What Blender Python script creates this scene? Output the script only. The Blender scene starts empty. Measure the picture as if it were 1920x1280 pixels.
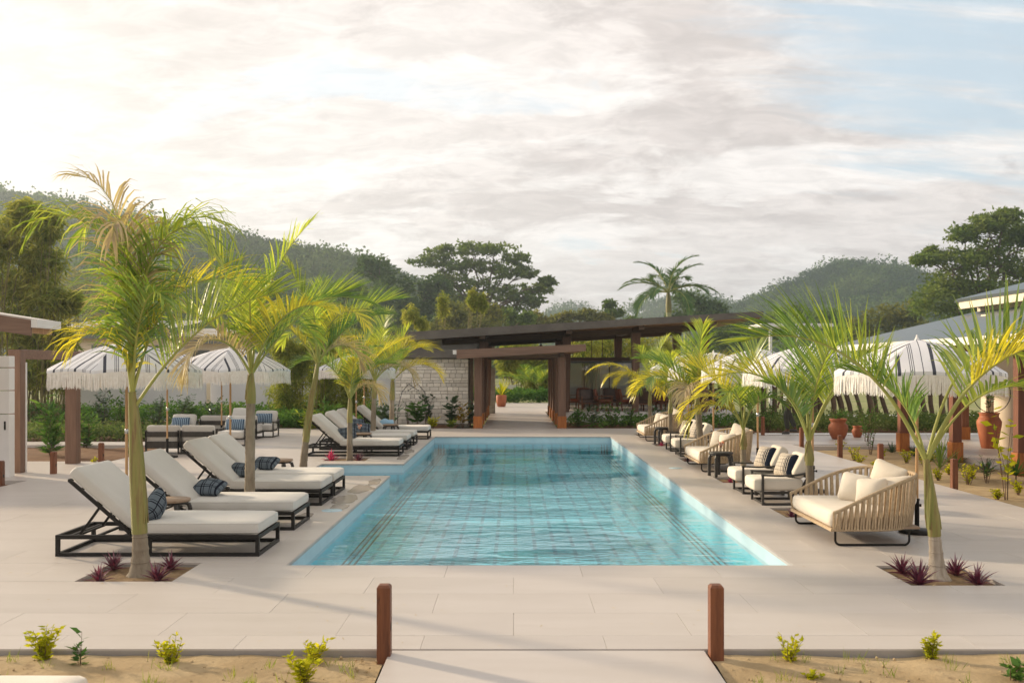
import bpy, bmesh, math, random
import numpy as np
from mathutils import Vector, Matrix, noise as mnoise

S = bpy.context.scene
COL = S.collection
R = math.radians
PI = math.pi
random.seed(7)

# ------------------------------------------------------------------ camera
F_PX = 1800.0
H = 1.8
cam_d = bpy.data.cameras.new('camera')
cam_d.sensor_width = 36.0
cam_d.lens = 36.0 * F_PX / 1920.0
cam_d.shift_x = -3.0 / 1920.0
cam_d.shift_y = 50.0 / 1920.0
cam_d.clip_start = 0.1
cam_d.clip_end = 6000
cam_d.dof.use_dof = True
cam_d.dof.focus_distance = 11.0
cam_d.dof.aperture_fstop = 3.2
cam = bpy.data.objects.new('camera', cam_d)
COL.objects.link(cam)
cam.location = (0, 0, H)
cam.rotation_euler = (R(90), 0, 0)
S.camera = cam

# ------------------------------------------------------------------ light
SUN_AZ = -57.0     # degrees from +Y, negative = left
SUN_EL = 17.0
sd = Vector((math.sin(R(SUN_AZ)) * math.cos(R(SUN_EL)), math.cos(R(SUN_AZ)) * math.cos(R(SUN_EL)), math.sin(R(SUN_EL))))
sun_d = bpy.data.lights.new('sun', 'SUN')
sun_d.energy = 5.0
sun_d.angle = R(3.0)
sun_d.color = (1.0, 0.80, 0.56)
sun = bpy.data.objects.new('sun', sun_d)
COL.objects.link(sun)
sun.rotation_euler = sd.to_track_quat('Z', 'Y').to_euler()

S.view_settings.view_transform = 'Standard'
S.view_settings.look = 'None'
S.view_settings.gamma = 1.0
S.view_settings.use_curve_mapping = False
S.view_settings.exposure = 0.55
S.render.film_transparent = False
S.cycles.volume_bounces = 0
S.cycles.max_bounces = 8
S.cycles.transparent_max_bounces = 24
S.cycles.sample_clamp_indirect = 6.0

world = bpy.data.worlds.new('World')
S.world = world
world.use_nodes = True
wn = world.node_tree.nodes
wl = world.node_tree.links
wn.clear()


class NT:
    """tiny node-graph helper"""
    def __init__(s, tree):
        s.t = tree
        s.n = tree.nodes
        s.l = tree.links

    def node(s, typ, **kw):
        nd = s.n.new(typ)
        for k, v in kw.items():
            setattr(nd, k, v)
        return nd

    def put(s, sock, v):
        if hasattr(v, 'is_output') or isinstance(v, bpy.types.NodeSocket):
            s.l.new(v, sock)
        elif v is not None:
            sock.default_value = v

    def math(s, op, a, b=None, c=None, clamp=False):
        nd = s.node('ShaderNodeMath', operation=op)
        nd.use_clamp = clamp
        s.put(nd.inputs[0], a)
        if b is not None:
            s.put(nd.inputs[1], b)
        if c is not None:
            s.put(nd.inputs[2], c)
        return nd.outputs[0]

    def noise(s, vec, scale=5.0, detail=4.0, rough=0.55, dist=0.0):
        nd = s.node('ShaderNodeTexNoise')
        if vec is not None:
            s.l.new(vec, nd.inputs['Vector'])
        nd.inputs['Scale'].default_value = scale
        nd.inputs['Detail'].default_value = detail
        nd.inputs['Roughness'].default_value = rough
        nd.inputs['Distortion'].default_value = dist
        return nd.outputs['Fac']

    def ramp(s, fac, stops, interp='LINEAR'):
        nd = s.node('ShaderNodeValToRGB')
        cr = nd.color_ramp
        cr.interpolation = interp
        while len(cr.elements) < len(stops):
            cr.elements.new(0.5)
        for e, (p, c) in zip(cr.elements, stops):
            e.position = p
            e.color = tuple(c) + (1,) if len(c) == 3 else c
        s.l.new(fac, nd.inputs[0])
        return nd.outputs[0]

    def rng(s, v, a, b, c=0.0, d=1.0, smooth=True):
        nd = s.node('ShaderNodeMapRange')
        nd.interpolation_type = 'SMOOTHSTEP' if smooth else 'LINEAR'
        s.put(nd.inputs[0], v)
        for i, x in enumerate((a, b, c, d)):
            nd.inputs[i + 1].default_value = x
        return nd.outputs[0]

    def mix(s, f, a, b, blend='MIX'):
        nd = s.node('ShaderNodeMix', data_type='RGBA', blend_type=blend)
        s.put(nd.inputs[0], f)
        for sock, v in ((nd.inputs[6], a), (nd.inputs[7], b)):
            if isinstance(v, tuple):
                v = v if len(v) == 4 else v + (1,)
            s.put(sock, v)
        return nd.outputs[2]

    def comb(s, x, y, z=0.0):
        nd = s.node('ShaderNodeCombineXYZ')
        for i, v in enumerate((x, y, z)):
            s.put(nd.inputs[i], v)
        return nd.outputs[0]

    def sep(s, v):
        nd = s.node('ShaderNodeSeparateXYZ')
        s.l.new(v, nd.inputs[0])
        return nd.outputs

    def mapping(s, v, scale=(1, 1, 1), loc=(0, 0, 0), rot=(0, 0, 0)):
        nd = s.node('ShaderNodeMapping')
        s.l.new(v, nd.inputs[0])
        nd.inputs['Scale'].default_value = scale
        nd.inputs['Location'].default_value = loc
        nd.inputs['Rotation'].default_value = rot
        return nd.outputs[0]


def build_world():
    g = NT(world.node_tree)
    sky = g.node('ShaderNodeTexSky', sky_type='NISHITA')
    sky.sun_disc = False
    sky.sun_elevation = R(SUN_EL)
    sky.sun_rotation = R(SUN_AZ)
    sky.air_density = 1.0
    sky.dust_density = 1.5
    hsv = g.node('ShaderNodeHueSaturation')
    hsv.inputs['Saturation'].default_value = 0.75
    g.l.new(sky.outputs[0], hsv.inputs['Color'])
    scl = g.node('ShaderNodeVectorMath', operation='SCALE')
    g.l.new(hsv.outputs[0], scl.inputs[0])
    scl.inputs[3].default_value = 0.13
    skyc = g.mix(0.6, scl.outputs[0], (0.50, 0.62, 0.69))
    tc = g.node('ShaderNodeTexCoord')
    d = tc.outputs['Generated']
    x, y, z = g.sep(d)
    zc = g.math('ADD', g.math('MAXIMUM', z, 0.0), 0.22)
    u = g.math('DIVIDE', x, zc)
    v = g.math('DIVIDE', y, zc)
    p = g.comb(u, v, 0.0)
    # big cloud bodies and finer wisps, stretched across the view
    pm = g.mapping(p, scale=(1.0, 1.35, 1), rot=(0, 0, R(14)), loc=(3.1, 0.4, 0))
    n1 = g.noise(pm, 1.25, 9, 0.58, 0.35)
    pm2 = g.mapping(p, scale=(1.0, 1.5, 1), rot=(0, 0, R(-8)), loc=(7.7, 2.3, 3))
    n2 = g.noise(pm2, 1.7, 10, 0.62, 0.6)
    pm3 = g.mapping(p, scale=(1, 1.6, 1), loc=(1.7, 5.3, 9))
    n3 = g.noise(pm3, 4.2, 10, 0.66, 0.5)
    n4 = g.noise(g.mapping(p, scale=(1, 1.9, 1), loc=(5.7, 1.3, 4), rot=(0, 0, R(6))), 7.5, 8, 0.68, 0.7)
    # sun glow
    dot = g.node('ShaderNodeVectorMath', operation='DOT_PRODUCT')
    g.l.new(d, dot.inputs[0])
    dot.inputs[1].default_value = Vector((math.sin(R(-44)) * math.cos(R(SUN_EL)), math.cos(R(-44)) * math.cos(R(SUN_EL)), math.sin(R(SUN_EL))))
    dp = g.math('MAXIMUM', dot.outputs['Value'], 0.0)
    glow = g.math('POWER', dp, 11.0)
    # thickness of the cloud: thick = grey-pink, thin = white
    thick = g.rng(g.math('ADD', g.math('MULTIPLY', n1, 0.60), g.math('MULTIPLY', n3, 0.40)), 0.480, 0.555)
    white = g.rng(n2, 0.485, 0.575)
    for (cx_, cy_, cz_, sz_, am_) in ((-0.44, 1.0, 0.285, 0.965, 0.95), (-0.36, 1.0, 0.235, 0.985, 0.8), (-0.30, 1.0, 0.35, 0.985, 0.5)):
        dd = g.node('ShaderNodeVectorMath', operation='DOT_PRODUCT')
        g.l.new(d, dd.inputs[0])
        dd.inputs[1].default_value = Vector((cx_, cy_, cz_)).normalized()
        e_ = g.math('ADD', dd.outputs['Value'], g.math('MULTIPLY', g.math('SUBTRACT', n3, 0.5), 0.07))
        e_ = g.math('ADD', e_, g.math('MULTIPLY', g.math('SUBTRACT', n1, 0.5), 0.05))
        bank = g.rng(e_, sz_ + 0.004, sz_ + 0.034, 0.0, am_)
        thick = g.math('MAXIMUM', thick, bank)
        white = g.math('MULTIPLY', white, g.math('SUBTRACT', 1.0, bank))
    base = g.mix(thick, (0.675, 0.618, 0.580), (0.545, 0.490, 0.460))
    base = g.mix(g.math('MULTIPLY', white, 0.75), base, (0.80, 0.755, 0.715))
    gl = g.mix(1.0, base, (1.0, 0.95, 0.86), 'ADD')
    base = g.mix(g.math('MULTIPLY', glow, 0.17), base, gl)
    tex = g.rng(n4, 0.34, 0.66, 0.90, 1.09)
    tx = g.node('ShaderNodeVectorMath', operation='SCALE')
    g.l.new(base, tx.inputs[0])
    g.l.new(tex, tx.inputs[3])
    base = tx.outputs[0]
    # the clear gap in the cloud (high, to the right)
    dot2 = g.node('ShaderNodeVectorMath', operation='DOT_PRODUCT')
    g.l.new(d, dot2.inputs[0])
    dot2.inputs[1].default_value = Vector((0.50, 0.80, 0.47)).normalized()
    gap = g.rng(dot2.outputs['Value'], 0.90, 0.985)
    wisp = g.noise(g.mapping(p, scale=(0.5, 2.6, 1), rot=(0, 0, R(20))), 2.2, 9, 0.62, 0.5)
    gp = g.math('SUBTRACT', gap, g.math('MULTIPLY', g.math('SUBTRACT', wisp, 0.42), 2.2))
    gp = g.rng(gp, 0.25, 0.85, 0.0, 0.92)
    small = g.rng(g.math('ADD', n1, g.math('MULTIPLY', white, -0.10)), 0.36, 0.27, 0.0, 0.5)
    cov = g.math('SUBTRACT', 1.0, g.math('MAXIMUM', gp, small))
    col = g.mix(cov, skyc, base)
    # below the horizon: plain dull haze colour
    low = g.rng(z, -0.03, 0.0)
    col = g.mix(low, (0.42, 0.40, 0.37), col)
    bg = g.node('ShaderNodeBackground')
    g.l.new(col, bg.inputs[0])
    bg.inputs[1].default_value = 1.0
    out = g.node('ShaderNodeOutputWorld')
    g.l.new(bg.outputs[0], out.inputs[0])


build_world()

# ------------------------------------------------------------------ materials
MATS = {}


def new_mat(name):
    m = bpy.data.materials.new(name)
    m.use_nodes = True
    m.node_tree.nodes.clear()
    MATS[name] = m
    return m, NT(m.node_tree)


def rgb(c):
    return tuple(c) + (1,) if len(c) == 3 else c


def surf(name, c1, c2=None, scale=6.0, rough=0.7, bump=0.0, bscale=30.0, stretch=(1, 1, 1), rnd=0.0, spec=0.35,
         metal=0.0, detail=5, coord='Object', dirt=None, sheen=0.0):
    """noise-mottled principled material"""
    m, g = new_mat(name)
    tc = g.node('ShaderNodeTexCoord')
    vec = g.mapping(tc.outputs[coord], scale=stretch)
    oi = g.node('ShaderNodeObjectInfo')
    if rnd:
        add = g.node('ShaderNodeVectorMath', operation='ADD')
        g.l.new(vec, add.inputs[0])
        r3 = g.comb(g.math('MULTIPLY', oi.outputs['Random'], 17.0), g.math('MULTIPLY', oi.outputs['Random'], 31.0), 0.0)
        g.l.new(r3, add.inputs[1])
        vec = add.outputs[0]
    c2 = c2 or tuple(x * 0.75 for x in c1)
    f = g.noise(vec, scale, detail, 0.6)
    col = g.mix(g.rng(f, 0.3, 0.7), tuple(c1), tuple(c2))
    if dirt:
        f2 = g.noise(vec, dirt[1], 6, 0.65)
        col = g.mix(g.rng(f2, dirt[2], dirt[3], 0, dirt[4] if len(dirt) > 4 else 0.6), col, tuple(dirt[0]))
    if rnd:
        k = g.rng(oi.outputs['Random'], 0, 1, 1 - rnd, 1 + rnd, smooth=False)
        sc = g.node('ShaderNodeVectorMath', operation='SCALE')
        g.l.new(col, sc.inputs[0])
        g.l.new(k, sc.inputs[3])
        col = sc.outputs[0]
    b = g.node('ShaderNodeBsdfPrincipled')
    g.l.new(col, b.inputs['Base Color'])
    b.inputs['Roughness'].default_value = rough
    b.inputs['Specular IOR Level'].default_value = spec
    b.inputs['Metallic'].default_value = metal
    if sheen:
        b.inputs['Sheen Weight'].default_value = sheen
    if bump:
        bn = g.node('ShaderNodeBump')
        bn.inputs['Strength'].default_value = bump
        bn.inputs['Distance'].default_value = 0.01
        g.l.new(g.noise(vec, bscale, 6, 0.65), bn.inputs['Height'])
        g.l.new(bn.outputs[0], b.inputs['Normal'])
    o = g.node('ShaderNodeOutputMaterial')
    g.l.new(b.outputs[0], o.inputs[0])
    return m


def leafmat(name, cols, trans=0.45, gloss=0.0, clump=1.2, tcol=None, isl=0.5):
    """leaf material: each leaf its own tone from a ramp, lets light through"""
    m, g = new_mat(name)
    geo = g.node('ShaderNodeNewGeometry')
    tc = g.node('ShaderNodeTexCoord')
    oi = g.node('ShaderNodeObjectInfo')
    f = g.noise(tc.outputs['Object'], clump, 3, 0.5)
    a = g.math('MULTIPLY', geo.outputs['Random Per Island'], isl)
    if isl < 0.3:
        f = g.math('ADD', g.math('MULTIPLY', f, 0.5), g.math('MULTIPLY', g.noise(tc.outputs['Object'], clump * 4.5, 3, 0.5), 0.5))
    b = g.math('MULTIPLY', g.rng(f, 0.34, 0.66), 0.85 - isl)
    c = g.math('MULTIPLY', oi.outputs['Random'], 0.15)
    fac = g.math('ADD', g.math('ADD', a, b), c)
    n = len(cols)
    col = g.ramp(fac, [(i / (n - 1) * 0.9 + 0.05, cc) for i, cc in enumerate(cols)])
    dif = g.node('ShaderNodeBsdfDiffuse')
    g.l.new(col, dif.inputs[0])
    tr = g.node('ShaderNodeBsdfTranslucent')
    tcn = g.mix(1.0, col, tuple(tcol) if tcol else (1.6, 1.6, 0.8), 'MULTIPLY')
    g.l.new(tcn, tr.inputs[0])
    ms = g.node('ShaderNodeMixShader')
    ms.inputs[0].default_value = trans
    g.l.new(dif.outputs[0], ms.inputs[1])
    g.l.new(tr.outputs[0], ms.inputs[2])
    gl = g.node('ShaderNodeBsdfGlossy')
    gl.inputs['Roughness'].default_value = 0.35
    gl.inputs[0].default_value = (1, 1, 1, 1)
    ms2 = g.node('ShaderNodeMixShader')
    ms2.inputs[0].default_value = gloss
    g.l.new(ms.outputs[0], ms2.inputs[1])
    g.l.new(gl.outputs[0], ms2.inputs[2])
    o = g.node('ShaderNodeOutputMaterial')
    g.l.new(ms2.outputs[0], o.inputs[0])
    return m


surf('deck', (0.50, 0.460, 0.425), (0.465, 0.425, 0.388), scale=1.3, rough=0.42, bump=0.10, bscale=40, stretch=(0.5, 2.2, 1),
     rnd=0.035, spec=0.35, dirt=((0.37, 0.32, 0.275), 2.3, 0.56, 0.78, 0.35))
surf('deck_joint', (0.36, 0.33, 0.30), (0.32, 0.29, 0.26), rough=0.9)
surf('sand', (0.43, 0.33, 0.195), (0.32, 0.235, 0.13), scale=2.2, rough=0.95, bump=0.9, bscale=22,
     dirt=((0.20, 0.14, 0.08), 9.0, 0.56, 0.72, 0.7), spec=0.1)
surf('soil', (0.13, 0.070, 0.040), (0.19, 0.115, 0.065), scale=3, rough=0.95, bump=0.9, bscale=16, spec=0.1)
surf('planter_soil', (0.27, 0.19, 0.11), (0.19, 0.13, 0.075), scale=8, rough=0.95, bump=0.8, bscale=60, spec=0.1,
     dirt=((0.12, 0.08, 0.05), 22.0, 0.55, 0.68, 0.7))
surf('meadow', (0.20, 0.23, 0.09), (0.27, 0.27, 0.14), scale=0.5, rough=0.95, bump=0.8, bscale=6, spec=0.1)
surf('wood', (0.135, 0.078, 0.054), (0.195, 0.115, 0.080), scale=3, stretch=(9, 9, 0.5), rough=0.55, bump=0.2, bscale=12, rnd=0.12)
surf('wood_x', (0.145, 0.085, 0.060), (0.21, 0.128, 0.09), scale=3, stretch=(0.4, 9, 9), rough=0.55, bump=0.2, bscale=12, rnd=0.1)
surf('orange_wood', (0.42, 0.150, 0.035), (0.27, 0.085, 0.02), scale=4, stretch=(8, 8, 0.7), rough=0.45, bump=0.2, bscale=14, rnd=0.15)
surf('post_wood', (0.215, 0.078, 0.034), (0.12, 0.042, 0.02), scale=5, stretch=(7, 7, 0.6), rough=0.5, bump=0.25, bscale=20, rnd=0.2,
     dirt=((0.05, 0.02, 0.012), 9.0, 0.60, 0.68, 0.9))
surf('red_wood', (0.14, 0.052, 0.030), (0.20, 0.075, 0.04), scale=4, stretch=(7, 7, 0.6), rough=0.5, bump=0.2, bscale=14, rnd=0.12)
surf('soffit', (0.520, 0.305, 0.169), (0.390, 0.215, 0.111), scale=3, stretch=(1, 8, 1), rough=0.6)
surf('dark_roof', (0.096, 0.087, 0.076), (0.136, 0.123, 0.106), scale=2, rough=0.5, rnd=0.05)
surf('roof_slate', (0.048, 0.066, 0.072), (0.062, 0.080, 0.088), scale=1.5, rough=0.35, spec=0.5)
surf('dark_beam', (0.090, 0.061, 0.042), (0.135, 0.090, 0.060), scale=3, stretch=(0.6, 6, 6), rough=0.6)
surf('white_paint', (0.74, 0.73, 0.71), (0.66, 0.65, 0.63), scale=1.2, rough=0.6, bump=0.05)
surf('grey_wall', (0.68, 0.69, 0.70), (0.60, 0.61, 0.62), scale=0.7, rough=0.75, bump=0.1)
surf('cream_wall', (0.78, 0.69, 0.55), (0.70, 0.61, 0.47), scale=0.8, rough=0.75, bump=0.15)
surf('limestone', (0.86, 0.82, 0.75), (0.74, 0.69, 0.61), scale=3.5, rough=0.85, bump=0.8, bscale=14, rnd=0.17)
surf('mortar', (0.40, 0.36, 0.31), (0.24, 0.21, 0.175), scale=8, rough=0.95)
surf('grey_stone', (0.48, 0.47, 0.43), (0.33, 0.32, 0.29), scale=5, rough=0.85, bump=0.6, bscale=12, rnd=0.12)
surf('black_metal', (0.012, 0.011, 0.010), (0.018, 0.016, 0.014), scale=6, rough=0.45, spec=0.22)
surf('black_wood', (0.026, 0.024, 0.022), (0.045, 0.040, 0.035), scale=4, stretch=(5, 5, 1), rough=0.42, spec=0.45)
surf('brown_top', (0.33, 0.24, 0.17), (0.25, 0.17, 0.11), scale=4, stretch=(1, 7, 1), rough=0.5)
surf('cream_fabric', (0.56, 0.545, 0.51), (0.515, 0.50, 0.465), scale=2.5, rough=0.9, bump=0.25, bscale=220, sheen=0.2, rnd=0.03)
surf('white_fabric', (0.70, 0.64, 0.55), (0.64, 0.58, 0.49), scale=2.5, rough=0.9, bump=0.25, bscale=220, sheen=0.2, rnd=0.03)
surf('rope', (0.50, 0.385, 0.255), (0.38, 0.285, 0.18), scale=30, rough=0.85, bump=0.6, bscale=110, rnd=0.13)
surf('pole_wood', (0.52, 0.315, 0.150), (0.42, 0.24, 0.105), scale=3, stretch=(10, 10, 0.6), rough=0.45)
surf('chrome', (0.62, 0.62, 0.62), (0.5, 0.5, 0.5), rough=0.25, metal=1.0)
surf('fringe', (0.86, 0.83, 0.79), (0.76, 0.72, 0.67), scale=30, rough=0.9)
surf('terracotta', (0.40, 0.130, 0.055), (0.30, 0.090, 0.038), scale=4, rough=0.6, bump=0.2, bscale=18, rnd=0.08,
     dirt=((0.50, 0.28, 0.17), 6.0, 0.6, 0.8, 0.5))
surf('leather', (0.30, 0.085, 0.035), (0.20, 0.055, 0.025), scale=6, rough=0.45, rnd=0.15)
surf('dark_leather', (0.060, 0.038, 0.030), (0.09, 0.055, 0.04), scale=6, rough=0.4, rnd=0.15)
surf('chair_wood', (0.20, 0.085, 0.042), (0.13, 0.055, 0.028), scale=5, stretch=(4, 4, 1), rough=0.45)
surf('bark', (0.18, 0.14, 0.10), (0.10, 0.075, 0.055), scale=3, stretch=(4, 4, 1), rough=0.9, bump=0.6, bscale=12)
surf('palm_bark', (0.30, 0.255, 0.19), (0.19, 0.15, 0.105), scale=3, stretch=(3, 3, 1), rough=0.85, bump=0.7, bscale=30, rnd=0.12,
     dirt=((0.13, 0.105, 0.07), 5, 0.5, 0.7, 0.7))
surf('palm_bark_pale', (0.46, 0.40, 0.33), (0.30, 0.25, 0.19), scale=4, stretch=(6, 6, 0.7), rough=0.85, bump=0.7, bscale=26)
surf('crownshaft', (0.20, 0.215, 0.055), (0.30, 0.245, 0.085), scale=2.2, stretch=(7, 7, 0.6), rough=0.5, bump=0.3, bscale=18, rnd=0.12,
     dirt=((0.19, 0.11, 0.05), 3.0, 0.46, 0.66, 0.8))
surf('royal_trunk', (0.36, 0.36, 0.22), (0.26, 0.27, 0.14), scale=3, rough=0.8)
surf('rachis', (0.36, 0.36, 0.09), (0.28, 0.29, 0.075), scale=2, rough=0.5)
surf('skin', (0.12, 0.058, 0.035), (0.10, 0.048, 0.03), scale=6, rough=0.6)
surf('shirt_cloth', (0.74, 0.76, 0.80), (0.66, 0.68, 0.72), scale=5, rough=0.9)
surf('trouser_cloth', (0.060, 0.062, 0.050), (0.04, 0.042, 0.035), scale=5, rough=0.9)
surf('hair_dark', (0.015, 0.012, 0.010), (0.025, 0.02, 0.016), rough=0.8)
surf('corrugated', (0.66, 0.62, 0.56), (0.56, 0.52, 0.46), scale=1.2, rough=0.5)
surf('grey_paint', (0.20, 0.21, 0.215), (0.16, 0.17, 0.175), scale=1.2, rough=0.6)
surf('pale_tile', (0.46, 0.61, 0.68), (0.40, 0.55, 0.63), scale=3, rough=0.35, rnd=0.0)
surf('towel', (0.32, 0.50, 0.66), (0.24, 0.42, 0.58), scale=9, rough=0.95, bump=0.8, bscale=50)
surf('drink', (0.75, 0.30, 0.16), (0.70, 0.24, 0.12), rough=0.3)
surf('dry_brown', (0.16, 0.10, 0.06), (0.1, 0.06, 0.04), scale=5, rough=0.9)
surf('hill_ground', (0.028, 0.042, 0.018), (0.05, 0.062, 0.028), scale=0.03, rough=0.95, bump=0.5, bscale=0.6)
surf('wet', (0.39, 0.35, 0.31), (0.36, 0.32, 0.28), scale=4, rough=0.22, spec=0.5)
surf('curtain', (0.60, 0.57, 0.52), (0.46, 0.43, 0.39), scale=1.2, stretch=(6, 1, 0.15), rough=0.9)

leafmat('palm_leaf', [(0.088, 0.155, 0.021), (0.162, 0.243, 0.039), (0.284, 0.344, 0.053), (0.452, 0.486, 0.079), (0.590, 0.634, 0.088)], trans=0.45, gloss=0.05)
leafmat('palm_leaf_yellow', [(0.189, 0.187, 0.032), (0.377, 0.330, 0.038), (0.603, 0.528, 0.046), (0.691, 0.605, 0.052)], trans=0.45, gloss=0.05)
leafmat('palm_leaf_green', [(0.060, 0.128, 0.027), (0.120, 0.210, 0.039), (0.210, 0.307, 0.055), (0.419, 0.450, 0.078)], trans=0.42, gloss=0.06)
leafmat('palm_leaf_dry', [(0.276, 0.220, 0.155), (0.423, 0.338, 0.228), (0.585, 0.473, 0.273), (0.390, 0.355, 0.346)], trans=0.3, gloss=0.02)
leafmat('royal_leaf', [(0.049, 0.105, 0.039), (0.084, 0.154, 0.056), (0.168, 0.210, 0.070)], trans=0.3)
leafmat('tree_leaf', [(0.066, 0.111, 0.034), (0.114, 0.170, 0.046), (0.189, 0.230, 0.068)], trans=0.3, clump=0.25, isl=0.25)
leafmat('tree_leaf_warm', [(0.076, 0.099, 0.031), (0.145, 0.156, 0.044), (0.230, 0.212, 0.061)], trans=0.35, clump=0.3, isl=0.25)
leafmat('tree_leaf_deep', [(0.042, 0.082, 0.031), (0.075, 0.127, 0.043), (0.129, 0.182, 0.059)], trans=0.25, clump=0.3, isl=0.25)
leafmat('bamboo_leaf', [(0.096, 0.146, 0.036), (0.181, 0.224, 0.050), (0.310, 0.316, 0.076), (0.428, 0.389, 0.112)], trans=0.4, clump=0.8)
leafmat('bush_leaf', [(0.046, 0.108, 0.033), (0.083, 0.169, 0.044), (0.156, 0.248, 0.060)], trans=0.3, clump=1.5)
leafmat('dark_shrub_leaf', [(0.023, 0.058, 0.022), (0.042, 0.097, 0.034), (0.094, 0.158, 0.050)], trans=0.2, clump=1.5, gloss=0.1)
leafmat('yellow_leaf', [(0.22, 0.27, 0.02), (0.42, 0.42, 0.025), (0.60, 0.52, 0.035)], trans=0.4, clump=3)
leafmat('croton_leaf', [(0.10, 0.12, 0.02), (0.36, 0.26, 0.03), (0.34, 0.12, 0.03)], trans=0.3, clump=3)
leafmat('purple_leaf', [(0.045, 0.018, 0.032), (0.15, 0.035, 0.065), (0.27, 0.20, 0.22)], trans=0.25, clump=4, tcol=(1.5, 0.7, 0.9), gloss=0.08)
leafmat('pink_leaf', [(0.30, 0.04, 0.10), (0.48, 0.10, 0.18), (0.16, 0.04, 0.06)], trans=0.3, clump=4, tcol=(1.5, 0.7, 0.9))
leafmat('grass_leaf', [(0.10, 0.16, 0.02), (0.20, 0.26, 0.04), (0.32, 0.30, 0.08)], trans=0.35, clump=2)


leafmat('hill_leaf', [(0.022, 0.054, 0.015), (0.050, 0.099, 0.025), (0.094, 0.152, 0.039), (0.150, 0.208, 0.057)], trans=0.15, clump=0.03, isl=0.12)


leafmat('hedge_leaf', [(0.06, 0.10, 0.035), (0.11, 0.16, 0.06), (0.20, 0.24, 0.09), (0.30, 0.31, 0.16)], trans=0.3, clump=0.8)


def make_glass():
    m, g = new_mat('window_glass')
    fr = g.node('ShaderNodeFresnel')
    fr.inputs[0].default_value = 1.5
    t = g.node('ShaderNodeBsdfTransparent')
    t.inputs[0].default_value = (0.88, 0.90, 0.90, 1)
    gl = g.node('ShaderNodeBsdfGlossy')
    gl.inputs['Roughness'].default_value = 0.01
    ms = g.node('ShaderNodeMixShader')
    g.l.new(g.math('ADD', g.math('MULTIPLY', fr.outputs[0], 0.8), 0.02, clamp=True), ms.inputs[0])
    g.l.new(t.outputs[0], ms.inputs[1])
    g.l.new(gl.outputs[0], ms.inputs[2])
    o = g.node('ShaderNodeOutputMaterial')
    g.l.new(ms.outputs[0], o.inputs[0])
    m, g = new_mat('clear_glass')
    t = g.node('ShaderNodeBsdfTransparent')
    t.inputs[0].default_value = (0.9, 0.92, 0.92, 1)
    gl = g.node('ShaderNodeBsdfGlossy')
    gl.inputs['Roughness'].default_value = 0.02
    ms = g.node('ShaderNodeMixShader')
    ms.inputs[0].default_value = 0.15
    g.l.new(t.outputs[0], ms.inputs[1])
    g.l.new(gl.outputs[0], ms.inputs[2])
    o = g.node('ShaderNodeOutputMaterial')
    g.l.new(ms.outputs[0], o.inputs[0])


make_glass()


def make_water():
    m, g = new_mat('water')
    tc = g.node('ShaderNodeTexCoord')
    ob = tc.outputs['Object']
    n1 = g.noise(g.mapping(ob, scale=(0.8, 1.9, 1)), 2.0, 3, 0.5, 0.6)
    n2 = g.noise(g.mapping(ob, scale=(1, 1.7, 1), rot=(0, 0, 0.3)), 7.0, 3, 0.55, 0.8)
    # patches of stirred water
    calm = g.rng(g.noise(g.mapping(ob, scale=(0.5, 0.9, 1)), 0.55, 2, 0.5), 0.42, 0.58, 0.22, 1.15)
    h = g.math('ADD', g.math('MULTIPLY', n1, 1.0), g.math('MULTIPLY', n2, 0.30))
    wx, wy, wz = g.sep(ob)
    h = g.math('MULTIPLY', h, g.math('MULTIPLY', calm, g.rng(wy, 9.0, 21.0, 1.7, 0.45)))
    bn = g.node('ShaderNodeBump')
    bn.inputs['Strength'].default_value = 1.0
    bn.inputs['Distance'].default_value = 0.034
    g.l.new(h, bn.inputs['Height'])
    lw = g.node('ShaderNodeLayerWeight')
    lw.inputs['Blend'].default_value = 0.5
    g.l.new(bn.outputs[0], lw.inputs['Normal'])
    fres = g.math('ADD', 0.025, g.math('MULTIPLY', 0.975, g.math('POWER', lw.outputs['Facing'], 3.7)))
    t = g.node('ShaderNodeBsdfTransparent')
    t.inputs[0].default_value = (0.92, 0.99, 1.0, 1)

    gl = g.node('ShaderNodeBsdfGlossy')
    gl.inputs['Roughness'].default_value = 0.02
    g.l.new(bn.outputs[0], gl.inputs['Normal'])
    ms = g.node('ShaderNodeMixShader')
    g.l.new(fres, ms.inputs[0])
    g.l.new(t.outputs[0], ms.inputs[1])
    g.l.new(gl.outputs[0], ms.inputs[2])
    o = g.node('ShaderNodeOutputMaterial')
    g.l.new(ms.outputs[0], o.inputs[0])


make_water()


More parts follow.
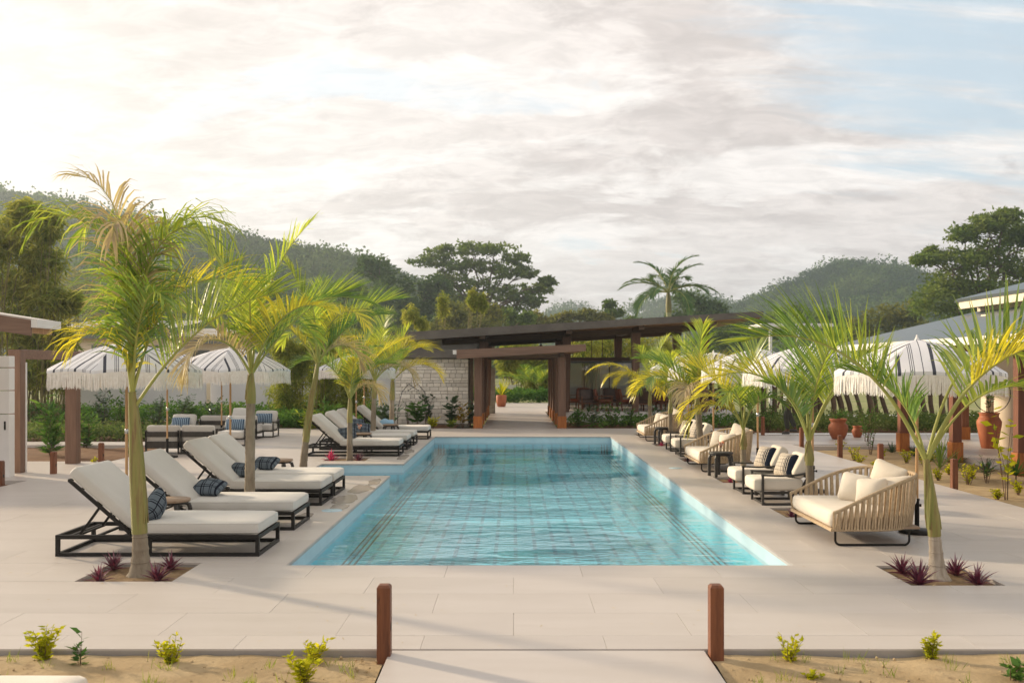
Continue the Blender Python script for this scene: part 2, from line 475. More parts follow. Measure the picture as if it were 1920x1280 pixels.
def make_pool_tile():
    """turquoise mosaic floor: rows of darker dashes running down the pool, three swim lines near each side"""
    m, g = new_mat('pool_mosaic')
    tc = g.node('ShaderNodeTexCoord')
    x, y, z = g.sep(tc.outputs['Object'])
    # gentle wobble seen through moving water
    xx = g.math('ADD', x, 0.0)
    col = g.mix(g.rng(g.noise(tc.outputs['Object'], 5.0, 4), 0.3, 0.7), (0.085, 0.64, 0.78), (0.060, 0.56, 0.70))
    cx = g.math('FRACT', g.math('MULTIPLY', xx, 1 / 0.245))
    row = g.math('FLOOR', g.math('MULTIPLY', xx, 1 / 0.245))
    ty = g.math('FRACT', g.math('ADD', g.math('MULTIPLY', y, 1 / 0.95), g.math('MULTIPLY', row, 0.37)))
    dash = g.math('MULTIPLY', g.math('LESS_THAN', cx, 0.20), g.math('LESS_THAN', ty, 0.80))
    col = g.mix(g.math('MULTIPLY', dash, 0.5), col, (0.008, 0.13, 0.24))
    cx3 = g.math('FRACT', g.math('MULTIPLY', x, 1 / 0.049))
    cy3 = g.math('FRACT', g.math('MULTIPLY', y, 1 / 0.049))
    gr = g.math('MAXIMUM', g.math('LESS_THAN', cx3, 0.10), g.math('LESS_THAN', cy3, 0.10))
    col = g.mix(g.math('MULTIPLY', gr, 0.08), col, (0.5, 0.62, 0.62))
    ax = g.math('ABSOLUTE', g.math('ADD', xx, -0.24))
    line = None
    for c0 in (2.08, 2.15, 2.22):
        l = g.math('LESS_THAN', g.math('ABSOLUTE', g.math('SUBTRACT', ax, c0)), 0.014)
        line = l if line is None else g.math('MAXIMUM', line, l)
    col = g.mix(line, col, (0.008, 0.035, 0.045))
    b = g.node('ShaderNodeBsdfPrincipled')
    g.l.new(col, b.inputs['Base Color'])
    b.inputs['Roughness'].default_value = 0.4
    o = g.node('ShaderNodeOutputMaterial')
    g.l.new(b.outputs[0], o.inputs[0])


make_pool_tile()


def make_fabric_stripes():
    # umbrella cloth: UV.x = metres across the panel
    m, g = new_mat('umbrella_cloth')
    uv = g.node('ShaderNodeUVMap')
    u, v, _ = g.sep(uv.outputs[0])
    def band(c0, w):
        return g.math('LESS_THAN', g.math('ABSOLUTE', g.math('SUBTRACT', u, c0)), w)
    ln = band(-0.255, 0.018)
    for c0, w in ((-0.14, 0.0038), (-0.12, 0.0038), (-0.10, 0.0038), (-0.01, 0.0045), (0.10, 0.018), (0.215, 0.0038), (0.235, 0.0038), (0.255, 0.0038), (0.33, 0.0045)):
        ln = g.math('MAXIMUM', ln, band(c0, w))
    tc = g.node('ShaderNodeTexCoord')
    base = g.mix(g.noise(tc.outputs['Object'], 3, 4), (0.80, 0.81, 0.85), (0.74, 0.75, 0.79))
    col = g.mix(g.math('MULTIPLY', ln, 0.93), base, (0.03, 0.036, 0.06))
    dif = g.node('ShaderNodeBsdfDiffuse')
    g.l.new(col, dif.inputs[0])
    tr = g.node('ShaderNodeBsdfTranslucent')
    g.l.new(g.mix(1.0, col, (0.9, 0.78, 0.62), 'MULTIPLY'), tr.inputs[0])
    bn = g.node('ShaderNodeBump')
    bn.inputs['Strength'].default_value = 0.3
    bn.inputs['Distance'].default_value = 0.01
    g.l.new(g.noise(tc.outputs['Object'], 9, 3), bn.inputs['Height'])
    g.l.new(bn.outputs[0], dif.inputs['Normal'])
    ms = g.node('ShaderNodeMixShader')
    ms.inputs[0].default_value = 0.18
    g.l.new(dif.outputs[0], ms.inputs[1])
    g.l.new(tr.outputs[0], ms.inputs[2])
    o = g.node('ShaderNodeOutputMaterial')
    g.l.new(ms.outputs[0], o.inputs[0])

    def lines(name, base, dark, spec):
        m, g = new_mat(name)
        tc = g.node('ShaderNodeTexCoord')
        x, y, z = g.sep(tc.outputs['Generated'])
        f = None
        for (ax, cs) in spec:
            s = (x, y, z)[ax]
            for c0, w in cs:
                b = g.math('LESS_THAN', g.math('ABSOLUTE', g.math('SUBTRACT', s, c0)), w)
                f = b if f is None else g.math('MAXIMUM', f, b)
        cn = g.mix(g.noise(tc.outputs['Object'], 60, 2), tuple(base), tuple(c * 0.8 for c in base))
        col = g.mix(f, cn, tuple(dark))
        b = g.node('ShaderNodeBsdfPrincipled')
        g.l.new(col, b.inputs['Base Color'])
        b.inputs['Roughness'].default_value = 0.95
        b.inputs['Specular IOR Level'].default_value = 0.1
        o = g.node('ShaderNodeOutputMaterial')
        g.l.new(b.outputs[0], o.inputs[0])
    # plaid scatter pillows (pillow lies in local x,z plane, thin in y)
    lines('plaid', (0.125, 0.155, 0.185), (0.010, 0.013, 0.022),
          [(0, [(0.16, 0.012), (0.22, 0.012), (0.42, 0.02), (0.50, 0.012), (0.70, 0.012), (0.76, 0.012), (0.9, 0.03)]),
           (2, [(0.2, 0.015), (0.27, 0.012), (0.55, 0.02), (0.63, 0.012), (0.85, 0.015)])])
    lines('stripe_pillow', (0.55, 0.49, 0.41), (0.016, 0.022, 0.038),
          [(0, [(0.92, 0.08), (0.79, 0.022), (0.72, 0.018), (0.66, 0.010), (0.56, 0.008)] + [(0.4, 0.003), (0.3, 0.003), (0.2, 0.003), (0.1, 0.003)]),
           (2, [(0.2, 0.006), (0.35, 0.006), (0.5, 0.006), (0.65, 0.006), (0.8, 0.006)])])
    lines('stripe_pillow_blue', (0.30, 0.40, 0.50), (0.035, 0.07, 0.12),
          [(0, [(0.05 + 0.1 * k, 0.028) for k in range(10)])])


make_fabric_stripes()

# ------------------------------------------------------------------ mesh helpers


class MB:
    def __init__(s):
        s.v = []
        s.f = []
        s.m = []
        s.s = []
        s.uv = {}

    def add(s, verts, faces, mi=0, smooth=False):
        o = len(s.v)
        s.v.extend([tuple(p) for p in verts])
        for f in faces:
            s.f.append(tuple(i + o for i in f))
            s.m.append(mi)
            s.s.append(smooth)
        return o

    def box(s, x0, x1, y0, y1, z0, z1, mi=0):
        v = [(x0, y0, z0), (x1, y0, z0), (x1, y1, z0), (x0, y1, z0), (x0, y0, z1), (x1, y0, z1), (x1, y1, z1), (x0, y1, z1)]
        s.add(v, [(0, 3, 2, 1), (4, 5, 6, 7), (0, 1, 5, 4), (1, 2, 6, 5), (2, 3, 7, 6), (3, 0, 4, 7)], mi)

    def hexa(s, v, mi=0):
        """8 corners: bottom 4 then top 4, counter-clockwise"""
        s.add(v, [(0, 3, 2, 1), (4, 5, 6, 7), (0, 1, 5, 4), (1, 2, 6, 5), (2, 3, 7, 6), (3, 0, 4, 7)], mi)

    def bar(s, p0, p1, w, h, mi=0, up=(0, 0, 1)):
        p0 = Vector(p0)
        p1 = Vector(p1)
        d = (p1 - p0).normalized()
        up = Vector(up)
        if abs(d.dot(up)) > 0.99:
            up = Vector((0, 1, 0))
        sx = d.cross(up).normalized() * (w / 2)
        sz = sx.cross(d).normalized() * (h / 2)
        v = [p0 - sx - sz, p0 + sx - sz, p1 + sx - sz, p1 - sx - sz, p0 - sx + sz, p0 + sx + sz, p1 + sx + sz, p1 - sx + sz]
        s.hexa(v, mi)

    def tube(s, pts, rad, n=8, mi=0, cap=True, smooth=True):
        pts = [Vector(p) for p in pts]
        if not hasattr(rad, '__len__'):
            rad = [rad] * len(pts)
        rings = []
        prev = None
        for i, p in enumerate(pts):
            if i == 0:
                d = pts[1] - pts[0]
            elif i == len(pts) - 1:
                d = pts[-1] - pts[-2]
            else:
                d = pts[i + 1] - pts[i - 1]
            if d.length < 1e-9:
                d = Vector((0, 0, 1))
            d.normalize()
            if prev is None:
                a = Vector((1, 0, 0)) if abs(d.x) < 0.9 else Vector((0, 1, 0))
                sx = d.cross(a).normalized()
            else:
                sx = (prev - d * prev.dot(d))
                if sx.length < 1e-6:
                    sx = d.cross(Vector((0, 0, 1)))
                sx.normalize()
            prev = sx
            sy = d.cross(sx)
            rings.append([p + (sx * math.cos(2 * PI * k / n) + sy * math.sin(2 * PI * k / n)) * rad[i] for k in range(n)])
        v = [q for r in rings for q in r]
        f = []
        for i in range(len(pts) - 1):
            for k in range(n):
                k2 = (k + 1) % n
                f.append((i * n + k, i * n + k2, (i + 1) * n + k2, (i + 1) * n + k))
        s.add(v, f, mi, smooth)
        if cap:
            s.add(rings[0], [tuple(reversed(range(n)))], mi)
            s.add(rings[-1], [tuple(range(n))], mi)

    def lathe(s, prof, n=24, mi=0, c=(0, 0, 0), smooth=True):
        v = []
        for r, z in prof:
            for k in range(n):
                a = 2 * PI * k / n
                v.append((c[0] + r * math.cos(a), c[1] + r * math.sin(a), c[2] + z))
        f = []
        for i in range(len(prof) - 1):
            for k in range(n):
                k2 = (k + 1) % n
                f.append((i * n + k, i * n + k2, (i + 1) * n + k2, (i + 1) * n + k))
        s.add(v, f, mi, smooth)
        for i, rev in ((0, True), (len(prof) - 1, False)):
            if prof[i][0] > 1e-4:
                idx = [i * n + k for k in range(n)]
                s.add([v[j] for j in idx], [tuple(reversed(range(n))) if rev else tuple(range(n))], mi)

    def build(s, name, mats, parent=None, loc=(0, 0, 0), rot=(0, 0, 0), bevel=0.0, link=True):
        me = bpy.data.meshes.new(name)
        me.from_pydata(s.v, [], s.f)
        if isinstance(mats, str):
            mats = [mats]
        for mt in mats:
            me.materials.append(MATS[mt])
        me.polygons.foreach_set('material_index', s.m)
        me.polygons.foreach_set('use_smooth', s.s)
        me.update()
        o = bpy.data.objects.new(name, me)
        if link:
            COL.objects.link(o)
        o.location = loc
        o.rotation_euler = rot
        if parent is not None:
            o.parent = parent
        if bevel:
            b = o.modifiers.new('bevel', 'BEVEL')
            b.width = bevel
            b.segments = 2
            b.limit_method = 'ANGLE'
        return o


def np_obj(name, verts, faces, mat, parent=None, loc=(0, 0, 0), smooth=False):
    """quads mesh from numpy arrays"""
    me = bpy.data.meshes.new(name)
    nv, nf = len(verts), len(faces)
    k = faces.shape[1]
    me.vertices.add(nv)
    me.vertices.foreach_set('co', np.ascontiguousarray(verts, dtype=np.float32).ravel())
    me.loops.add(nf * k)
    me.loops.foreach_set('vertex_index', np.ascontiguousarray(faces, dtype=np.int32).ravel())
    me.polygons.add(nf)
    me.polygons.foreach_set('loop_start', np.arange(0, nf * k, k, dtype=np.int32))
    try:
        me.polygons.foreach_set('loop_total', np.full(nf, k, dtype=np.int32))
    except Exception:
        pass
    if smooth:
        me.polygons.foreach_set('use_smooth', np.ones(nf, dtype=bool))
    me.materials.append(MATS[mat])
    me.update(calc_edges=True)
    o = bpy.data.objects.new(name, me)
    COL.objects.link(o)
    o.location = loc
    if parent is not None:
        o.parent = parent
    return o


def prop(o, label=None, cat=None, group=None, kind=None):
    for k, v in (('label', label), ('category', cat), ('group', group), ('kind', kind)):
        if v:
            o[k] = v
    return o


def thing(name, label, cat, loc=(0, 0, 0), rz=0.0, group=None):
    o = bpy.data.objects.new(name, None)
    o.empty_display_size = 0.2
    COL.objects.link(o)
    o.location = loc
    o.rotation_euler = (0, 0, rz)
    return prop(o, label, cat, group)


def kids(o):
    return [c for c in bpy.data.objects if c.parent == o]


_tree = {}


def snapshot(o):
    r = (o, [snapshot(c) for c in kids(o)])
    return r


def copy_tree(snap, parent=None):
    o, ch = snap
    c = o.copy()
    COL.objects.link(c)
    c.parent = parent
    for s in ch:
        copy_tree(s, c)
    return c


def dup(snap, label, loc, rz=None, scale=None):
    c = copy_tree(snap)
    c.location = loc
    if rz is not None:
        c.rotation_euler = (0, 0, rz)
    if scale:
        c.scale = (scale,) * 3
    c['label'] = label
    return c


def cushion(w, d, h, r=0.04, puff=0.02, n=9, crumple=0.0, seed=0, pinch=0.0):
    """soft rounded block centred on x,y with its base at z=0"""
    mb = MB()
    hx, hy, hz = w / 2, d / 2, h / 2
    r = min(r, hx, hy, hz) * 0.98
    faces = [((1, 0, 0), (0, 1, 0), (0, 0, 1)), ((-1, 0, 0), (0, -1, 0), (0, 0, 1)), ((0, 1, 0), (-1, 0, 0), (0, 0, 1)),
             ((0, -1, 0), (1, 0, 0), (0, 0, 1)), ((0, 0, 1), (1, 0, 0), (0, 1, 0)), ((0, 0, -1), (-1, 0, 0), (0, 1, 0))]
    # nonuniform params: dense near the edges
    ts = [-1 + 2 * i / n for i in range(n + 1)]
    ts = [math.copysign(1 - (1 - abs(t)) ** 1.6, t) for t in ts]
    for N, U, V in faces:
        N, U, V = Vector(N), Vector(U), Vector(V)
        vs = []
        for b in ts:
            for a in ts:
                p = N + U * a + V * b
                q = Vector((p.x * hx, p.y * hy, p.z * hz))
                inner = Vector((max(-hx + r, min(hx - r, q.x)), max(-hy + r, min(hy - r, q.y)), max(-hz + r, min(hz - r, q.z))))
                dd = q - inner
                if dd.length > 1e-9:
                    q = inner + dd.normalized() * r
                fx, fy = q.x / hx, q.y / hy
                bulge = (1 - fx * fx) * (1 - fy * fy)
                if abs(puff) > 0:
                    q.z += math.copysign(1, q.z) * puff * bulge * min(1, abs(q.z) / (hz * 0.6)) if abs(q.z) > 1e-6 else 0
                if pinch:
                    k = 1 - pinch * (fx * fx * fy * fy)
                    edge = max(abs(fx), abs(fy))
                    q.x *= 1 - 0.06 * (1 - fy * fy) * abs(fx) ** 3
                    q.y *= 1 - 0.06 * (1 - fx * fx) * abs(fy) ** 3
                    q.z *= (1 - 0.65 * edge ** 3)
                if crumple:
                    nz = mnoise.noise(Vector((q.x * 7 + seed, q.y * 7, q.z * 5))) * crumple
                    q += Vector((nz * 0.4, nz * 0.4, nz))
                vs.append((q.x, q.y, q.z + hz))
        m = n + 1
        mb.add(vs, [(j * m + i, j * m + i + 1, (j + 1) * m + i + 1, (j + 1) * m + i) for j in range(n) for i in range(n)], 0, True)
    return mb


def sub_rects(rects, holes):
    out = list(rects)
    for hx0, hx1, hy0, hy1 in holes:
        nxt = []
        for x0, x1, y0, y1 in out:
            if hx0 >= x1 or hx1 <= x0 or hy0 >= y1 or hy1 <= y0:
                nxt.append((x0, x1, y0, y1))
                continue
            if hy0 > y0:
                nxt.append((x0, x1, y0, hy0))
            if hy1 < y1:
                nxt.append((x0, x1, hy1, y1))
            a, b = max(y0, hy0), min(y1, hy1)
            if hx0 > x0:
                nxt.append((x0, hx0, a, b))
            if hx1 < x1:
                nxt.append((hx1, x1, a, b))
        out = nxt
    return [r for r in out if r[1] - r[0] > 0.004 and r[3] - r[2] > 0.004]


# ------------------------------------------------------------------ setting: ground, deck, pool
PX0, PX1, PY0, PY1 = -2.08, 2.56, 8.78, 25.3      # pool
BAY = (-3.62, -2.08, 16.1, 18.1)
DX0, DX1, DY0, DY1 = -7.8, 6.58, 6.16, 28.7       # deck
LP_X, RP_X = -3.30, 3.69
PALM_Y = (8.5, 12.0, 15.55, 19.05, 22.5, 26.0)
PALM_YR = (8.36, 12.0, 15.5, 18.9, 22.6, 26.0)
planters = [(LP_X - 0.41, LP_X + 0.41, y - 0.39, y + 0.39) for y in PALM_Y] + [(RP_X - 0.39, RP_X + 0.39, y - 0.40, y + 0.40) for y in PALM_YR]
holes = [(PX0, PX1, PY0, PY1), BAY] + planters

# everything walkable: regions of paving
DECK = [(DX0, DX1, DY0, DY1), (DX1, 9.05, 22.3, 26.0)]
m = MB()
for r in sub_rects(DECK, [(h[0] - 0.02, h[1] + 0.02, h[2] - 0.02, h[3] + 0.02) for h in holes]):
    m.box(r[0], r[1], r[2], r[3], -0.30, -0.012)
deck = prop(m.build('pool_deck', 'deck_joint'), 'pale limestone paved pool deck around the long pool', None, None, 'structure')

GAP = 0.0009
TW, TD = 1.2, 0.6
tile_cache = {}
near_tiles, far_tiles = [], MB()
rowi = 0
y = DY0
rows = [(DY0, DY0 + 0.31)]
yy = DY0 + 0.31
while yy < DY1:
    rows.append((yy, min(yy + TD, DY1)))
    yy += TD
for ri, (y0, y1) in enumerate(rows):
    off = (ri % 2) * TW / 2
    x = DX0 - off
    while x < 9.05:
        r = (max(x, DX0), min(x + TW, 9.05), y0, y1)
        x += TW
        if r[1] - r[0] < 0.01:
            continue
        lim = []
        if r[2] < 22.3 or r[3] > 26.0:
            lim = [(DX1, 20, -10, 50)]
        for q in sub_rects([r], holes + lim):
            xc = (q[0] + q[1]) / 2
            vis = abs(xc) < q[3] * 0.56 + 0.8
            if q[3] < 13.6 and vis and (q[1] - q[0]) > 0.06 and (q[3] - q[2]) > 0.06:
                near_tiles.append(q)
            else:
                far_tiles.box(q[0] + GAP, q[1] - GAP, q[2] + GAP, q[3] - GAP, -0.02, 0.0)
rt = random.Random(3)
print('near tiles', len(near_tiles))
for q in near_tiles[:300]:
    w, d = round(q[1] - q[0], 3), round(q[3] - q[2], 3)
    if (w, d) not in tile_cache:
        t = MB()
        e = 0.0008
        a, b = w / 2 - GAP, d / 2 - GAP
        v = [(-a, -b, -0.02), (a, -b, -0.02), (a, b, -0.02), (-a, b, -0.02), (-a, -b, -e), (a, -b, -e), (a, b, -e), (-a, b, -e),
             (-a + e, -b + e, 0), (a - e, -b + e, 0), (a - e, b - e, 0), (-a + e, b - e, 0)]
        f = [(0, 1, 5, 4), (1, 2, 6, 5), (2, 3, 7, 6), (3, 0, 4, 7), (4, 5, 9, 8), (5, 6, 10, 9), (6, 7, 11, 10), (7, 4, 8, 11), (8, 9, 10, 11)]
        t.add(v, f)
        tile_cache[(w, d)] = t.build('tile', 'deck', link=False).data
    o = bpy.data.objects.new('tile', tile_cache[(w, d)])
    COL.objects.link(o)
    o.location = ((q[0] + q[1]) / 2, (q[2] + q[3]) / 2, rt.uniform(-0.0006, 0.0006))
    o.parent = deck
for q in near_tiles[300:]:
    far_tiles.box(q[0] + GAP, q[1] - GAP, q[2] + GAP, q[3] - GAP, -0.02, 0.0)
prop(far_tiles.build('distant_tiles', 'deck', deck), kind='stuff')

# ground sheet with an opening where the deck and the pool stand
m = MB()
for r in sub_rects([(-3000, 3000, -300, 3500)], [(DX0, DX1, DY0, DY1)]):
    z = -0.20
    m.add([(r[0], r[2], z), (r[1], r[2], z), (r[1], r[3], z), (r[0], r[3], z)], [(0, 1, 2, 3)])
prop(m.build('ground', 'meadow'), 'wide green and sandy ground around the resort', None, None, 'structure')


def patch(name, label, mat, x0, x1, y0, y1, z, amp, step, seed=0, edge=0.0):
    nx = max(2, int((x1 - x0) / step))
    ny = max(2, int((y1 - y0) / step))
    vs = []
    for j in range(ny + 1):
        for i in range(nx + 1):
            x = x0 + (x1 - x0) * i / nx
            y = y0 + (y1 - y0) * j / ny
            h = mnoise.noise(Vector((x * 1.1 + seed, y * 1.1, 0))) * amp + mnoise.noise(Vector((x * 4 + seed, y * 4, 3))) * amp * 0.45 \
                + mnoise.noise(Vector((x * 13 + seed, y * 13, 7))) * amp * 0.2
            vs.append((x, y, z + h))
    m = MB()
    m.add(vs, [(j * (nx + 1) + i, j * (nx + 1) + i + 1, (j + 1) * (nx + 1) + i + 1, (j + 1) * (nx + 1) + i) for j in range(ny) for i in range(nx)], 0, True)
    return prop(m.build(name, mat), label, None, None, 'structure')


m = MB()
m.box(-0.79, 1.22, 2.5, 6.145, -0.14, -0.004)
path = prop(m.build('path', 'deck', bevel=0.003), 'pale stone slab path leading onto the pool deck', None, None, 'structure')
patch('sand_bed', 'sandy planting bed in front of the deck left of the path', 'sand', -6, -0.82, 3.0, 6.14, -0.040, 0.026, 0.06, 1)
patch('sand_bed', 'sandy planting bed in front of the deck right of the path', 'sand', 1.25, 7, 3.0, 6.14, -0.040, 0.026, 0.06, 5)
patch('garden_bed', 'sandy planting bed between the right deck edge and the terrace', 'sand', 6.6, 9.0, 6.3, 22.18, -0.085, 0.035, 0.14, 9)
patch('garden_bed', 'brown soil garden bed left of the deck', 'soil', -24, -7.83, 18.65, 40, -0.07, 0.05, 0.4, 12)
patch('garden_bed', 'brown soil border by the left deck edge', 'soil', -14, -7.83, 8, 15.4, -0.07, 0.03, 0.3, 2)
patch('garden_bed', 'planting border in front of the stone wall', 'soil', -7.8, -1.75, 28.72, 30.9, -0.02, 0.03, 0.2, 22)
patch('garden_bed', 'planting border in front of the restaurant terrace', 'soil', 1.65, 7.4, 28.72, 32.3, -0.02, 0.03, 0.2, 32)
patch('garden_bed', 'soil under the low hedge right of the deck', 'soil', 6.7, 16, 26.75, 32, -0.03, 0.03, 0.3, 42)

m = MB()
m.box(-12, -7.805, 15.45, 18.6, -0.12, -0.004)
m.box(-24, -7.805, 22.6, 23.6, -0.12, -0.006)
prop(m.build('side_path', 'deck', bevel=0.004), 'pale paving beside the brown timber frame', None, None, 'structure')
m = MB()
m.box(9.06, 18, 11, 26.0, -0.18, 0.002)
m.box(6.62, 9.04, 22.2, 22.28, -0.18, 0.001)
prop(m.build('terrace_paving', 'deck', bevel=0.004), 'pale paving of the right terrace under the wooden posts', None, None, 'structure')
m = MB()
m.box(-0.93, 1.31, 28.72, 40, -0.10, -0.002)
m.box(-6, 8, 40.01, 50, -0.10, -0.006)
prop(m.build('walkway', 'deck', bevel=0.004), 'paved walkway passing under the timber roof', None, None, 'structure')
m = MB()
m.box(9.1, 30, 37, 38.2, -0.18, -0.05)
m.box(6.7, 16, 26.1, 26.7, -0.16, -0.002)
prop(m.build('side_path', 'white_paint'), 'white kerb and far path beyond the leaning posts', None, None, 'structure')

for i, r in enumerate(planters):
    side = 'left' if i < 6 else 'right'
    nth = ('front', 'second', 'third', 'fourth', 'fifth', 'rear')[i % 6]
    p = patch('planter_soil', 'square of soil around the %s palm of the %s row' % (nth, side), 'planter_soil', r[0] + 0.004, r[1] - 0.004, r[2] + 0.004, r[3] - 0.004, -0.035, 0.016, 0.05, i * 3)

# pool shell
WZ = -0.17
FZ = -0.47
m = MB()
t = 0.1


def wall_quad(m, x0, y0, x1, y1, z0, z1, mi):
    m.add([(x0, y0, z0), (x1, y1, z0), (x1, y1, z1), (x0, y0, z1)], [(0, 1, 2, 3)], mi)


top = -0.003
bx0, bx1, by0, by1 = BAY
segs = [((PX0, PY0), (PX1, PY0)), ((PX1, PY0), (PX1, PY1)), ((PX1, PY1), (PX0, PY1)), ((PX0, PY1), (PX0, by1)), ((PX0, by1), (bx0, by1)), ((bx0, by1), (bx0, by0)),
        ((bx0, by0), (PX0, by0)), ((PX0, by0), (PX0, PY0))]
for (a, b) in segs:
    wall_quad(m, a[0], a[1], b[0], b[1], FZ, WZ - 0.04, 1)
    wall_quad(m, a[0], a[1], b[0], b[1], WZ - 0.04, top, 0)
m.add([(PX0, PY0, FZ), (PX1, PY0, FZ), (PX1, PY1, FZ), (PX0, PY1, FZ)], [(0, 1, 2, 3)], 1)
m.box(bx0, bx0 + 0.5, by0 + 0.001, by1 - 0.001, FZ, WZ - 0.05, 2)
m.box(bx0 + 0.5, bx0 + 1.05, by0 + 0.001, by1 - 0.001, FZ, WZ - 0.12, 2)
m.box(bx0 + 1.05, bx1, by0 + 0.001, by1 - 0.001, FZ, WZ - 0.19, 2)
surf('bay_tile', (0.20, 0.54, 0.68), (0.16, 0.48, 0.62), scale=4, rough=0.4)
prop(m.build('pool_basin', ['pale_tile', 'pool_mosaic', 'bay_tile']), 'turquoise mosaic tiled swimming pool basin with pale waterline', None, None, 'structure')
m = MB()
# narrow pale coping nosing all round
cw = 0.045
for r in sub_rects([(PX0 - 0.0, PX1, PY0, PY1), (bx0, bx1 + 0.001, by0, by1)], [(PX0 + 0.012, PX1 - 0.012, PY0 + 0.012, PY1 - 0.012), (bx0 + 0.012, PX0 + 0.2, by0 + 0.012, by1 - 0.012)]):
    m.box(r[0], r[1], r[2], r[3], -0.03, -0.0035)
surf('coping', (0.42, 0.40, 0.39), (0.36, 0.34, 0.33), rough=0.5)
prop(m.build('pool_coping', 'coping'), 'thin dark stone lip around the pool edge', None, None, 'structure')
m = MB()
m.add([(PX0, PY0, WZ), (PX1, PY0, WZ), (PX1, PY1, WZ), (PX0, PY1, WZ)], [(0, 1, 2, 3)])
m.add([(bx0, by0, WZ), (bx1, by0, WZ), (bx1, by1, WZ), (bx0, by1, WZ)], [(0, 1, 2, 3)])
prop(m.build('pool_water', 'water'), 'rippled blue pool water', None, None, 'structure')

# skimmer lids set in the paving
for lab, x, y, r_ in (('round pale skimmer lid in the paving beside the second lounger', -2.30, 12.15, 0.13), ('small round pale lid in the paving before the middle daybed', 2.92, 17.3, 0.12)):
    m = MB()
    m.lathe([(0.0, 0.004), (r_ * 0.9, 0.004), (r_ * 0.91, 0.0015), (r_ * 0.94, 0.0015), (r_ * 0.95, 0.004), (r_, 0.004), (r_, -0.004)], 28)
    prop(m.build('skimmer_lid', 'pale_tile', loc=(x, y, 0.001)), lab, 'pool lid')

# splashed water on the paving
m = MB()
rp = random.Random(5)
for (cx, cy, rx, ry) in ((-2.28, 14.3, 0.16, 0.5), (-2.33, 13.2, 0.20, 0.5), (-2.26, 12.45, 0.12, 0.3), (-2.2, 15.2, 0.09, 0.4), (-2.24, 19.4, 0.10, 0.6), (-2.26, 20.8, 0.12, 0.5), (-2.55, 11.75, 0.10, 0.2)):
    n = 26
    vs = [(cx, cy, 0.0022)]
    for k in range(n):
        a = 2 * PI * k / n
        rr = 1 + 0.5 * mnoise.noise(Vector((math.cos(a) * 1.7 + cx * 9, math.sin(a) * 1.7 + cy, 0)))
        vs.append((cx + rx * rr * math.cos(a), cy + ry * rr * math.sin(a), 0.0022))
    m.add(vs, [(0, 1 + k, 1 + (k + 1) % n) for k in range(n)])
prop(m.build('water_puddles', 'wet'), 'wet splashes on the paving beside the left loungers', None, None, 'structure')

# ------------------------------------------------------------------ hills


def hill(name, label, ridge, D, depth, seed, ncrown, csize, leafmat_='hill_leaf', nleaf=100):
    """ridge: list of (px,py) seen on the skyline at distance D"""
    xs = np.array([(p[0] - 963) / F_PX * D for p in ridge])
    zs = np.array([H + (690 - p[1]) / F_PX * D for p in ridge]) - csize * 0.75
    nx, ny = 90, 26
    X = np.linspace(xs[0], xs[-1], nx)
    Z = np.interp(X, xs, zs)
    vs = []

    def hgt(x, t):
        z = float(np.interp(x, xs, zs))
        f = t ** 0.9 if t <= 1 else max(0.0, 1 - (t - 1) * 1.1)
        n = mnoise.noise(Vector((x / depth * 3.0 + seed, t * 2.2, 0.3))) * 0.34 * min(t, 1) * (1 if t < 0.85 else max(0, (1 - t) / 0.15) if t < 1 else 0.5)
        return max(-2.0, z * (f + n) - 1.0)
    for j in range(ny + 1):
        t = j / ny * 1.7
        for i in range(nx):
            vs.append((X[i] * (1 - 0.0 * t), D - depth + depth * t, hgt(X[i], t)))
    m = MB()
    m.add(vs, [(j * nx + i, j * nx + i + 1, (j + 1) * nx + i + 1, (j + 1) * nx + i) for j in range(ny) for i in range(nx - 1)], 0, True)
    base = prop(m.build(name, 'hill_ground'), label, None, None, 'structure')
    rng = np.random.default_rng(seed)
    cs = []
    while len(cs) < ncrown:
        x = rng.uniform(xs[0], xs[-1])
        t = 1.0 - abs(rng.normal(0, 0.38)) if rng.random() < 0.8 else rng.uniform(0, 1)
        if rng.random() < 0.16:
            t = rng.uniform(0.96, 1.03)
        if t < 0.02:
            continue
        px = 963 + F_PX * x / (D - depth + depth * t)
        if px < -80 or px > 2000:
            continue
        s = csize * rng.uniform(0.4, 1.3) * (1.0 if rng.random() > 0.05 else 1.5)
        cs.append((x, D - depth + depth * t, hgt(x, t) + s * rng.uniform(0.05, 0.30), s))
    cs = np.array(cs)
    nl = nleaf
    n = len(cs)
    # leaves on the upper shell of each crown
    th = rng.uniform(0, 2 * PI, (n, nl))
    cz = rng.uniform(-0.25, 1.0, (n, nl))
    sr = np.sqrt(1 - np.clip(cz, -1, 1) ** 2)
    rad = 0.5 * cs[:, 3:4] * (0.62 + 0.36 * rng.random((n, nl)) + 0.14 * np.sin(th * 3 + cs[:, 0:1]))
    P = np.stack([cs[:, 0:1] + rad * sr * np.cos(th), cs[:, 1:2] + rad * sr * np.sin(th), cs[:, 2:3] + rad * cz * 0.7], -1).reshape(-1, 3)
    L = np.repeat(cs[:, 3] ** 0.5 * csize ** 0.5 * 0.10, nl) * rng.uniform(0.6, 1.3, n * nl)
    Dr = rng.normal(0, 1, (n * nl, 3))
    V, Fc = leaf_quads(P, Dr, L, L * 0.8, rng)
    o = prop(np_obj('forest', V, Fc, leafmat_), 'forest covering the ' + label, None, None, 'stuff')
    return o


def norm(a):
    return a / np.maximum(np.linalg.norm(a, axis=-1, keepdims=True), 1e-9)


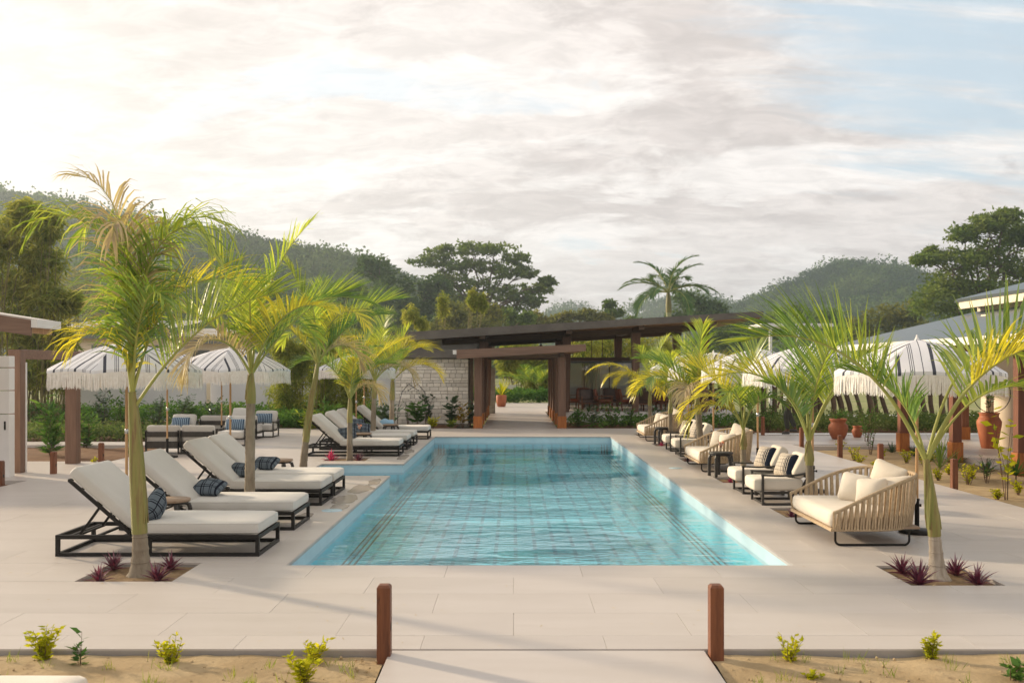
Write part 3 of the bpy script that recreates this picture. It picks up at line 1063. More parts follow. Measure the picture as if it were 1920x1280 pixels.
def leaf_quads(P, Dr, L, W, rng, flat=None):
    """pointed leaf quads starting at P along Dr"""
    Dr = norm(Dr)
    S_ = rng.normal(0, 1, Dr.shape)
    if flat is not None:
        S_ = np.cross(Dr, np.array([[0, 0, 1.0]])) + flat * S_
    S_ = S_ - Dr * np.sum(S_ * Dr, -1, keepdims=True)
    S_ = norm(S_)
    L = np.asarray(L).reshape(-1, 1)
    W = np.asarray(W).reshape(-1, 1)
    a = P
    b = P + Dr * L * 0.45 + S_ * W * 0.5
    c = P + Dr * L
    d = P + Dr * L * 0.45 - S_ * W * 0.5
    V = np.stack([a, b, c, d], 1).reshape(-1, 3)
    Fc = np.arange(len(P) * 4).reshape(-1, 4)
    return V, Fc


hill('hill', 'near wooded hill rising on the left', [(-400, 330), (-120, 372), (0, 376), (60, 370), (130, 382), (210, 378), (270, 386), (340, 396), (400, 408), (440, 416), (500, 434),
     (560, 444), (620, 456), (690, 470), (745, 494), (800, 520), (860, 545), (930, 590), (1000, 640)], 330, 150, 11, 3000, 8.5, nleaf=110)
hill('hill', 'middle wooded hill on the right', [(1300, 640), (1345, 575), (1375, 558), (1420, 540), (1470, 522), (1510, 508), (1545, 490), (1580, 482), (1620, 486), (1660, 494), (1700, 505), (1760, 512),
     (1850, 520), (2000, 525), (2300, 540)], 560, 260, 23, 2300, 11.0, nleaf=80)
hill('hill', 'far blue hill in the centre', [(900, 640), (990, 600), (1020, 574), (1050, 561), (1080, 558), (1110, 565), (1140, 576), (1170, 572), (1205, 556), (1240, 546), (1270, 540), (1300, 538), (1330, 545), (1360, 562),
     (1400, 580), (1470, 600)], 780, 300, 37, 1300, 15.0, nleaf=60)

# ------------------------------------------------------------------ trees and plants


def crown_leaves(rng, clumps, n_sub, n_leaf, leaf, aspect=0.5, spread=0.16, droop=0.0, shell=0.5, name='crown', mat='tree_leaf', parent=None, flat=0.6):
    """clumps: (cx,cy,cz,rx,ry,rz). Each is filled with tufts, each tuft with leaves."""
    Ps, Ls = [], []
    for (cx, cy, cz, rx, ry, rz) in clumps:
        u = norm(rng.normal(0, 1, (n_sub, 3)))
        r = rng.random((n_sub, 1)) ** shell
        c = u * r * np.array([[rx, ry, rz]]) + np.array([[cx, cy, cz]])
        sp = spread * (rx + ry + rz) / 3
        q = c[:, None, :] + rng.normal(0, 1, (n_sub, n_leaf, 3)) * np.array([sp, sp, sp * flat])
        Ps.append(q.reshape(-1, 3))
    P = np.concatenate(Ps)
    Dr = rng.normal(0, 1, P.shape)
    Dr[:, 2] = Dr[:, 2] * 0.6 - droop
    L = leaf * rng.uniform(0.6, 1.35, len(P))
    V, Fc = leaf_quads(P, Dr, L, L * aspect, rng)
    return np_obj(name, V, Fc, mat, parent)


def limbs(m, base, targets, r0, rng, fork=0.45, wob=0.3):
    top = Vector(base)
    for t in targets:
        t = Vector(t)
        pts = []
        n = 6
        for i in range(n + 1):
            f = i / n
            p = top.lerp(t, f)
            p.z = top.z + (t.z - top.z) * (f ** 0.8)
            if 0 < i < n:
                p += Vector((rng.uniform(-1, 1), rng.uniform(-1, 1), rng.uniform(-0.5, 0.5))) * wob * (t - top).length * 0.12
            pts.append(p)
        m.tube(pts, [r0 * (1 - 0.85 * i / n) for i in range(n + 1)], 6)
        for k in range(3):
            f = rng.uniform(0.45, 0.9)
            p = top.lerp(t, f)
            p.z = top.z + (t.z - top.z) * (f ** 0.8)
            q = p + Vector((rng.uniform(-1, 1), rng.uniform(-1, 1), rng.uniform(0.1, 0.8))) * (t - top).length * 0.3
            m.tube([p, p.lerp(q, 0.5) + Vector((0, 0, 0.05)), q], [r0 * 0.35, r0 * 0.22, r0 * 0.08], 5)


def broad_tree(label, loc, height, trunk_r, clumps, n_sub, n_leaf, leaf, mat, seed, aspect=0.5, spread=0.16, shell=0.5, fork_z=0.35, flat=0.6, group=None, cat='tree', bark='bark', droop=0.0, name='tree'):
    rng = np.random.default_rng(seed)
    t = thing(name, label, cat, loc, 0, group)
    m = MB()
    fz = height * fork_z
    m.tube([(0, 0, -0.3), (0.05, 0, fz * 0.4), (-0.03, 0.04, fz * 0.8), (0, 0, fz)], [trunk_r * 1.5, trunk_r * 1.1, trunk_r, trunk_r * 0.9], 10)
    limbs(m, (0, 0, fz * 0.95), [(c[0] * 0.9, c[1] * 0.9, c[2]) for c in clumps], trunk_r * 0.5, rng)
    m.build('trunk', bark, t)
    crown_leaves(rng, clumps, n_sub, n_leaf, leaf, aspect, spread, droop, shell, 'crown', mat, t, flat)
    return t


def at(px, Y):
    return (px - 963) / F_PX * Y


def zat(py, Y):
    return H + (690 - py) / F_PX * Y


# the umbrella-crowned tree behind the pavilion
Yt = 160
s = Yt / F_PX
cl = []
for (px, py, rw, rh) in ((800, 490, 36, 11), (840, 474, 40, 14), (885, 466, 44, 12), (930, 472, 44, 12), (968, 485, 30, 12), (985, 510, 22, 10), (860, 500, 44, 14), (905, 500, 42, 14), (945, 512, 38, 14),
                         (830, 520, 34, 14), (880, 532, 44, 16), (930, 545, 40, 18), (965, 555, 32, 14), (1005, 540, 30, 12), (1025, 530, 18, 8), (1000, 565, 24, 12), (845, 550, 46, 20), (900, 565, 50, 18),
                         (815, 560, 30, 20), (960, 585, 36, 16), (870, 585, 60, 20)):
    cl.append((at(px, Yt) - at(905, Yt), random.uniform(-2.2, 2.2), zat(py, Yt), rw * s, rw * s * 0.9, rh * s))
broad_tree('tall spreading umbrella crowned tree behind the pavilion roof', (at(905, Yt), Yt, 0), 22, 0.6, cl, 30, 26, 0.62, 'tree_leaf', 101, shell=0.4, fork_z=0.45, flat=0.35, spread=0.14)

bgtrees = [
    # label, px, Y, list of (px,py,rw,rh), mat, leaf
    ('dark rounded tree left of the umbrella crowned tree', 735, 66, [(700, 500, 34, 22), (735, 540, 40, 40), (760, 580, 50, 36), (700, 570, 44, 44), (800, 575, 40, 30), (820, 540, 30, 24), (720, 620, 60, 30)], 'tree_leaf_deep', 0.3),
    ('light green bushy tree just above the pavilion roof', 880, 48, [(850, 590, 26, 18), (885, 580, 30, 22), (920, 585, 26, 20), (860, 612, 36, 20), (910, 612, 36, 20), (830, 615, 26, 18)], 'tree_leaf_warm', 0.2),
    ('small dark tree with blue green leaves beside the pavilion roof', 900, 50, [(955, 590, 18, 14), (970, 610, 22, 14), (990, 600, 14, 10)], 'tree_leaf', 0.2),
    ('yellow green low tree above the pavilion roof', 1110, 58, [(1000, 600, 22, 14), (1030, 605, 22, 12), (1060, 596, 20, 10), (1100, 590, 24, 10), (1130, 598, 24, 12)], 'tree_leaf_warm', 0.22),
    ('slender feathery tree standing against the far blue hill', 1140, 60, [(1140, 572, 12, 7), (1148, 588, 16, 8), (1128, 600, 18, 10)], 'tree_leaf', 0.2),
    ('dark round tree right of the royal palm', 1300, 70, [(1285, 560, 24, 18), (1315, 566, 26, 20), (1345, 578, 22, 16), (1280, 590, 30, 20), (1330, 595, 40, 18)], 'tree_leaf_deep', 0.26),
    ('small dark tree below the royal palm crown', 1200, 64, [(1190, 605, 20, 12), (1215, 612, 26, 12)], 'tree_leaf', 0.22),
    ('bushy tree seen past the right tip of the pavilion roof', 1390, 62, [(1360, 620, 34, 26), (1400, 610, 36, 20), (1440, 620, 34, 22), (1390, 650, 50, 26), (1330, 650, 40, 24)], 'tree_leaf', 0.24),
    ('broad green tree between the roof tip and the right hill', 1490, 72, [(1460, 600, 30, 18), (1500, 590, 36, 18), (1540, 600, 34, 20), (1500, 630, 60, 30), (1570, 625, 40, 26)], 'tree_leaf', 0.26),
    ('dense tree low behind the slate roof', 1640, 66, [(1610, 620, 36, 24), (1650, 600, 36, 24), (1690, 590, 30, 24), (1640, 645, 60, 30), (1700, 630, 50, 30)], 'tree_leaf_warm', 0.26),
    ('tall pale grey tree behind the front left palms', 470, 58, [(440, 560, 40, 30), (490, 545, 40, 30), (530, 580, 40, 36), (460, 610, 60, 30)], 'tree_leaf', 0.26),
    ('dark tree behind the cream building', 300, 62, [(260, 540, 44, 34), (320, 520, 44, 34), (380, 550, 44, 34), (300, 590, 70, 34), (380, 600, 60, 30)], 'tree_leaf', 0.26),
    ('warm green tree between the corrugated roof and the hill', 180, 60, [(150, 540, 44, 40), (210, 560, 44, 36), (170, 600, 60, 30)], 'tree_leaf_warm', 0.26),
    ('rounded tree above the hedge behind the fourth left palm', 640, 55, [(600, 560, 34, 26), (650, 545, 34, 26), (620, 600, 60, 34), (680, 600, 50, 34)], 'tree_leaf', 0.24),
]
for i, (lab, px, Y, cs, mt, lf) in enumerate(bgtrees):
    k_ = 1.0 if Y < 45 else 2.3
    Y *= k_
    lf *= k_
    s = Y / F_PX
    X0 = at(px, Y)
    rr = random.Random(i)
    cl = [(at(c[0], Y) - X0, rr.uniform(-1.5, 1.5) * k_, zat(c[1], Y), c[2] * s, c[2] * s, c[3] * s) for c in cs]
    hmax = max(c[2] for c in cl)
    broad_tree(lab, (X0, Y, 0), hmax, 0.18 * k_, cl, 40, 26, lf, mt, 200 + i, shell=0.42, group='trees beyond the buildings', fork_z=0.3, spread=0.2)

# large tree mass on the right
Y = 120
s = Y / F_PX
X0 = at(1850, Y)
cl = []
for (px, py, rw, rh) in ((1730, 490, 30, 12), (1760, 475, 26, 14), (1800, 440, 32, 16), (1840, 425, 36, 20), (1875, 410, 30, 14), (1900, 445, 34, 20), (1940, 430, 40, 24), (1800, 490, 44, 26), (1860, 480, 50, 30),
                         (1780, 530, 46, 30), (1840, 540, 60, 34), (1910, 520, 60, 40), (1740, 570, 44, 28), (1800, 590, 60, 34), (1890, 590, 70, 40), (1960, 500, 60, 50), (2010, 470, 60, 50), (1980, 580, 80, 50)):
    cl.append((at(px, Y) - X0, random.uniform(-2, 2), zat(py, Y), rw * s, rw * s, rh * s))
broad_tree('huge spreading green tree towering behind the right building', (X0, Y, 0), 20, 0.6, cl, 60, 28, 0.48, 'tree_leaf', 321, shell=0.42, fork_z=0.3, spread=0.17, flat=0.5)


def feather_clump(label, name, px, Y, cs, mat, seed, leaf=0.26, n_sub=70, n_leaf=18, culm=True, cat='bamboo', aspect=0.16, group=None, culm_r=0.02, droop=0.9):
    rng = np.random.default_rng(seed)
    s = Y / F_PX
    X0 = at(px, Y)
    t = thing(name, label, cat, (X0, Y, 0), 0, group)
    cl = [(at(c[0], Y) - X0, rng.uniform(-0.4, 0.4), zat(c[1], Y), c[2] * s, c[2] * s * 0.7, c[3] * s) for c in cs]
    crown_leaves(rng, cl, n_sub, n_leaf, leaf, aspect, 0.16, droop, 0.5, 'crown', mat, t, 0.9)
    if culm:
        m = MB()
        for c in cl:
            for k in range(7):
                bx = c[0] * 0.9 + rng.uniform(-1, 1) * c[3] * 0.8
                tx, ty, tz = c[0] + rng.uniform(-1, 1) * c[3], c[1] + rng.uniform(-1, 1) * c[4], c[2] + rng.uniform(0, 0.8) * c[5]
                m.tube([(bx, c[1], -0.1), (bx * 0.7 + tx * 0.3, c[1], tz * 0.5), (tx, ty, tz)], [culm_r, culm_r * 0.8, culm_r * 0.3], 5)
        m.build('stem', 'bamboo_stem', t)
    return t


surf('bamboo_stem', (0.22, 0.20, 0.07), (0.15, 0.12, 0.05), scale=5, rough=0.6)
feather_clump('towering feathery bamboo at the left edge beside the hill', 'bamboo', 50, 31, [(40, 400, 30, 34), (90, 420, 26, 36), (10, 450, 44, 50), (70, 480, 44, 50), (20, 540, 56, 50), (90, 560, 40, 44), (40, 620, 60, 40),
              (100, 640, 34, 40), (-50, 480, 70, 90), (-60, 600, 70, 60), (130, 560, 16, 20), (60, 690, 60, 40), (130, 700, 20, 30)], 'bamboo_leaf', 401, leaf=0.30, n_sub=110, n_leaf=18)
for i, (lab, px, w) in enumerate((('thick bamboo hedge clump behind the sofas', 545, 34), ('thick bamboo hedge clump left of the third palm', 610, 36), ('thick bamboo hedge clump behind the striped umbrella and third palm', 672, 34))):
    feather_clump(lab, 'bamboo', px, 31.5 + 0.4 * i, [(px - 12, 650 - 4 * i, w * 0.7, 26), (px + 14, 668, w * 0.7, 26), (px, 700, w, 34), (px - 10, 742, w, 34), (px + 12, 772, w, 26)], 'bamboo_leaf', 410 + i, leaf=0.17, n_sub=150, n_leaf=16,
                  group='bamboo hedge behind the pool', culm_r=0.012)
feather_clump('tall bamboo behind the clerestory of the pavilion', 'bamboo', 1150, 46, [(1090, 655, 34, 34), (1140, 650, 34, 34), (1190, 655, 34, 34), (1240, 655, 30, 30)], 'bamboo_leaf', 431, leaf=0.26, n_sub=110)
feather_clump('feathery yellow shrub beside the umbrella crowned tree', 'bamboo', 760, 56, [(770, 590, 16, 20), (790, 606, 14, 16), (830, 570, 10, 26), (885, 560, 8, 22), (905, 565, 8, 20)], 'bamboo_leaf', 433, leaf=0.26, n_sub=60)

# ------------------------------------------------------------------ palms


def frond_mesh(L, el0, bend, nleaf, leaflen, width, fold, droop, rng, rr=0.012, start=0.16, sweep=0.0, curl=1.6):
    """frond in local space heading +X. fold: upward V of the leaflets (deg); droop: how far leaflet tips hang"""
    m = MB()
    N = 14
    pts = [Vector((0, 0, 0))]
    for i in range(N):
        f = (i + 0.5) / N
        el = R(el0) - R(bend) * (f ** curl)
        side = R(sweep) * f
        d = Vector((math.cos(el) * math.cos(side), math.cos(el) * math.sin(side), math.sin(el)))
        pts.append(pts[-1] + d * (L / N))
    rad = [rr * (1.25 - 1.1 * i / N) for i in range(N + 1)]
    m.tube(pts, rad, 5, 0, cap=False)

    def P(t):
        a = t * N
        i = min(int(a), N - 1)
        return pts[i].lerp(pts[i + 1], a - i), (pts[i + 1] - pts[i]).normalized()
    for k in range(nleaf):
        for sgn in (-1, 1):
            t = start + (0.995 - start) * (k + rng.uniform(-0.25, 0.25) + 0.5) / nleaf
            t = min(max(t, start), 0.999)
            p, tg = P(t)
            side = tg.cross(Vector((0, 0, 1)))
            if side.length < 0.05:
                side = Vector((0, 1, 0))
            side.normalize()
            nor = side.cross(tg).normalized()
            u = (t - start) / (1 - start)
            ll = leaflen * (0.45 + 0.75 * math.sin(PI * min(1, (u * 0.85 + 0.16)))) * rng.uniform(0.85, 1.1)
            ang = R(58 - 38 * u + rng.uniform(-6, 6))
            fo = R(fold + rng.uniform(-12, 12))
            d = (tg * math.cos(ang) + side * (sgn * math.sin(ang) * math.cos(fo)) + nor * (math.sin(ang) * math.sin(fo))).normalized()
            w = width * rng.uniform(0.8, 1.15)
            q = p.copy()
            ns = 4
            step = ll / ns
            dr = droop * rng.uniform(0.6, 1.5)
            left, right = [], []
            for j in range(ns + 1):
                f = j / ns
                ww = w * (0.55 + 0.9 * f if f < 0.35 else (1.0 - (f - 0.35) / 0.65 * 0.92)) * 0.5
                wd = d.cross(nor)
                if wd.length < 0.05:
                    wd = tg.copy()
                wd.normalize()
                tw = (wd + nor * 0.35 * sgn).normalized()
                left.append(q - tw * ww)
                right.append(q + tw * ww)
                q = q + d * step
                d = (d + Vector((0, 0, -dr * (0.25 + f) * 0.55))).normalized()
            vs = left + right
            fs = [(j, j + 1, ns + 2 + j, ns + 1 + j) for j in range(ns)]
            m.add(vs, fs, 1, True)
    return m


def palm(label, loc, lean, trunk_h, shaft_h, r0, r1, fronds, seed, bark='palm_bark', pale=False, group='young palms lining the pool', pieces=None, flare=1.6, petiole=0.0):
    """lean: (dx,dy) of the top of the shaft; fronds: list of dicts"""
    rng = random.Random(seed)
    t = thing('palm_tree', label, 'palm tree', loc, 0, group)
    top = trunk_h + shaft_h

    def axis(z):
        f = z / top
        return Vector((lean[0] * f ** 1.4, lean[1] * f ** 1.4, z))
    m = MB()
    n = 16
    pts, rad = [], []
    for i in range(n + 1):
        z = -0.04 + (trunk_h + 0.04) * i / n
        f = max(0.0, z / trunk_h)
        rr = r0 + (r1 - r0) * f
        rr *= 1 + (flare - 1) * math.exp(-f * 9)
        rr *= 1 + 0.035 * math.sin(i * 2.1) + rng.uniform(-0.02, 0.02)
        pts.append(axis(max(z, 0)) + Vector((0, 0, min(z, 0))))
        rad.append(rr)
    m.tube(pts, rad, 12, 0)
    for k in range(int(trunk_h / 0.11)):
        z = 0.12 + k * 0.11
        if z < trunk_h * 0.96:
            f = z / trunk_h
            rr = (r0 + (r1 - r0) * f) * (1 + (flare - 1) * math.exp(-f * 9))
            a = axis(z)
            m.tube([a - Vector((0, 0, 0.006)), a, a + Vector((0, 0, 0.006))], [rr * 1.0, rr * 1.09, rr * 1.0], 12, 0, cap=False)
    m.build('trunk', bark, t)
    m = MB()
    pts, rad = [], []
    for i in range(9):
        f = i / 8
        pts.append(axis(trunk_h - 0.03 + (shaft_h + 0.03) * f))
        rad.append(r1 * (1.12 + 0.10 * math.sin(PI * min(1, f * 1.3)) - 0.55 * f ** 1.5))
    m.tube(pts, rad, 12, 0)
    # loose sheath edges wrapping the shaft
    for k in range(3):
        a0 = rng.uniform(0, 2 * PI)
        q = []
        for i in range(7):
            f = i / 6
            a = a0 + 1.5 * f
            c = axis(trunk_h + shaft_h * (0.05 + 0.9 * f))
            rr = r1 * (1.22 - 0.55 * f)
            q.append(c + Vector((math.cos(a) * rr, math.sin(a) * rr, 0)))
        m.tube(q, [0.006] + [0.012] * 5 + [0.005], 5, 0)
    m.build('crownshaft', 'crownshaft', t)
    for i, fr in enumerate(fronds):
        az = fr['az']
        L = fr.get('L', 1.8)
        mesh = frond_mesh(L, fr.get('el', 70), fr.get('bend', 80), fr.get('n', 46), fr.get('ll', 0.42), fr.get('w', 0.026), fr.get('fold', 25), fr.get('droop', 0.5), rng,
                          rr=fr.get('rr', 0.014), start=fr.get('start', 0.18), sweep=fr.get('sweep', 0), curl=fr.get('curl', 1.6))
        zo = top * fr.get('z', 1.0) - 0.03
        o = mesh.build('frond', ['rachis', fr.get('mat', 'palm_leaf')], t, loc=axis(zo), rot=(0, 0, R(az)))
    return t


def auto_fronds(rng, n, L, el=(55, 85), bend=(60, 110), droop=(0.4, 0.9), ll=0.40, fold=25, dry=1, yellow=2, green=2, **kw):
    out = []
    a0 = rng.uniform(0, 360)
    for i in range(n):
        out.append(dict(az=a0 + i * 137.5 + rng.uniform(-12, 12), L=L * rng.uniform(0.8, 1.12), el=rng.uniform(*el) if i > 1 else 84, bend=rng.uniform(*bend) * (1 if i > 1 else 0.4), droop=rng.uniform(*droop),
                        ll=ll * rng.uniform(0.85, 1.1), fold=fold + rng.uniform(-12, 12), mat='palm_leaf', **kw))
    idx = list(range(2, n))
    rng.shuffle(idx)
    for k in idx[:dry]:
        out[k]['mat'] = 'palm_leaf_dry'
        out[k]['bend'] = 150
        out[k]['el'] = 55
        out[k]['L'] *= 0.75
        out[k]['droop'] = 1.5
    for k in idx[dry:dry + yellow]:
        out[k]['mat'] = 'palm_leaf_yellow'
        out[k]['bend'] *= 1.15
    for k in idx[dry + yellow:dry + yellow + green]:
        out[k]['mat'] = 'palm_leaf_green'
    return out


rg = random.Random(11)
# front left palm: tall, heavy drooping crown
fr = [
    dict(az=170, L=2.1, el=88, bend=95, droop=1.1, ll=0.50, curl=5.0, start=0.30, mat='palm_leaf_dry'),
    dict(az=150, L=1.95, el=88, bend=158, droop=1.8, ll=0.55, curl=4.2, start=0.22, mat='palm_leaf'),
    dict(az=190, L=2.05, el=87, bend=168, droop=2.0, ll=0.55, curl=3.8, start=0.22, mat='palm_leaf'),
    dict(az=15, L=2.1, el=87, bend=173, droop=1.9, ll=0.55, curl=3.8, start=0.22, mat='palm_leaf'),
    dict(az=-25, L=2.0, el=85, bend=173, droop=1.8, ll=0.55, curl=3.4, start=0.22, mat='palm_leaf'),
    dict(az=-80, L=1.9, el=88, bend=173, droop=2.0, ll=0.55, curl=3.8, start=0.22, mat='palm_leaf_dry'),
    dict(az=85, L=2.0, el=88, bend=168, droop=1.8, ll=0.55, curl=3.8, start=0.22, mat='palm_leaf'),
    dict(az=120, L=1.75, el=80, bend=165, droop=1.8, ll=0.55, curl=3.0, start=0.22, mat='palm_leaf_green'),
    dict(az=30, L=1.9, el=76, bend=150, droop=1.3, ll=0.55, curl=2.4, start=0.22, mat='palm_leaf_yellow', fold=35),
    dict(az=8, L=1.75, el=58, bend=50, droop=0.5, ll=0.62, fold=55, start=0.25, mat='palm_leaf', z=0.92),
    dict(az=178, L=0.95, el=84, bend=160, droop=1.6, ll=0.45, start=0.2, mat='palm_leaf_yellow', curl=2.2),
    dict(az=-50, L=1.35, el=80, bend=120, droop=0.9, ll=0.5, start=0.2, mat='palm_leaf_green', curl=2.4),
]
for k_, d_ in enumerate(fr):
    d_['n'] = 42
    d_['w'] = 0.023
    if k_ < 8:
        d_['L'] *= 1.06
palm('tallest drooping palm, in the front left planter beside the nearest loungers', (LP_X, PALM_Y[0], -0.03), (-0.08, 0), 0.40, 1.22, 0.085, 0.060, fr, 1, flare=1.55)
fr = auto_fronds(random.Random(5), 10, 1.95, el=(58, 82), bend=(70, 120), droop=(0.5, 0.9), ll=0.50, dry=1)
fr += [dict(az=15, L=1.75, el=58, bend=45, droop=0.15, ll=0.60, mat='palm_leaf', fold=30)]
palm('second palm of the left row, rising between the paired loungers', (LP_X, PALM_Y[1], -0.03), (0.02, 0), 1.42, 0.35, 0.066, 0.056, fr, 2, flare=1.2)
fr = auto_fronds(random.Random(8), 9, 1.8, el=(52, 80), bend=(60, 115), droop=(0.4, 0.9), ll=0.46, dry=1)
fr += [dict(az=10, L=1.8, el=62, bend=60, droop=0.15, ll=0.55, mat='palm_leaf', fold=30)]
palm('third palm of the left row with a slim trunk by the pool step', (LP_X - 0.12, PALM_Y[2], -0.03), (0.25, 0), 0.67, 1.25, 0.072, 0.050, fr, 3, flare=1.2)
fr = auto_fronds(random.Random(14), 9, 1.5, el=(60, 82), bend=(50, 110), droop=(0.4, 1.0), ll=0.42, dry=1, green=3)
fr += [dict(az=20, L=1.7, el=66, bend=50, droop=0.2, ll=0.5, mat='palm_leaf_yellow', fold=30)]
palm('fourth palm of the left row above pink leaved plants', (LP_X + 0.05, PALM_Y[3], -0.03), (0.0, 0), 0.78, 0.45, 0.06, 0.05, fr, 4, flare=1.3)
fr = auto_fronds(random.Random(21), 10, 1.8, el=(50, 80), bend=(60, 115), droop=(0.5, 0.9), ll=0.5, dry=1, yellow=4)
palm('fifth palm of the left row standing by the round table', (LP_X, PALM_Y[4], -0.03), (0.05, 0), 1.15, 0.4, 0.066, 0.055, fr, 5, flare=1.1)
fr = auto_fronds(random.Random(29), 10, 1.9, el=(45, 80), bend=(60, 110), droop=(0.4, 0.9), ll=0.52, dry=0, yellow=6)
palm('rear palm of the left row in front of the pale stone wall', (LP_X, PALM_Y[5], -0.03), (0.02, 0), 1.0, 0.5, 0.075, 0.062, fr, 6, flare=1.2)

# right row
fr = [
    dict(az=170, L=2.1, el=66, bend=88, droop=0.30, ll=0.55, fold=62, start=0.34, curl=1.7, mat='palm_leaf', w=0.030, rr=0.017, n=38),
    dict(az=8, L=2.1, el=64, bend=60, droop=0.35, ll=0.62, fold=62, start=0.30, curl=1.5, mat='palm_leaf', w=0.031, rr=0.018, n=38),
    dict(az=-22, L=2.0, el=70, bend=95, droop=0.8, ll=0.60, fold=35, start=0.38, curl=1.6, mat='palm_leaf_yellow', w=0.030, rr=0.014),
    dict(az=32, L=2.1, el=70, bend=110, droop=0.9, ll=0.55, fold=30, start=0.42, mat='palm_leaf', w=0.028, rr=0.014),
    dict(az=150, L=1.15, el=78, bend=75, droop=0.6, ll=0.42, fold=35, start=0.30, mat='palm_leaf_green', w=0.026, rr=0.012),
    dict(az=14, L=1.55, el=58, bend=90, droop=0.8, ll=0.40, fold=20, start=0.4, mat='palm_leaf', w=0.024, rr=0.012),
]
palm('front right palm splitting into a wide V beside the rope daybed', (RP_X, PALM_YR[0], -0.03), (-0.10, 0), 0.40, 0.64, 0.070, 0.048, fr, 7, bark='palm_bark_pale', flare=1.75)
fr = [
    dict(az=165, L=1.85, el=75, bend=130, droop=0.55, ll=0.5, fold=40, start=0.25, mat='palm_leaf_yellow', rr=0.018),
    dict(az=10, L=1.67, el=70, bend=60, droop=0.4, ll=0.5, fold=40, start=0.3, mat='palm_leaf', rr=0.018),
    dict(az=100, L=1.76, el=84, bend=40, droop=0.35, ll=0.5, fold=30, start=0.3, mat='palm_leaf_green', rr=0.016),
    dict(az=-80, L=1.58, el=82, bend=60, droop=0.5, ll=0.5, fold=40, start=0.3, mat='palm_leaf', rr=0.016),
    dict(az=30, L=1.67, el=62, bend=75, droop=0.5, ll=0.5, fold=40, start=0.35, mat='palm_leaf_green', rr=0.018),
    dict(az=200, L=1.06, el=76, bend=70, droop=0.6, ll=0.4, fold=30, start=0.3, mat='palm_leaf_green', rr=0.014),
]
palm('second palm of the right row between the daybed and armchairs', (RP_X + 0.02, PALM_YR[1], -0.03), (-0.02, 0), 0.65, 0.28, 0.058, 0.045, fr, 8, flare=1.2)
fr = [
    dict(az=185, L=1.32, el=72, bend=165, droop=1.2, ll=0.45, fold=10, start=0.25, mat='palm_leaf_yellow', curl=1.3),
    dict(az=172, L=1.41, el=76, bend=150, droop=1.2, ll=0.45, fold=10, start=0.25, mat='palm_leaf_yellow', curl=1.4),
    dict(az=10, L=1.50, el=74, bend=60, droop=0.4, ll=0.5, fold=40, mat='palm_leaf', start=0.3),
    dict(az=60, L=1.67, el=80, bend=50, droop=0.4, ll=0.5, fold=40, mat='palm_leaf', start=0.3),
    dict(az=150, L=1.58, el=70, bend=60, droop=0.4, ll=0.5, fold=40, mat='palm_leaf_yellow', start=0.3),
    dict(az=-60, L=1.14, el=70, bend=110, droop=0.8, ll=0.4, fold=30, mat='palm_leaf_green', start=0.3),
    dict(az=-120, L=1.32, el=78, bend=130, droop=0.9, ll=0.4, fold=30, mat='palm_leaf', start=0.3),
]
palm('third palm of the right row with yellow fronds hanging over the daybed', (RP_X + 0.02, PALM_YR[2], -0.03), (0.0, 0), 0.55, 0.3, 0.055, 0.045, fr, 9, flare=1.2)
fr = auto_fronds(random.Random(41), 9, 1.5, el=(50, 80), bend=(60, 110), droop=(0.4, 0.8), ll=0.5, dry=1, yellow=4)
palm('fourth palm of the right row with a grey dried frond', (RP_X, PALM_YR[3], -0.03), (-0.08, 0), 0.95, 0.3, 0.072, 0.060, fr, 10, flare=1.2)
fr = auto_fronds(random.Random(47), 8, 1.45, el=(50, 80), bend=(90, 150), droop=(0.8, 1.2), ll=0.45, dry=0, yellow=4)
palm('fifth palm of the right row beside the far armchairs', (RP_X, PALM_YR[4], -0.03), (0.0, 0), 0.8, 0.3, 0.058, 0.05, fr, 11, flare=1.2)
fr = auto_fronds(random.Random(53), 8, 1.5, el=(50, 78), bend=(80, 150), droop=(0.8, 1.2), ll=0.45, dry=0, yellow=5)
fr += [dict(az=182, L=2.0, el=55, bend=95, droop=1.1, ll=0.45, fold=10, mat='palm_leaf_yellow')]
palm('rear palm of the right row arching towards the pavilion', (RP_X, PALM_YR[5], -0.03), (0.0, 0), 0.85, 0.35, 0.06, 0.05, fr, 12, flare=1.2)

# royal palm far behind
rr_ = random.Random(61)
fr = []
for i in range(15):
    fr.append(dict(az=i * 137.5, L=3.3 * rr_.uniform(0.85, 1.1), el=[86, 70, 60, 50, 40, 30, 55, 20, 65, 35, 10, 45, 5, 25, 15][i], bend=rr_.uniform(55, 95), droop=0.5, ll=0.80, w=0.09, n=34, fold=12, mat='royal_leaf', rr=0.04, curl=1.3))
t = palm('tall royal palm standing above the pavilion roof', (at(1256, 115), 115, 0), (-0.1, 0), 4.6, 1.3, 0.22, 0.17, fr, 15, bark='royal_trunk', group=None, flare=1.1)
t.scale = (1.85, 1.85, 1.85)


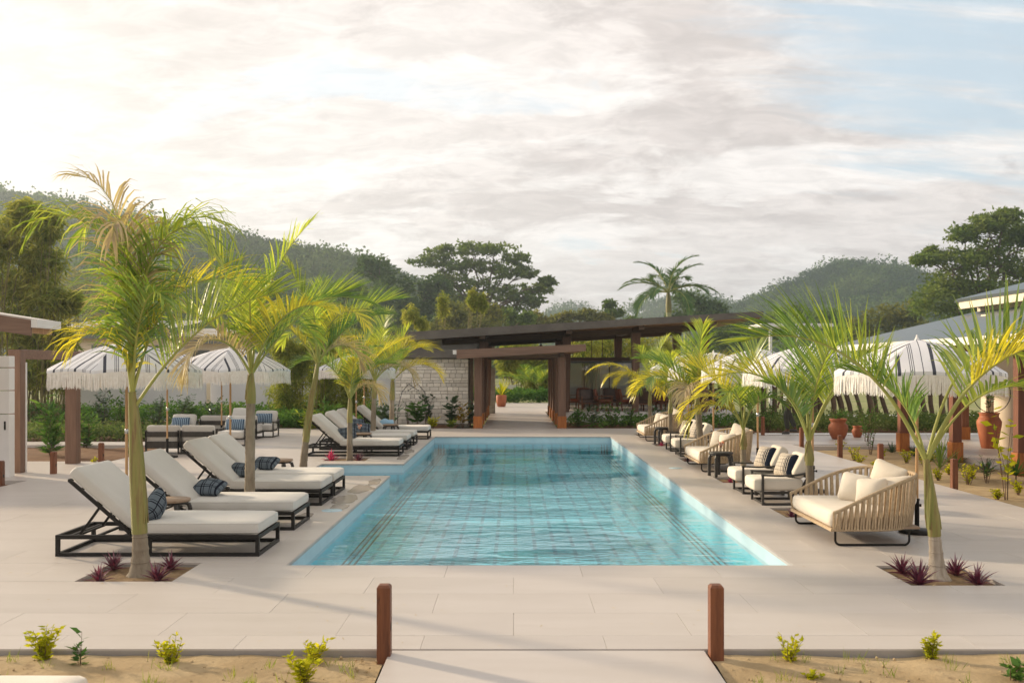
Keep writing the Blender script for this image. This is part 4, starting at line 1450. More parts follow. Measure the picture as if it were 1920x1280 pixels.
# ------------------------------------------------------------------ small plants
def rosette(label, loc, n, L, W, mat, seed, el=(20, 80), cat='plant', group=None, name='spiky_plant', curve=0.5, cup=0.3, stem=0.0, scale=1.0):
    rng = random.Random(seed)
    m = MB()
    for i in range(n):
        a = i * 2.4 + rng.uniform(-0.3, 0.3)
        el_ = R(el[0] + (el[1] - el[0]) * (i / n) + rng.uniform(-8, 8))
        ll = L * rng.uniform(0.7, 1.15)
        d = Vector((math.cos(a) * math.cos(el_), math.sin(a) * math.cos(el_), math.sin(el_)))
        sd_ = Vector((-math.sin(a), math.cos(a), 0))
        q = Vector((rng.uniform(-1, 1) * 0.012, rng.uniform(-1, 1) * 0.012, stem))
        le, ri, ce = [], [], []
        ns = 4
        for j in range(ns + 1):
            f = j / ns
            ww = W * (0.75 + 0.5 * f if f < 0.4 else 0.95 * (1 - (f - 0.4) / 0.6) + 0.03)
            nn = sd_.cross(d).normalized()
            le.append(q - sd_ * ww * 0.5 + nn * -cup * ww)
            ri.append(q + sd_ * ww * 0.5 + nn * -cup * ww)
            ce.append(q.copy())
            q = q + d * (ll / ns)
            d = (d + Vector((0, 0, -curve * 0.35 * (0.3 + f)))).normalized()
        vs = le + ce + ri
        k = ns + 1
        m.add(vs, [(j, k + j, k + j + 1, j + 1) for j in range(ns)] + [(k + j, 2 * k + j, 2 * k + j + 1, k + j + 1) for j in range(ns)], 0, True)
    if stem > 0:
        m.tube([(0, 0, -0.03), (0, 0, stem)], [0.012, 0.010], 6, 1)
    o = m.build(name, [mat, 'dry_brown'], None, loc=loc)
    o.scale = (scale,) * 3
    return prop(o, label, cat, group)


def shrub(label, loc, h, w, nst, nlf, leaf, mat, seed, aspect=0.5, group=None, name='shrub', cat='shrub', bare=0.25, lean=0.35, stem_r=0.006, stem_mat='dry_brown', up=0.3):
    rng = np.random.default_rng(seed)
    t = thing(name, label, cat, loc, 0, group)
    m = MB()
    Ps, Ds = [], []
    for k in range(nst):
        a = rng.uniform(0, 2 * PI)
        e = np.array([math.cos(a), math.sin(a), 0]) * w * 0.5 * rng.uniform(0.2, 1.0)
        tip = e + np.array([0, 0, h * rng.uniform(0.6, 1.0)])
        mid = e * 0.4 + np.array([0, 0, tip[2] * 0.5]) + rng.normal(0, 1, 3) * w * 0.05
        m.tube([(e[0] * 0.12, e[1] * 0.12, -0.04), tuple(mid), tuple(tip)], [stem_r, stem_r * 0.7, stem_r * 0.3], 5)
        f = rng.uniform(bare, 1.0, nlf)[:, None]
        p = (1 - f) ** 2 * (e * 0.12) + 2 * f * (1 - f) * mid + f * f * tip
        Ps.append(p)
        dd = rng.normal(0, 1, (nlf, 3))
        dd[:, 2] = np.abs(dd[:, 2]) * up + 0.15
        Ds.append(dd)
    P = np.concatenate(Ps)
    Dd = np.concatenate(Ds)
    L = leaf * rng.uniform(0.6, 1.25, len(P))
    V, Fc = leaf_quads(P, Dd, L, L * aspect, rng, flat=0.5)
    m.build('stem', stem_mat, t)
    np_obj('foliage', V, Fc, mat, t)
    return t


# purple plants in planters
spots = [(258 - 72, 1085, 0.9), (213, 1062, 1.0), (320, 1062, 1.0), (296, 1083, 1.05)]
names4 = ['at the front left corner', 'at the back left corner', 'at the back right corner', 'at the front right corner']
k = 0
for (px, py, sc), nm in zip(spots, names4):
    Yp = H * F_PX / (py - 690)
    rosette('purple spiky plant %s of the front left palm planter' % nm, (at(px, Yp), Yp, -0.03), 30, 0.175, 0.028, 'purple_leaf', 500 + k, el=(12, 85), group='purple plants around the palms', scale=sc)
    k += 1
for (px, py, sc), nm in zip([(1692, 1070, 1.0), (1724, 1090, 1.15), (1792, 1072, 1.0), (1832, 1090, 1.0)], ['at the back left corner', 'at the front left corner', 'just right of the trunk', 'at the front right corner']):
    Yp = H * F_PX / (py - 690)
    rosette('dark red purple spiky plant %s of the front right palm planter' % nm, (at(px, Yp), Yp, -0.03), 32, 0.19, 0.030, 'purple_leaf', 520 + k, el=(10, 85), group='purple plants around the palms', scale=sc)
    k += 1
for (x, y, mt, lab, sc) in ((LP_X - 0.28, PALM_Y[3] - 0.22, 'pink_leaf', 'bright pink leaved plant left of the fourth left palm', 1.7), (LP_X + 0.26, PALM_Y[3] - 0.2, 'purple_leaf', 'grey purple spiky plant right of the fourth left palm', 1.5),
                            (RP_X - 0.25, PALM_YR[2] - 0.30, 'pink_leaf', 'magenta plant under the round black side table', 1.0), (RP_X - 0.3, PALM_YR[3] - 0.25, 'purple_leaf', 'dark red plant in front of the middle daybed', 1.1),
                            (RP_X - 0.30, PALM_YR[1] - 0.3, 'purple_leaf', 'dark purple plant behind the nearest daybed', 1.0), (RP_X - 0.25, PALM_YR[4] - 0.25, 'pink_leaf', 'reddish plant beside the small far side table', 1.0)):
    rosette(lab, (x, y, -0.03), 24, 0.14, 0.026, mt, 540 + k, el=(12, 85), group='purple plants around the palms', scale=sc)
    k += 1

# ------------------------------------------------------------------ loungers


def make_lounger(label, loc):
    """local: x 0 = head end, 1.95 = foot end; y 0..0.82"""
    L, W, hf = 1.95, 0.82, 0.205
    t = thing('sun_lounger', label, 'sun lounger', loc, 0, 'sun loungers on the left of the pool')
    b = 0.035
    m = MB()
    # upper frame
    m.box(0, L, 0, b, hf - 0.04, hf)
    m.box(0, L, W - b, W, hf - 0.04, hf)
    m.box(0, b, b, W - b, hf - 0.04, hf)
    m.box(L - b, L, b, W - b, hf - 0.04, hf)
    m.box(0.72, 0.72 + b, b, W - b, hf - 0.045, hf - 0.003)
    m.build('top_frame', 'black_metal', t, bevel=0.003)
    m = MB()
    m.box(0, L, 0.0, b, 0.0, 0.035)
    m.box(0, L, W - b, W, 0.0, 0.035)
    m.box(0, b, b, W - b, 0.0, 0.033)
    m.box(L - b, L, b, W - b, 0.0, 0.033)
    m.build('base_frame', 'black_metal', t, bevel=0.003)
    for (x, y) in ((0.001, 0.001), (L - b - 0.001, 0.001), (0.001, W - b - 0.001), (L - b - 0.001, W - b - 0.001), (0.88, 0.001), (0.88, W - b - 0.001)):
        m = MB()
        m.box(x, x + b, y, y + b, 0.035, hf - 0.04)
        m.build('leg', 'black_metal', t)
    for k in range(5):
        m = MB()
        x = 0.09 + k * 0.13
        m.box(x, x + 0.03, b, W - b, hf - 0.034, hf - 0.014)
        if k in (0, 2, 4):
            m.build('slat', 'black_metal', t)
    # support strut
    ang = R(41)
    hx, hz = 0.70, hf + 0.03
    Lb = 0.80
    ux, uz = -math.cos(ang), math.sin(ang)
    m = MB()
    for yy in (0.16, W - 0.16):
        m.bar((hx + ux * 0.42, yy, hz + uz * 0.42 - 0.03), (0.17, yy, hf - 0.02), 0.022, 0.022)
    m.bar((hx + ux * 0.42, 0.1, hz + uz * 0.42 - 0.03), (hx + ux * 0.42, W - 0.1, hz + uz * 0.42 - 0.03), 0.02, 0.02)
    m.bar((0.17, 0.1, hf - 0.02), (0.17, W - 0.1, hf - 0.02), 0.02, 0.02)
    m.build('strut', 'black_metal', t)
    m = MB()
    # back panel under cushion
    for yy in (0.05, W - 0.05):
        m.bar((hx, yy, hz - 0.02), (hx + ux * (Lb - 0.02), yy, hz - 0.02 + uz * (Lb - 0.02)), 0.03, 0.03)
    for f in (0.08, 0.3, 0.55, 0.8, 0.97):
        c = Vector((hx + ux * Lb * f, 0, hz - 0.02 + uz * Lb * f))
        m.bar((c.x, 0.05, c.z), (c.x, W - 0.05, c.z), 0.03, 0.02)
    m.build('back_frame', 'black_metal', t)
    c = cushion(L - 0.73, W - 0.03, 0.125, 0.045, 0.008, crumple=0.006, seed=3)
    pm_ = MB()
    cxw, cyw = (L - 0.73) / 2 - 0.006, (W - 0.03) / 2 - 0.006
    rcn = 0.04
    for zz in (0.022, 0.104):
        loop = []
        for (sx, sy, a0) in ((1, 1, 0), (-1, 1, 90), (-1, -1, 180), (1, -1, 270)):
            for k in range(4):
                a = R(a0 + k * 30)
                loop.append((sx * (cxw - rcn) + rcn * math.cos(a), sy * (cyw - rcn) + rcn * math.sin(a), zz))
        loop.append(loop[0])
        pm_.tube(loop, 0.0045, 5, cap=False)
    pm_.build('piping', 'cream_fabric', t, loc=((0.73 + L) / 2 - 0.005, W / 2, hf - 0.002))
    seat = c.build('seat_cushion', 'cream_fabric', t, loc=((0.73 + L) / 2 - 0.005, W / 2, hf - 0.002))
    c = cushion(Lb + 0.03, W - 0.03, 0.12, 0.045, 0.010, crumple=0.006, seed=9)
    # rotate cushion: local x along the back direction
    o = c.build('back_cushion', 'cream_fabric', t)
    o.rotation_euler = (0, ang, 0)
    nx, nz = math.sin(ang), math.cos(ang)
    o.location = (hx + ux * (Lb / 2) + nx * 0.008 + 0.01, W / 2, hz + uz * (Lb / 2) + nz * 0.008)
    return t


LX = -4.385
lounge_specs = [
    ('cream sun lounger nearest the camera, left of the pool', LX, 9.18),
    ('cream sun lounger second from the camera with a flat plaid pillow', LX, 10.66),
    ('cream sun lounger third from the camera, touching its neighbour behind', LX - 0.08, 12.58),
    ('cream sun lounger fourth from the camera, just behind the second palm', LX - 0.08, 13.52),
    ('cream sun lounger behind the pool step, beside the pink plant', LX + 0.1, 19.62),
    ('cream sun lounger behind the one beside the pink plant', LX + 0.1, 21.15),
    ('cream sun lounger mostly hidden behind the fifth palm', LX + 0.12, 22.35),
    ('rearmost cream sun lounger with a blue towel', LX + 0.28, 24.3),
]
l0 = make_lounger(lounge_specs[0][0], (lounge_specs[0][1], lounge_specs[0][2], 0))
snap = snapshot(l0)
for lab, x, y in lounge_specs[1:]:
    dup(snap, lab, (x, y, 0))


def pillow_mesh(w, h, d, mat, seed=0):
    c = cushion(w, h, d, d * 0.48, d * 0.25, n=8, crumple=0.012, seed=seed, pinch=0.5)
    # stand it up: local plane x,z ; thin in y
    c.v = [(x, -z + d / 2, y + h / 2) for x, y, z in c.v]
    o = c.build('pillow', mat)
    return o


def pillow(label, loc, rot, w=0.42, h=0.30, d=0.13, mat='plaid', seed=0, group=None):
    o = pillow_mesh(w, h, d, mat, seed)
    o.location = loc
    o.rotation_euler = [R(a) for a in rot]
    return prop(o, label, 'pillow', group)


G = 'plaid pillows on the loungers'
pillow('blue plaid pillow leaning upright on the nearest lounger behind the palm trunk', (LX + 0.86, 9.50, 0.325), (8, -38, 80), 0.38, 0.27, mat='plaid', seed=1, group=G)
pillow('blue plaid pillow lying on the second lounger', (LX + 0.82, 11.0, 0.36), (-66, 0, -14), 0.40, 0.28, mat='plaid', seed=2, group=G)
pillow('blue plaid pillow on the third lounger left of the palm', (LX + 0.66, 12.9, 0.36), (-66, 0, -14), 0.40, 0.28, mat='plaid', seed=3, group=G)
pillow('blue plaid pillow on the fourth lounger right behind the palm', (LX + 0.74, 13.85, 0.36), (-66, 0, -14), 0.40, 0.28, mat='plaid', seed=4, group=G)
pillow('blue plaid pillow on the lounger by the pink plant', (LX + 0.93, 19.95, 0.35), (-45, 0, 12), 0.40, 0.28, mat='plaid', seed=5, group=G)
pillow('lower of two blue grey pillows on the lounger behind the pink plant', (LX + 0.98, 21.5, 0.35), (-45, 0, 5), 0.40, 0.28, mat='plaid', seed=6, group=G)
pillow('upper of two blue grey pillows on the lounger behind the pink plant', (LX + 0.84, 21.55, 0.44), (-40, 0, 14), 0.40, 0.28, mat='plaid', seed=7, group=G)
c = cushion(0.34, 0.40, 0.12, 0.05, 0.03, crumple=0.05, seed=21)
prop(c.build('towel', 'towel', loc=(LX + 1.12, 24.7, 0.33)), 'crumpled light blue towel on the rearmost lounger', 'towel')

# ------------------------------------------------------------------ side tables


def make_table(label, loc, top_mat, leg_mat, r, h, group, rz=0.0, nleg=5, leg_w=0.05):
    t = thing('side_table', label, 'side table', loc, rz, group)
    m = MB()
    m.lathe([(0.0, h - 0.03), (r * 0.97, h - 0.03), (r, h - 0.022), (r, h - 0.006), (r * 0.985, h), (0.0, h)], 36)
    m.build('tabletop', top_mat, t)
    m = MB()
    m.lathe([(r * 0.6, h - 0.055), (r * 0.86, h - 0.055), (r * 0.88, h - 0.031), (r * 0.6, h - 0.031)], 30)
    m.build('apron', leg_mat, t)
    for k in range(nleg):
        a = 2 * PI * k / nleg + 0.3
        m = MB()
        pr = [(r * 0.66, h - 0.04), (r * 0.86, h - 0.055), (r * 0.96, h - 0.10), (r * 0.99, h * 0.5), (r * 0.98, 0.0)]
        for i in range(len(pr) - 1):
            p0 = Vector((pr[i][0] * math.cos(a), pr[i][0] * math.sin(a), pr[i][1]))
            p1 = Vector((pr[i + 1][0] * math.cos(a), pr[i + 1][0] * math.sin(a), pr[i + 1][1]))
            m.tube([p0, p1], [leg_w * 0.5, leg_w * 0.48], 8, 0)
        m.build('leg', leg_mat, t)
    return t


ta = make_table('round side table with pale top between the two nearest loungers', (-3.68, 10.32, 0), 'brown_top', 'black_wood', 0.20, 0.40, 'round side tables')
sn = snapshot(ta)
dup(sn, 'round side table standing behind the fourth lounger', (-3.60, 14.78, 0))
dup(sn, 'round side table between the far loungers by the fourth palm', (-3.27, 20.78, 0))
dup(sn, 'round side table beside the blue towel on the rear lounger', (-3.08, 24.05, 0))
tb = make_table('black round side table with curved legs beside the middle daybed', (3.47, 16.05, 0), 'black_wood', 'black_wood', 0.20, 0.40, 'round black tables on the right', nleg=5, leg_w=0.06)
sn = snapshot(tb)
dup(sn, 'small black round table beside the far daybed', (3.55, 22.8, 0))


def cocktail(label, loc, col='drink'):
    t = thing('cocktail_glass', label, 'glass', loc)
    m = MB()
    m.lathe([(0.0, 0), (0.03, 0.001), (0.031, 0.004), (0.004, 0.008), (0.004, 0.07), (0.02, 0.085), (0.034, 0.12), (0.036, 0.16), (0.033, 0.16), (0.031, 0.12), (0.0, 0.085)], 18)
    m.build('bowl', 'clear_glass', t)
    m = MB()
    m.lathe([(0.0, 0.088), (0.018, 0.092), (0.029, 0.12), (0.031, 0.15), (0.0, 0.15)], 16)
    m.build('liquid', col, t)
    m = MB()
    m.lathe([(0, -0.022), (0.02, -0.018), (0.024, 0), (0.02, 0.018), (0, 0.022)], 10, c=(0.035, 0, 0.165))
    m.tube([(0.02, 0, 0.12), (-0.05, 0.01, 0.20)], 0.005, 5)
    m.build('garnish', 'drink', t)


cocktail('stemmed glass with orange drink on the black table by the daybed', (3.45, 15.98, 0.40))
cocktail('pink drink in a tall glass on the round table by the fourth palm', (-3.33, 20.72, 0.40))

# ------------------------------------------------------------------ umbrellas


def make_umbrella(label, loc, rz=0.0):
    t = thing('umbrella', label, 'umbrella', loc, rz, 'striped fringed pool umbrellas')
    apex, rim, Rr = 2.145, 1.765, 0.99
    m = MB()
    m.lathe([(0.0, 0.0), (0.205, 0.0), (0.21, 0.012), (0.205, 0.03), (0.06, 0.045), (0.032, 0.055), (0.0, 0.055)], 32)
    m.build('base_plate', 'black_metal', t)
    m = MB()
    m.lathe([(0.027, 0.05), (0.027, 0.36), (0.031, 0.362), (0.031, 0.38), (0.0, 0.38)], 16)
    m.tube([(0.02, 0, 0.30), (0.065, 0, 0.30)], 0.007, 6)
    m.tube([(0.06, 0, 0.285), (0.06, 0, 0.315)], 0.012, 8)
    m.build('base_sleeve', 'black_metal', t)
    m = MB()
    m.tube([(0, 0, 0.30), (0, 0, 1.0), (0, 0, apex - 0.03)], 0.0175, 12)
    m.build('pole', 'pole_wood', t)
    m = MB()
    m.lathe([(0.019, 0.94), (0.024, 0.945), (0.024, 1.0), (0.019, 1.005)], 14)
    m.tube([(0.02, 0, 0.97), (0.05, 0, 0.97)], 0.006, 6)
    m.build('pole_joint', 'chrome', t)
    m = MB()
    m.lathe([(0.0, apex + 0.055), (0.010, apex + 0.05), (0.013, apex + 0.03), (0.02, apex + 0.012), (0.03, apex + 0.0), (0.018, apex - 0.02)], 12)
    m.build('finial', 'white_paint', t)
    # canopy
    NP, NR, NS = 8, 12, 8
    m = MB()
    uvs = []
    half = PI / NP
    edge_pts = []
    for p in range(NP):
        a0 = 2 * PI * p / NP
        grid = []
        for i in range(NR + 1):
            f = i / NR
            f = 0.02 + 0.98 * f
            r_ = Rr * math.sin(f * PI / 2 * 0.97) ** 0.97 if False else Rr * f
            z_ = apex - (apex - rim) * (0.42 * f + 0.58 * f ** 2.6)
            row = []
            for j in range(NS + 1):
                u = -1 + 2 * j / NS
                # straight chord between the ribs, sagging a little, scalloped at the rim
                ca = r_ * math.cos(half)
                la = r_ * math.sin(half) * u
                sag = 0.028 * f * (1 - u * u)
                scal = 0.040 * (1 - u * u) * max(0, f - 0.75) / 0.25
                out = 0.02 * (1 - u * u) * f
                x = (ca + out)
                z = z_ - sag * 0.4 + scal
                X = x * math.cos(a0) - la * math.sin(a0)
                Y_ = x * math.sin(a0) + la * math.cos(a0)
                row.append((X, Y_, z, la, x))
            grid.append(row)
        o = len(m.v)
        m.add([(q[0], q[1], q[2]) for row in grid for q in row],
              [(i * (NS + 1) + j, (i + 1) * (NS + 1) + j, (i + 1) * (NS + 1) + j + 1, i * (NS + 1) + j + 1) for i in range(NR) for j in range(NS)], 0, True)
        uvs += [(q[3], q[4]) for row in grid for q in row]
        edge_pts += [(q[0], q[1], q[2], a0) for q in grid[-1][:-1]]
        # valance
        val = []
        for q in grid[-1]:
            val.append((q[0], q[1], q[2], q[3], q[4]))
        for q in grid[-1]:
            val.append((q[0] * 1.004, q[1] * 1.004, q[2] - 0.035, q[3], q[4] + 0.035))
        m.add([(q[0], q[1], q[2]) for q in val], [(j, NS + 1 + j, NS + 2 + j, j + 1) for j in range(NS)], 0, True)
        uvs += [(q[3], q[4]) for q in val]
    o = m.build('canopy', 'umbrella_cloth', t)
    uvl = o.data.uv_layers.new(name='UVMap')
    arr = np.zeros(len(o.data.loops) * 2, dtype=np.float32)
    vi = np.zeros(len(o.data.loops), dtype=np.int32)
    o.data.loops.foreach_get('vertex_index', vi)
    U = np.array(uvs, dtype=np.float32)
    arr = U[vi].ravel()
    uvl.data.foreach_set('uv', arr)
    # fringe strands
    rng = random.Random(4)
    m = MB()
    ne = len(edge_pts)
    per = 15
    for i in range(ne):
        a = edge_pts[i]
        b = edge_pts[(i + 1) % ne]
        for k in range(per):
            f = (k + rng.uniform(-0.3, 0.3)) / per
            x = a[0] + (b[0] - a[0]) * f
            y = a[1] + (b[1] - a[1]) * f
            z = a[2] + (b[2] - a[2]) * f - 0.03
            ln = 0.205 * rng.uniform(0.9, 1.1)
            dx, dy = (b[0] - a[0]), (b[1] - a[1])
            dl = math.hypot(dx, dy)
            dx, dy = dx / dl * 0.0034, dy / dl * 0.0034
            sx, sy = rng.uniform(-1, 1) * 0.010, rng.uniform(-1, 1) * 0.010
            m.add([(x - dx, y - dy, z), (x + dx, y + dy, z), (x + dx * 1.3 + sx, y + dy * 1.3 + sy, z - ln * 0.55), (x - dx * 1.3 + sx, y - dy * 1.3 + sy, z - ln * 0.55),
                   (x + sx * 1.5 + dx, y + sy * 1.5 + dy, z - ln), (x + sx * 1.5 - dx, y + sy * 1.5 - dy, z - ln)], [(0, 1, 2, 3), (3, 2, 4, 5)], 0)
    m.build('fringe', 'fringe', t)
    for p in range(NP):
        a = 2 * PI * (p + 0.5) / NP
        m = MB()
        pts = []
        for i in range(7):
            f = 0.02 + 0.97 * i / 6
            z_ = apex - (apex - rim) * (0.42 * f + 0.58 * f ** 2.6) - 0.012
            pts.append((Rr * f * math.cos(a), Rr * f * math.sin(a), z_))
        m.tube(pts, 0.006, 5)
        m.bar((0.02 * math.cos(a), 0.02 * math.sin(a), 1.72), pts[3], 0.008, 0.01)
        m.build('rib', 'pole_wood', t)
    m = MB()
    m.lathe([(0.019, 1.69), (0.034, 1.695), (0.034, 1.735), (0.019, 1.74)], 14)
    m.build('hub', 'pole_wood', t)
    return t


u0 = make_umbrella('striped fringed umbrella nearest on the left, over the near loungers', (-5.08, 12.6, 0), R(22.5))
sn = snapshot(u0)
for lab, x, y, rz in (
        ('striped umbrella planted in front of the dark backed sofa', -7.0, 19.4, 10),
        ('striped umbrella rising behind the third and fourth loungers', -4.78, 16.2, 31),
        ('striped umbrella over the far armchairs on the left', -7.3, 24.0, 3),
        ('striped umbrella behind the heads of the far loungers', -3.87, 23.6, 14),
        ('striped umbrella at the far left end of the pool, mostly hidden', -4.25, 27.3, 40),
        ('striped umbrella nearest on the right, behind the close daybed', 4.42, 10.52, 27),
        ('striped umbrella behind the near pair of armchairs', 4.36, 14.0, 8),
        ('striped umbrella behind the middle daybed', 4.35, 17.1, 18),
        ('striped umbrella behind the far pair of armchairs', 4.35, 20.9, 25),
        ('striped umbrella beside the farthest daybed', 4.35, 23.9, 35)):
    u_ = dup(sn, lab, (x, y, 0), R(rz))
    if 'nearest on the right' in lab:
        u_.scale = (0.92, 0.92, 0.985)

# ------------------------------------------------------------------ daybeds


def make_daybed(label, loc):
    """open side at x=0 (towards the pool); y from 0 (near) to 1.42 (far)"""
    t = thing('daybed', label, 'daybed', loc, 0, 'rope daybeds on the right of the pool')
    W, D = 1.42, 0.98

    def outline(s, grow=0.0):
        """s in 0..1 round the U from near front to far front"""
        Rc = 0.56
        straight = D - Rc
        arc_len = PI / 2 * Rc
        back = W - 2 * Rc
        tot = 2 * straight + 2 * arc_len + back
        q = s * tot
        g = grow
        if q < straight:
            return (q, -g)
        q -= straight
        if q < arc_len:
            a = q / Rc
            return (straight + (Rc + g) * math.sin(a), Rc - (Rc + g) * math.cos(a))
        q -= arc_len
        if q < back:
            return (D + g, Rc + q)
        q -= back
        if q < arc_len:
            a = q / Rc
            return (straight + (Rc + g) * math.cos(a), W - Rc + (Rc + g) * math.sin(a))
        q -= arc_len
        return (straight - q, W + g)

    def rimz(s):
        k = min(s, 1 - s) * 2
        x, y_ = outline(s)
        return 0.345 + 0.34 * (math.sin(min(1, x / D) * PI / 2) ** 1.15)
    zb = 0.165
    n = 60
    m = MB()
    pts = [Vector((outline(i / n, 0.05)[0], outline(i / n, 0.05)[1], rimz(i / n))) for i in range(n + 1)]
    m.tube(pts, 0.019, 10)
    m.build('top_rail', 'rope', t)
    m = MB()
    pts = [(outline(i / n)[0], outline(i / n)[1], zb) for i in range(n + 1)]
    m.tube(pts, 0.014, 8)
    m.bar((0, 0, zb), (0, W, zb), 0.026, 0.03)
    m.build('bottom_rail', 'rope', t)
    nc = 98
    rng = random.Random(8)
    for k in range(nc):
        s = (k + 0.5) / nc
        x0, y0 = outline(s)
        x1, y1 = outline(s, 0.05)
        ds = 0.004
        xa, ya = outline(max(0, s - ds))
        xb, yb = outline(min(1, s + ds))
        tv = Vector((xb - xa, yb - ya, 0)).normalized()
        nv = Vector((tv.y, -tv.x, 0))
        tilt = tv * (0.012 if k % 2 else -0.012)
        m = MB()
        w = 0.0092
        z1 = rimz(s)
        for (fa, fb, off) in ((0, 1, 0.012), (0, 1, -0.012)):
            p0 = Vector((x0, y0, zb)) + nv * off
            p1 = Vector((x1, y1, z1)) + nv * off * 1.3 + tilt
            pm = (p0 + p1) / 2 + nv * 0.004
            v = []
            for q in (p0, pm, p1):
                for a, b in ((-w, -0.003), (w, -0.003), (w, 0.003), (-w, 0.003)):
                    v.append(q + tv * a + nv * b)
            f = []
            for i in range(2):
                for j in range(4):
                    j2 = (j + 1) % 4
                    f.append((i * 4 + j, i * 4 + j2, (i + 1) * 4 + j2, (i + 1) * 4 + j))
            m.add(v, f)
        m.build('rope_cord', 'rope', t)
    # sled legs (rounded tube loops)
    for yl in (0.03, W - 0.03):
        m = MB()
        r = 0.05
        P = [(0.04, yl, zb), (0.04, yl, 0.06)]
        for i in range(6):
            a = i / 5 * PI / 2
            P.append((0.04 + r - r * math.cos(a), yl, 0.012 + r - r * math.sin(a)))
        for i in range(6):
            a = i / 5 * PI / 2
            P.append((D - 0.24 + r * math.sin(a), yl, 0.012 + r - r * math.cos(a)))
        P += [(D - 0.19, yl, zb)]
        m.tube(P, 0.012, 8)
        m.build('leg', 'black_metal', t)
    m = MB()
    m.box(0.02, D - 0.05, 0.10, W - 0.10, zb - 0.006, zb + 0.016)
    m.build('platform', 'brown_top', t)
    # mattress following the outline
    m = MB()
    N = 40
    prof = [(0.93, 0.0), (0.985, 0.03), (1.0, 0.07), (0.99, 0.13), (0.955, 0.155), (0.85, 0.166), (0.4, 0.172), (0.0, 0.172)]
    cx, cy = 0.42, W / 2
    ring = []
    for i in range(N):
        s = i / (N - 1)
        x, y_ = outline(s, -0.03)
        ring.append((x, y_))
    for i in range(1, 12):
        ring.append((-0.006, W - 0.03 - (W - 0.06) * i / 12))
    K = len(ring)
    vs = []
    for sc, zz in prof:
        for (x, y_) in ring:
            vs.append((cx + (x - cx) * sc, cy + (y_ - cy) * sc, zb + 0.017 + zz))
    f = []
    for i in range(len(prof) - 1):
        for k in range(K):
            k2 = (k + 1) % K
            f.append((i * K + k, i * K + k2, (i + 1) * K + k2, (i + 1) * K + k))
    m.add(vs, f, 0, True)
    m.build('mattress', 'white_fabric', t)
    return t


d0 = make_daybed('rope daybed nearest the camera with four cream pillows', (3.22, 9.70, 0))
sn = snapshot(d0)
dup(sn, 'middle rope daybed beside the black round table', (3.22, 16.62, 0))
dup(sn, 'farthest rope daybed by the end of the pool', (3.22, 23.62, 0))
PG = 'cream pillows on the rope daybeds'
for di, (bx, by, nm) in enumerate(((3.22, 9.70, 'nearest'), (3.22, 16.62, 'middle'), (3.22, 23.62, 'farthest'))):
    sp = [((0.46, 0.78, 0.335), (-16, 6, -50), 0.36, 0.33, 'front small cream pillow'), ((0.58, 0.52, 0.335), (-20, -5, -44), 0.36, 0.31, 'nearer small cream pillow'),
          ((0.80, 0.84, 0.345), (-12, 14, -60), 0.46, 0.44, 'tall back cream pillow'), ((0.82, 0.42, 0.345), (-26, -8, -34), 0.42, 0.34, 'cream pillow tucked in the near curve')]
    for pi_, (lo, ro, w, h, lb) in enumerate(sp):
        if di and pi_ == 1:
            pass
        pillow('%s of the %s rope daybed' % (lb, nm), (bx + lo[0], by + lo[1], lo[2]), ro, w, h, 0.15, 'white_fabric', seed=30 + di * 4 + pi_, group=PG)

# ------------------------------------------------------------------ armchairs


def make_armchair(label, loc, rz, cushion_mat='white_fabric', group='low black framed armchairs', width=0.60):
    """faces -X; y 0..width ; x 0 front .. 0.78 back"""
    t = thing('armchair', label, 'armchair', loc, rz, group)
    b = 0.03
    W = width
    for yy in (0.0, W - b):
        m = MB()
        m.box(0.10, 0.10 + b, yy, yy + b, 0.0, 0.385)
        m.box(0.10 + b + 0.001, 0.62, yy + 0.001, yy + b - 0.001, 0.0, 0.03)
        m.bar((0.70, yy + b / 2, 0.012), (0.60, yy + b / 2, 0.012), b, 0.025)
        m.bar((0.66, yy + b / 2, 0.01), (0.74, yy + b / 2, 0.43), b, 0.035)
        # arm, gently curved
        pts = [(0.095, yy + b / 2, 0.395), (0.35, yy + b / 2, 0.385), (0.55, yy + b / 2, 0.395), (0.745, yy + b / 2, 0.43)]
        for i in range(3):
            m.bar(pts[i], pts[i + 1], 0.045, 0.022)
        m.build('side_frame', 'black_wood', t, bevel=0.003)
    m = MB()
    m.box(0.10, 0.13, b, W - b, 0.145, 0.18)
    m.box(0.13, 0.62, b + 0.005, b + 0.03, 0.145, 0.178)
    m.box(0.13, 0.62, W - b - 0.03, W - b - 0.005, 0.145, 0.178)
    m.box(0.12, 0.15, b, W - b, 0.001, 0.028)
    m.bar((0.62, b, 0.165), (0.62, W - b, 0.165), 0.03, 0.03)
    m.build('seat_frame', 'black_wood', t)
    m = MB()
    for yy in (b + 0.02, W - b - 0.02):
        m.bar((0.60, yy, 0.16), (0.80, yy, 0.50), 0.025, 0.03)
    for zz, xx in ((0.25, 0.655), (0.37, 0.727), (0.49, 0.797)):
        m.bar((xx, b + 0.02, zz), (xx, W - b - 0.02, zz), 0.02, 0.045)
    m.build('back_frame', 'black_wood', t)
    c = cushion(0.66, W - 2 * b - 0.01, 0.165, 0.05, 0.012, crumple=0.008, seed=2)
    c.build('seat_cushion', cushion_mat, t, loc=(0.33, W / 2, 0.182))
    c = cushion(0.34, W - 2 * b - 0.02, 0.15, 0.055, 0.02, crumple=0.01, seed=5)
    o = c.build('back_cushion', cushion_mat, t)
    o.rotation_euler = (0, R(-62), 0)
    o.location = (0.72, W / 2, 0.47)
    return t


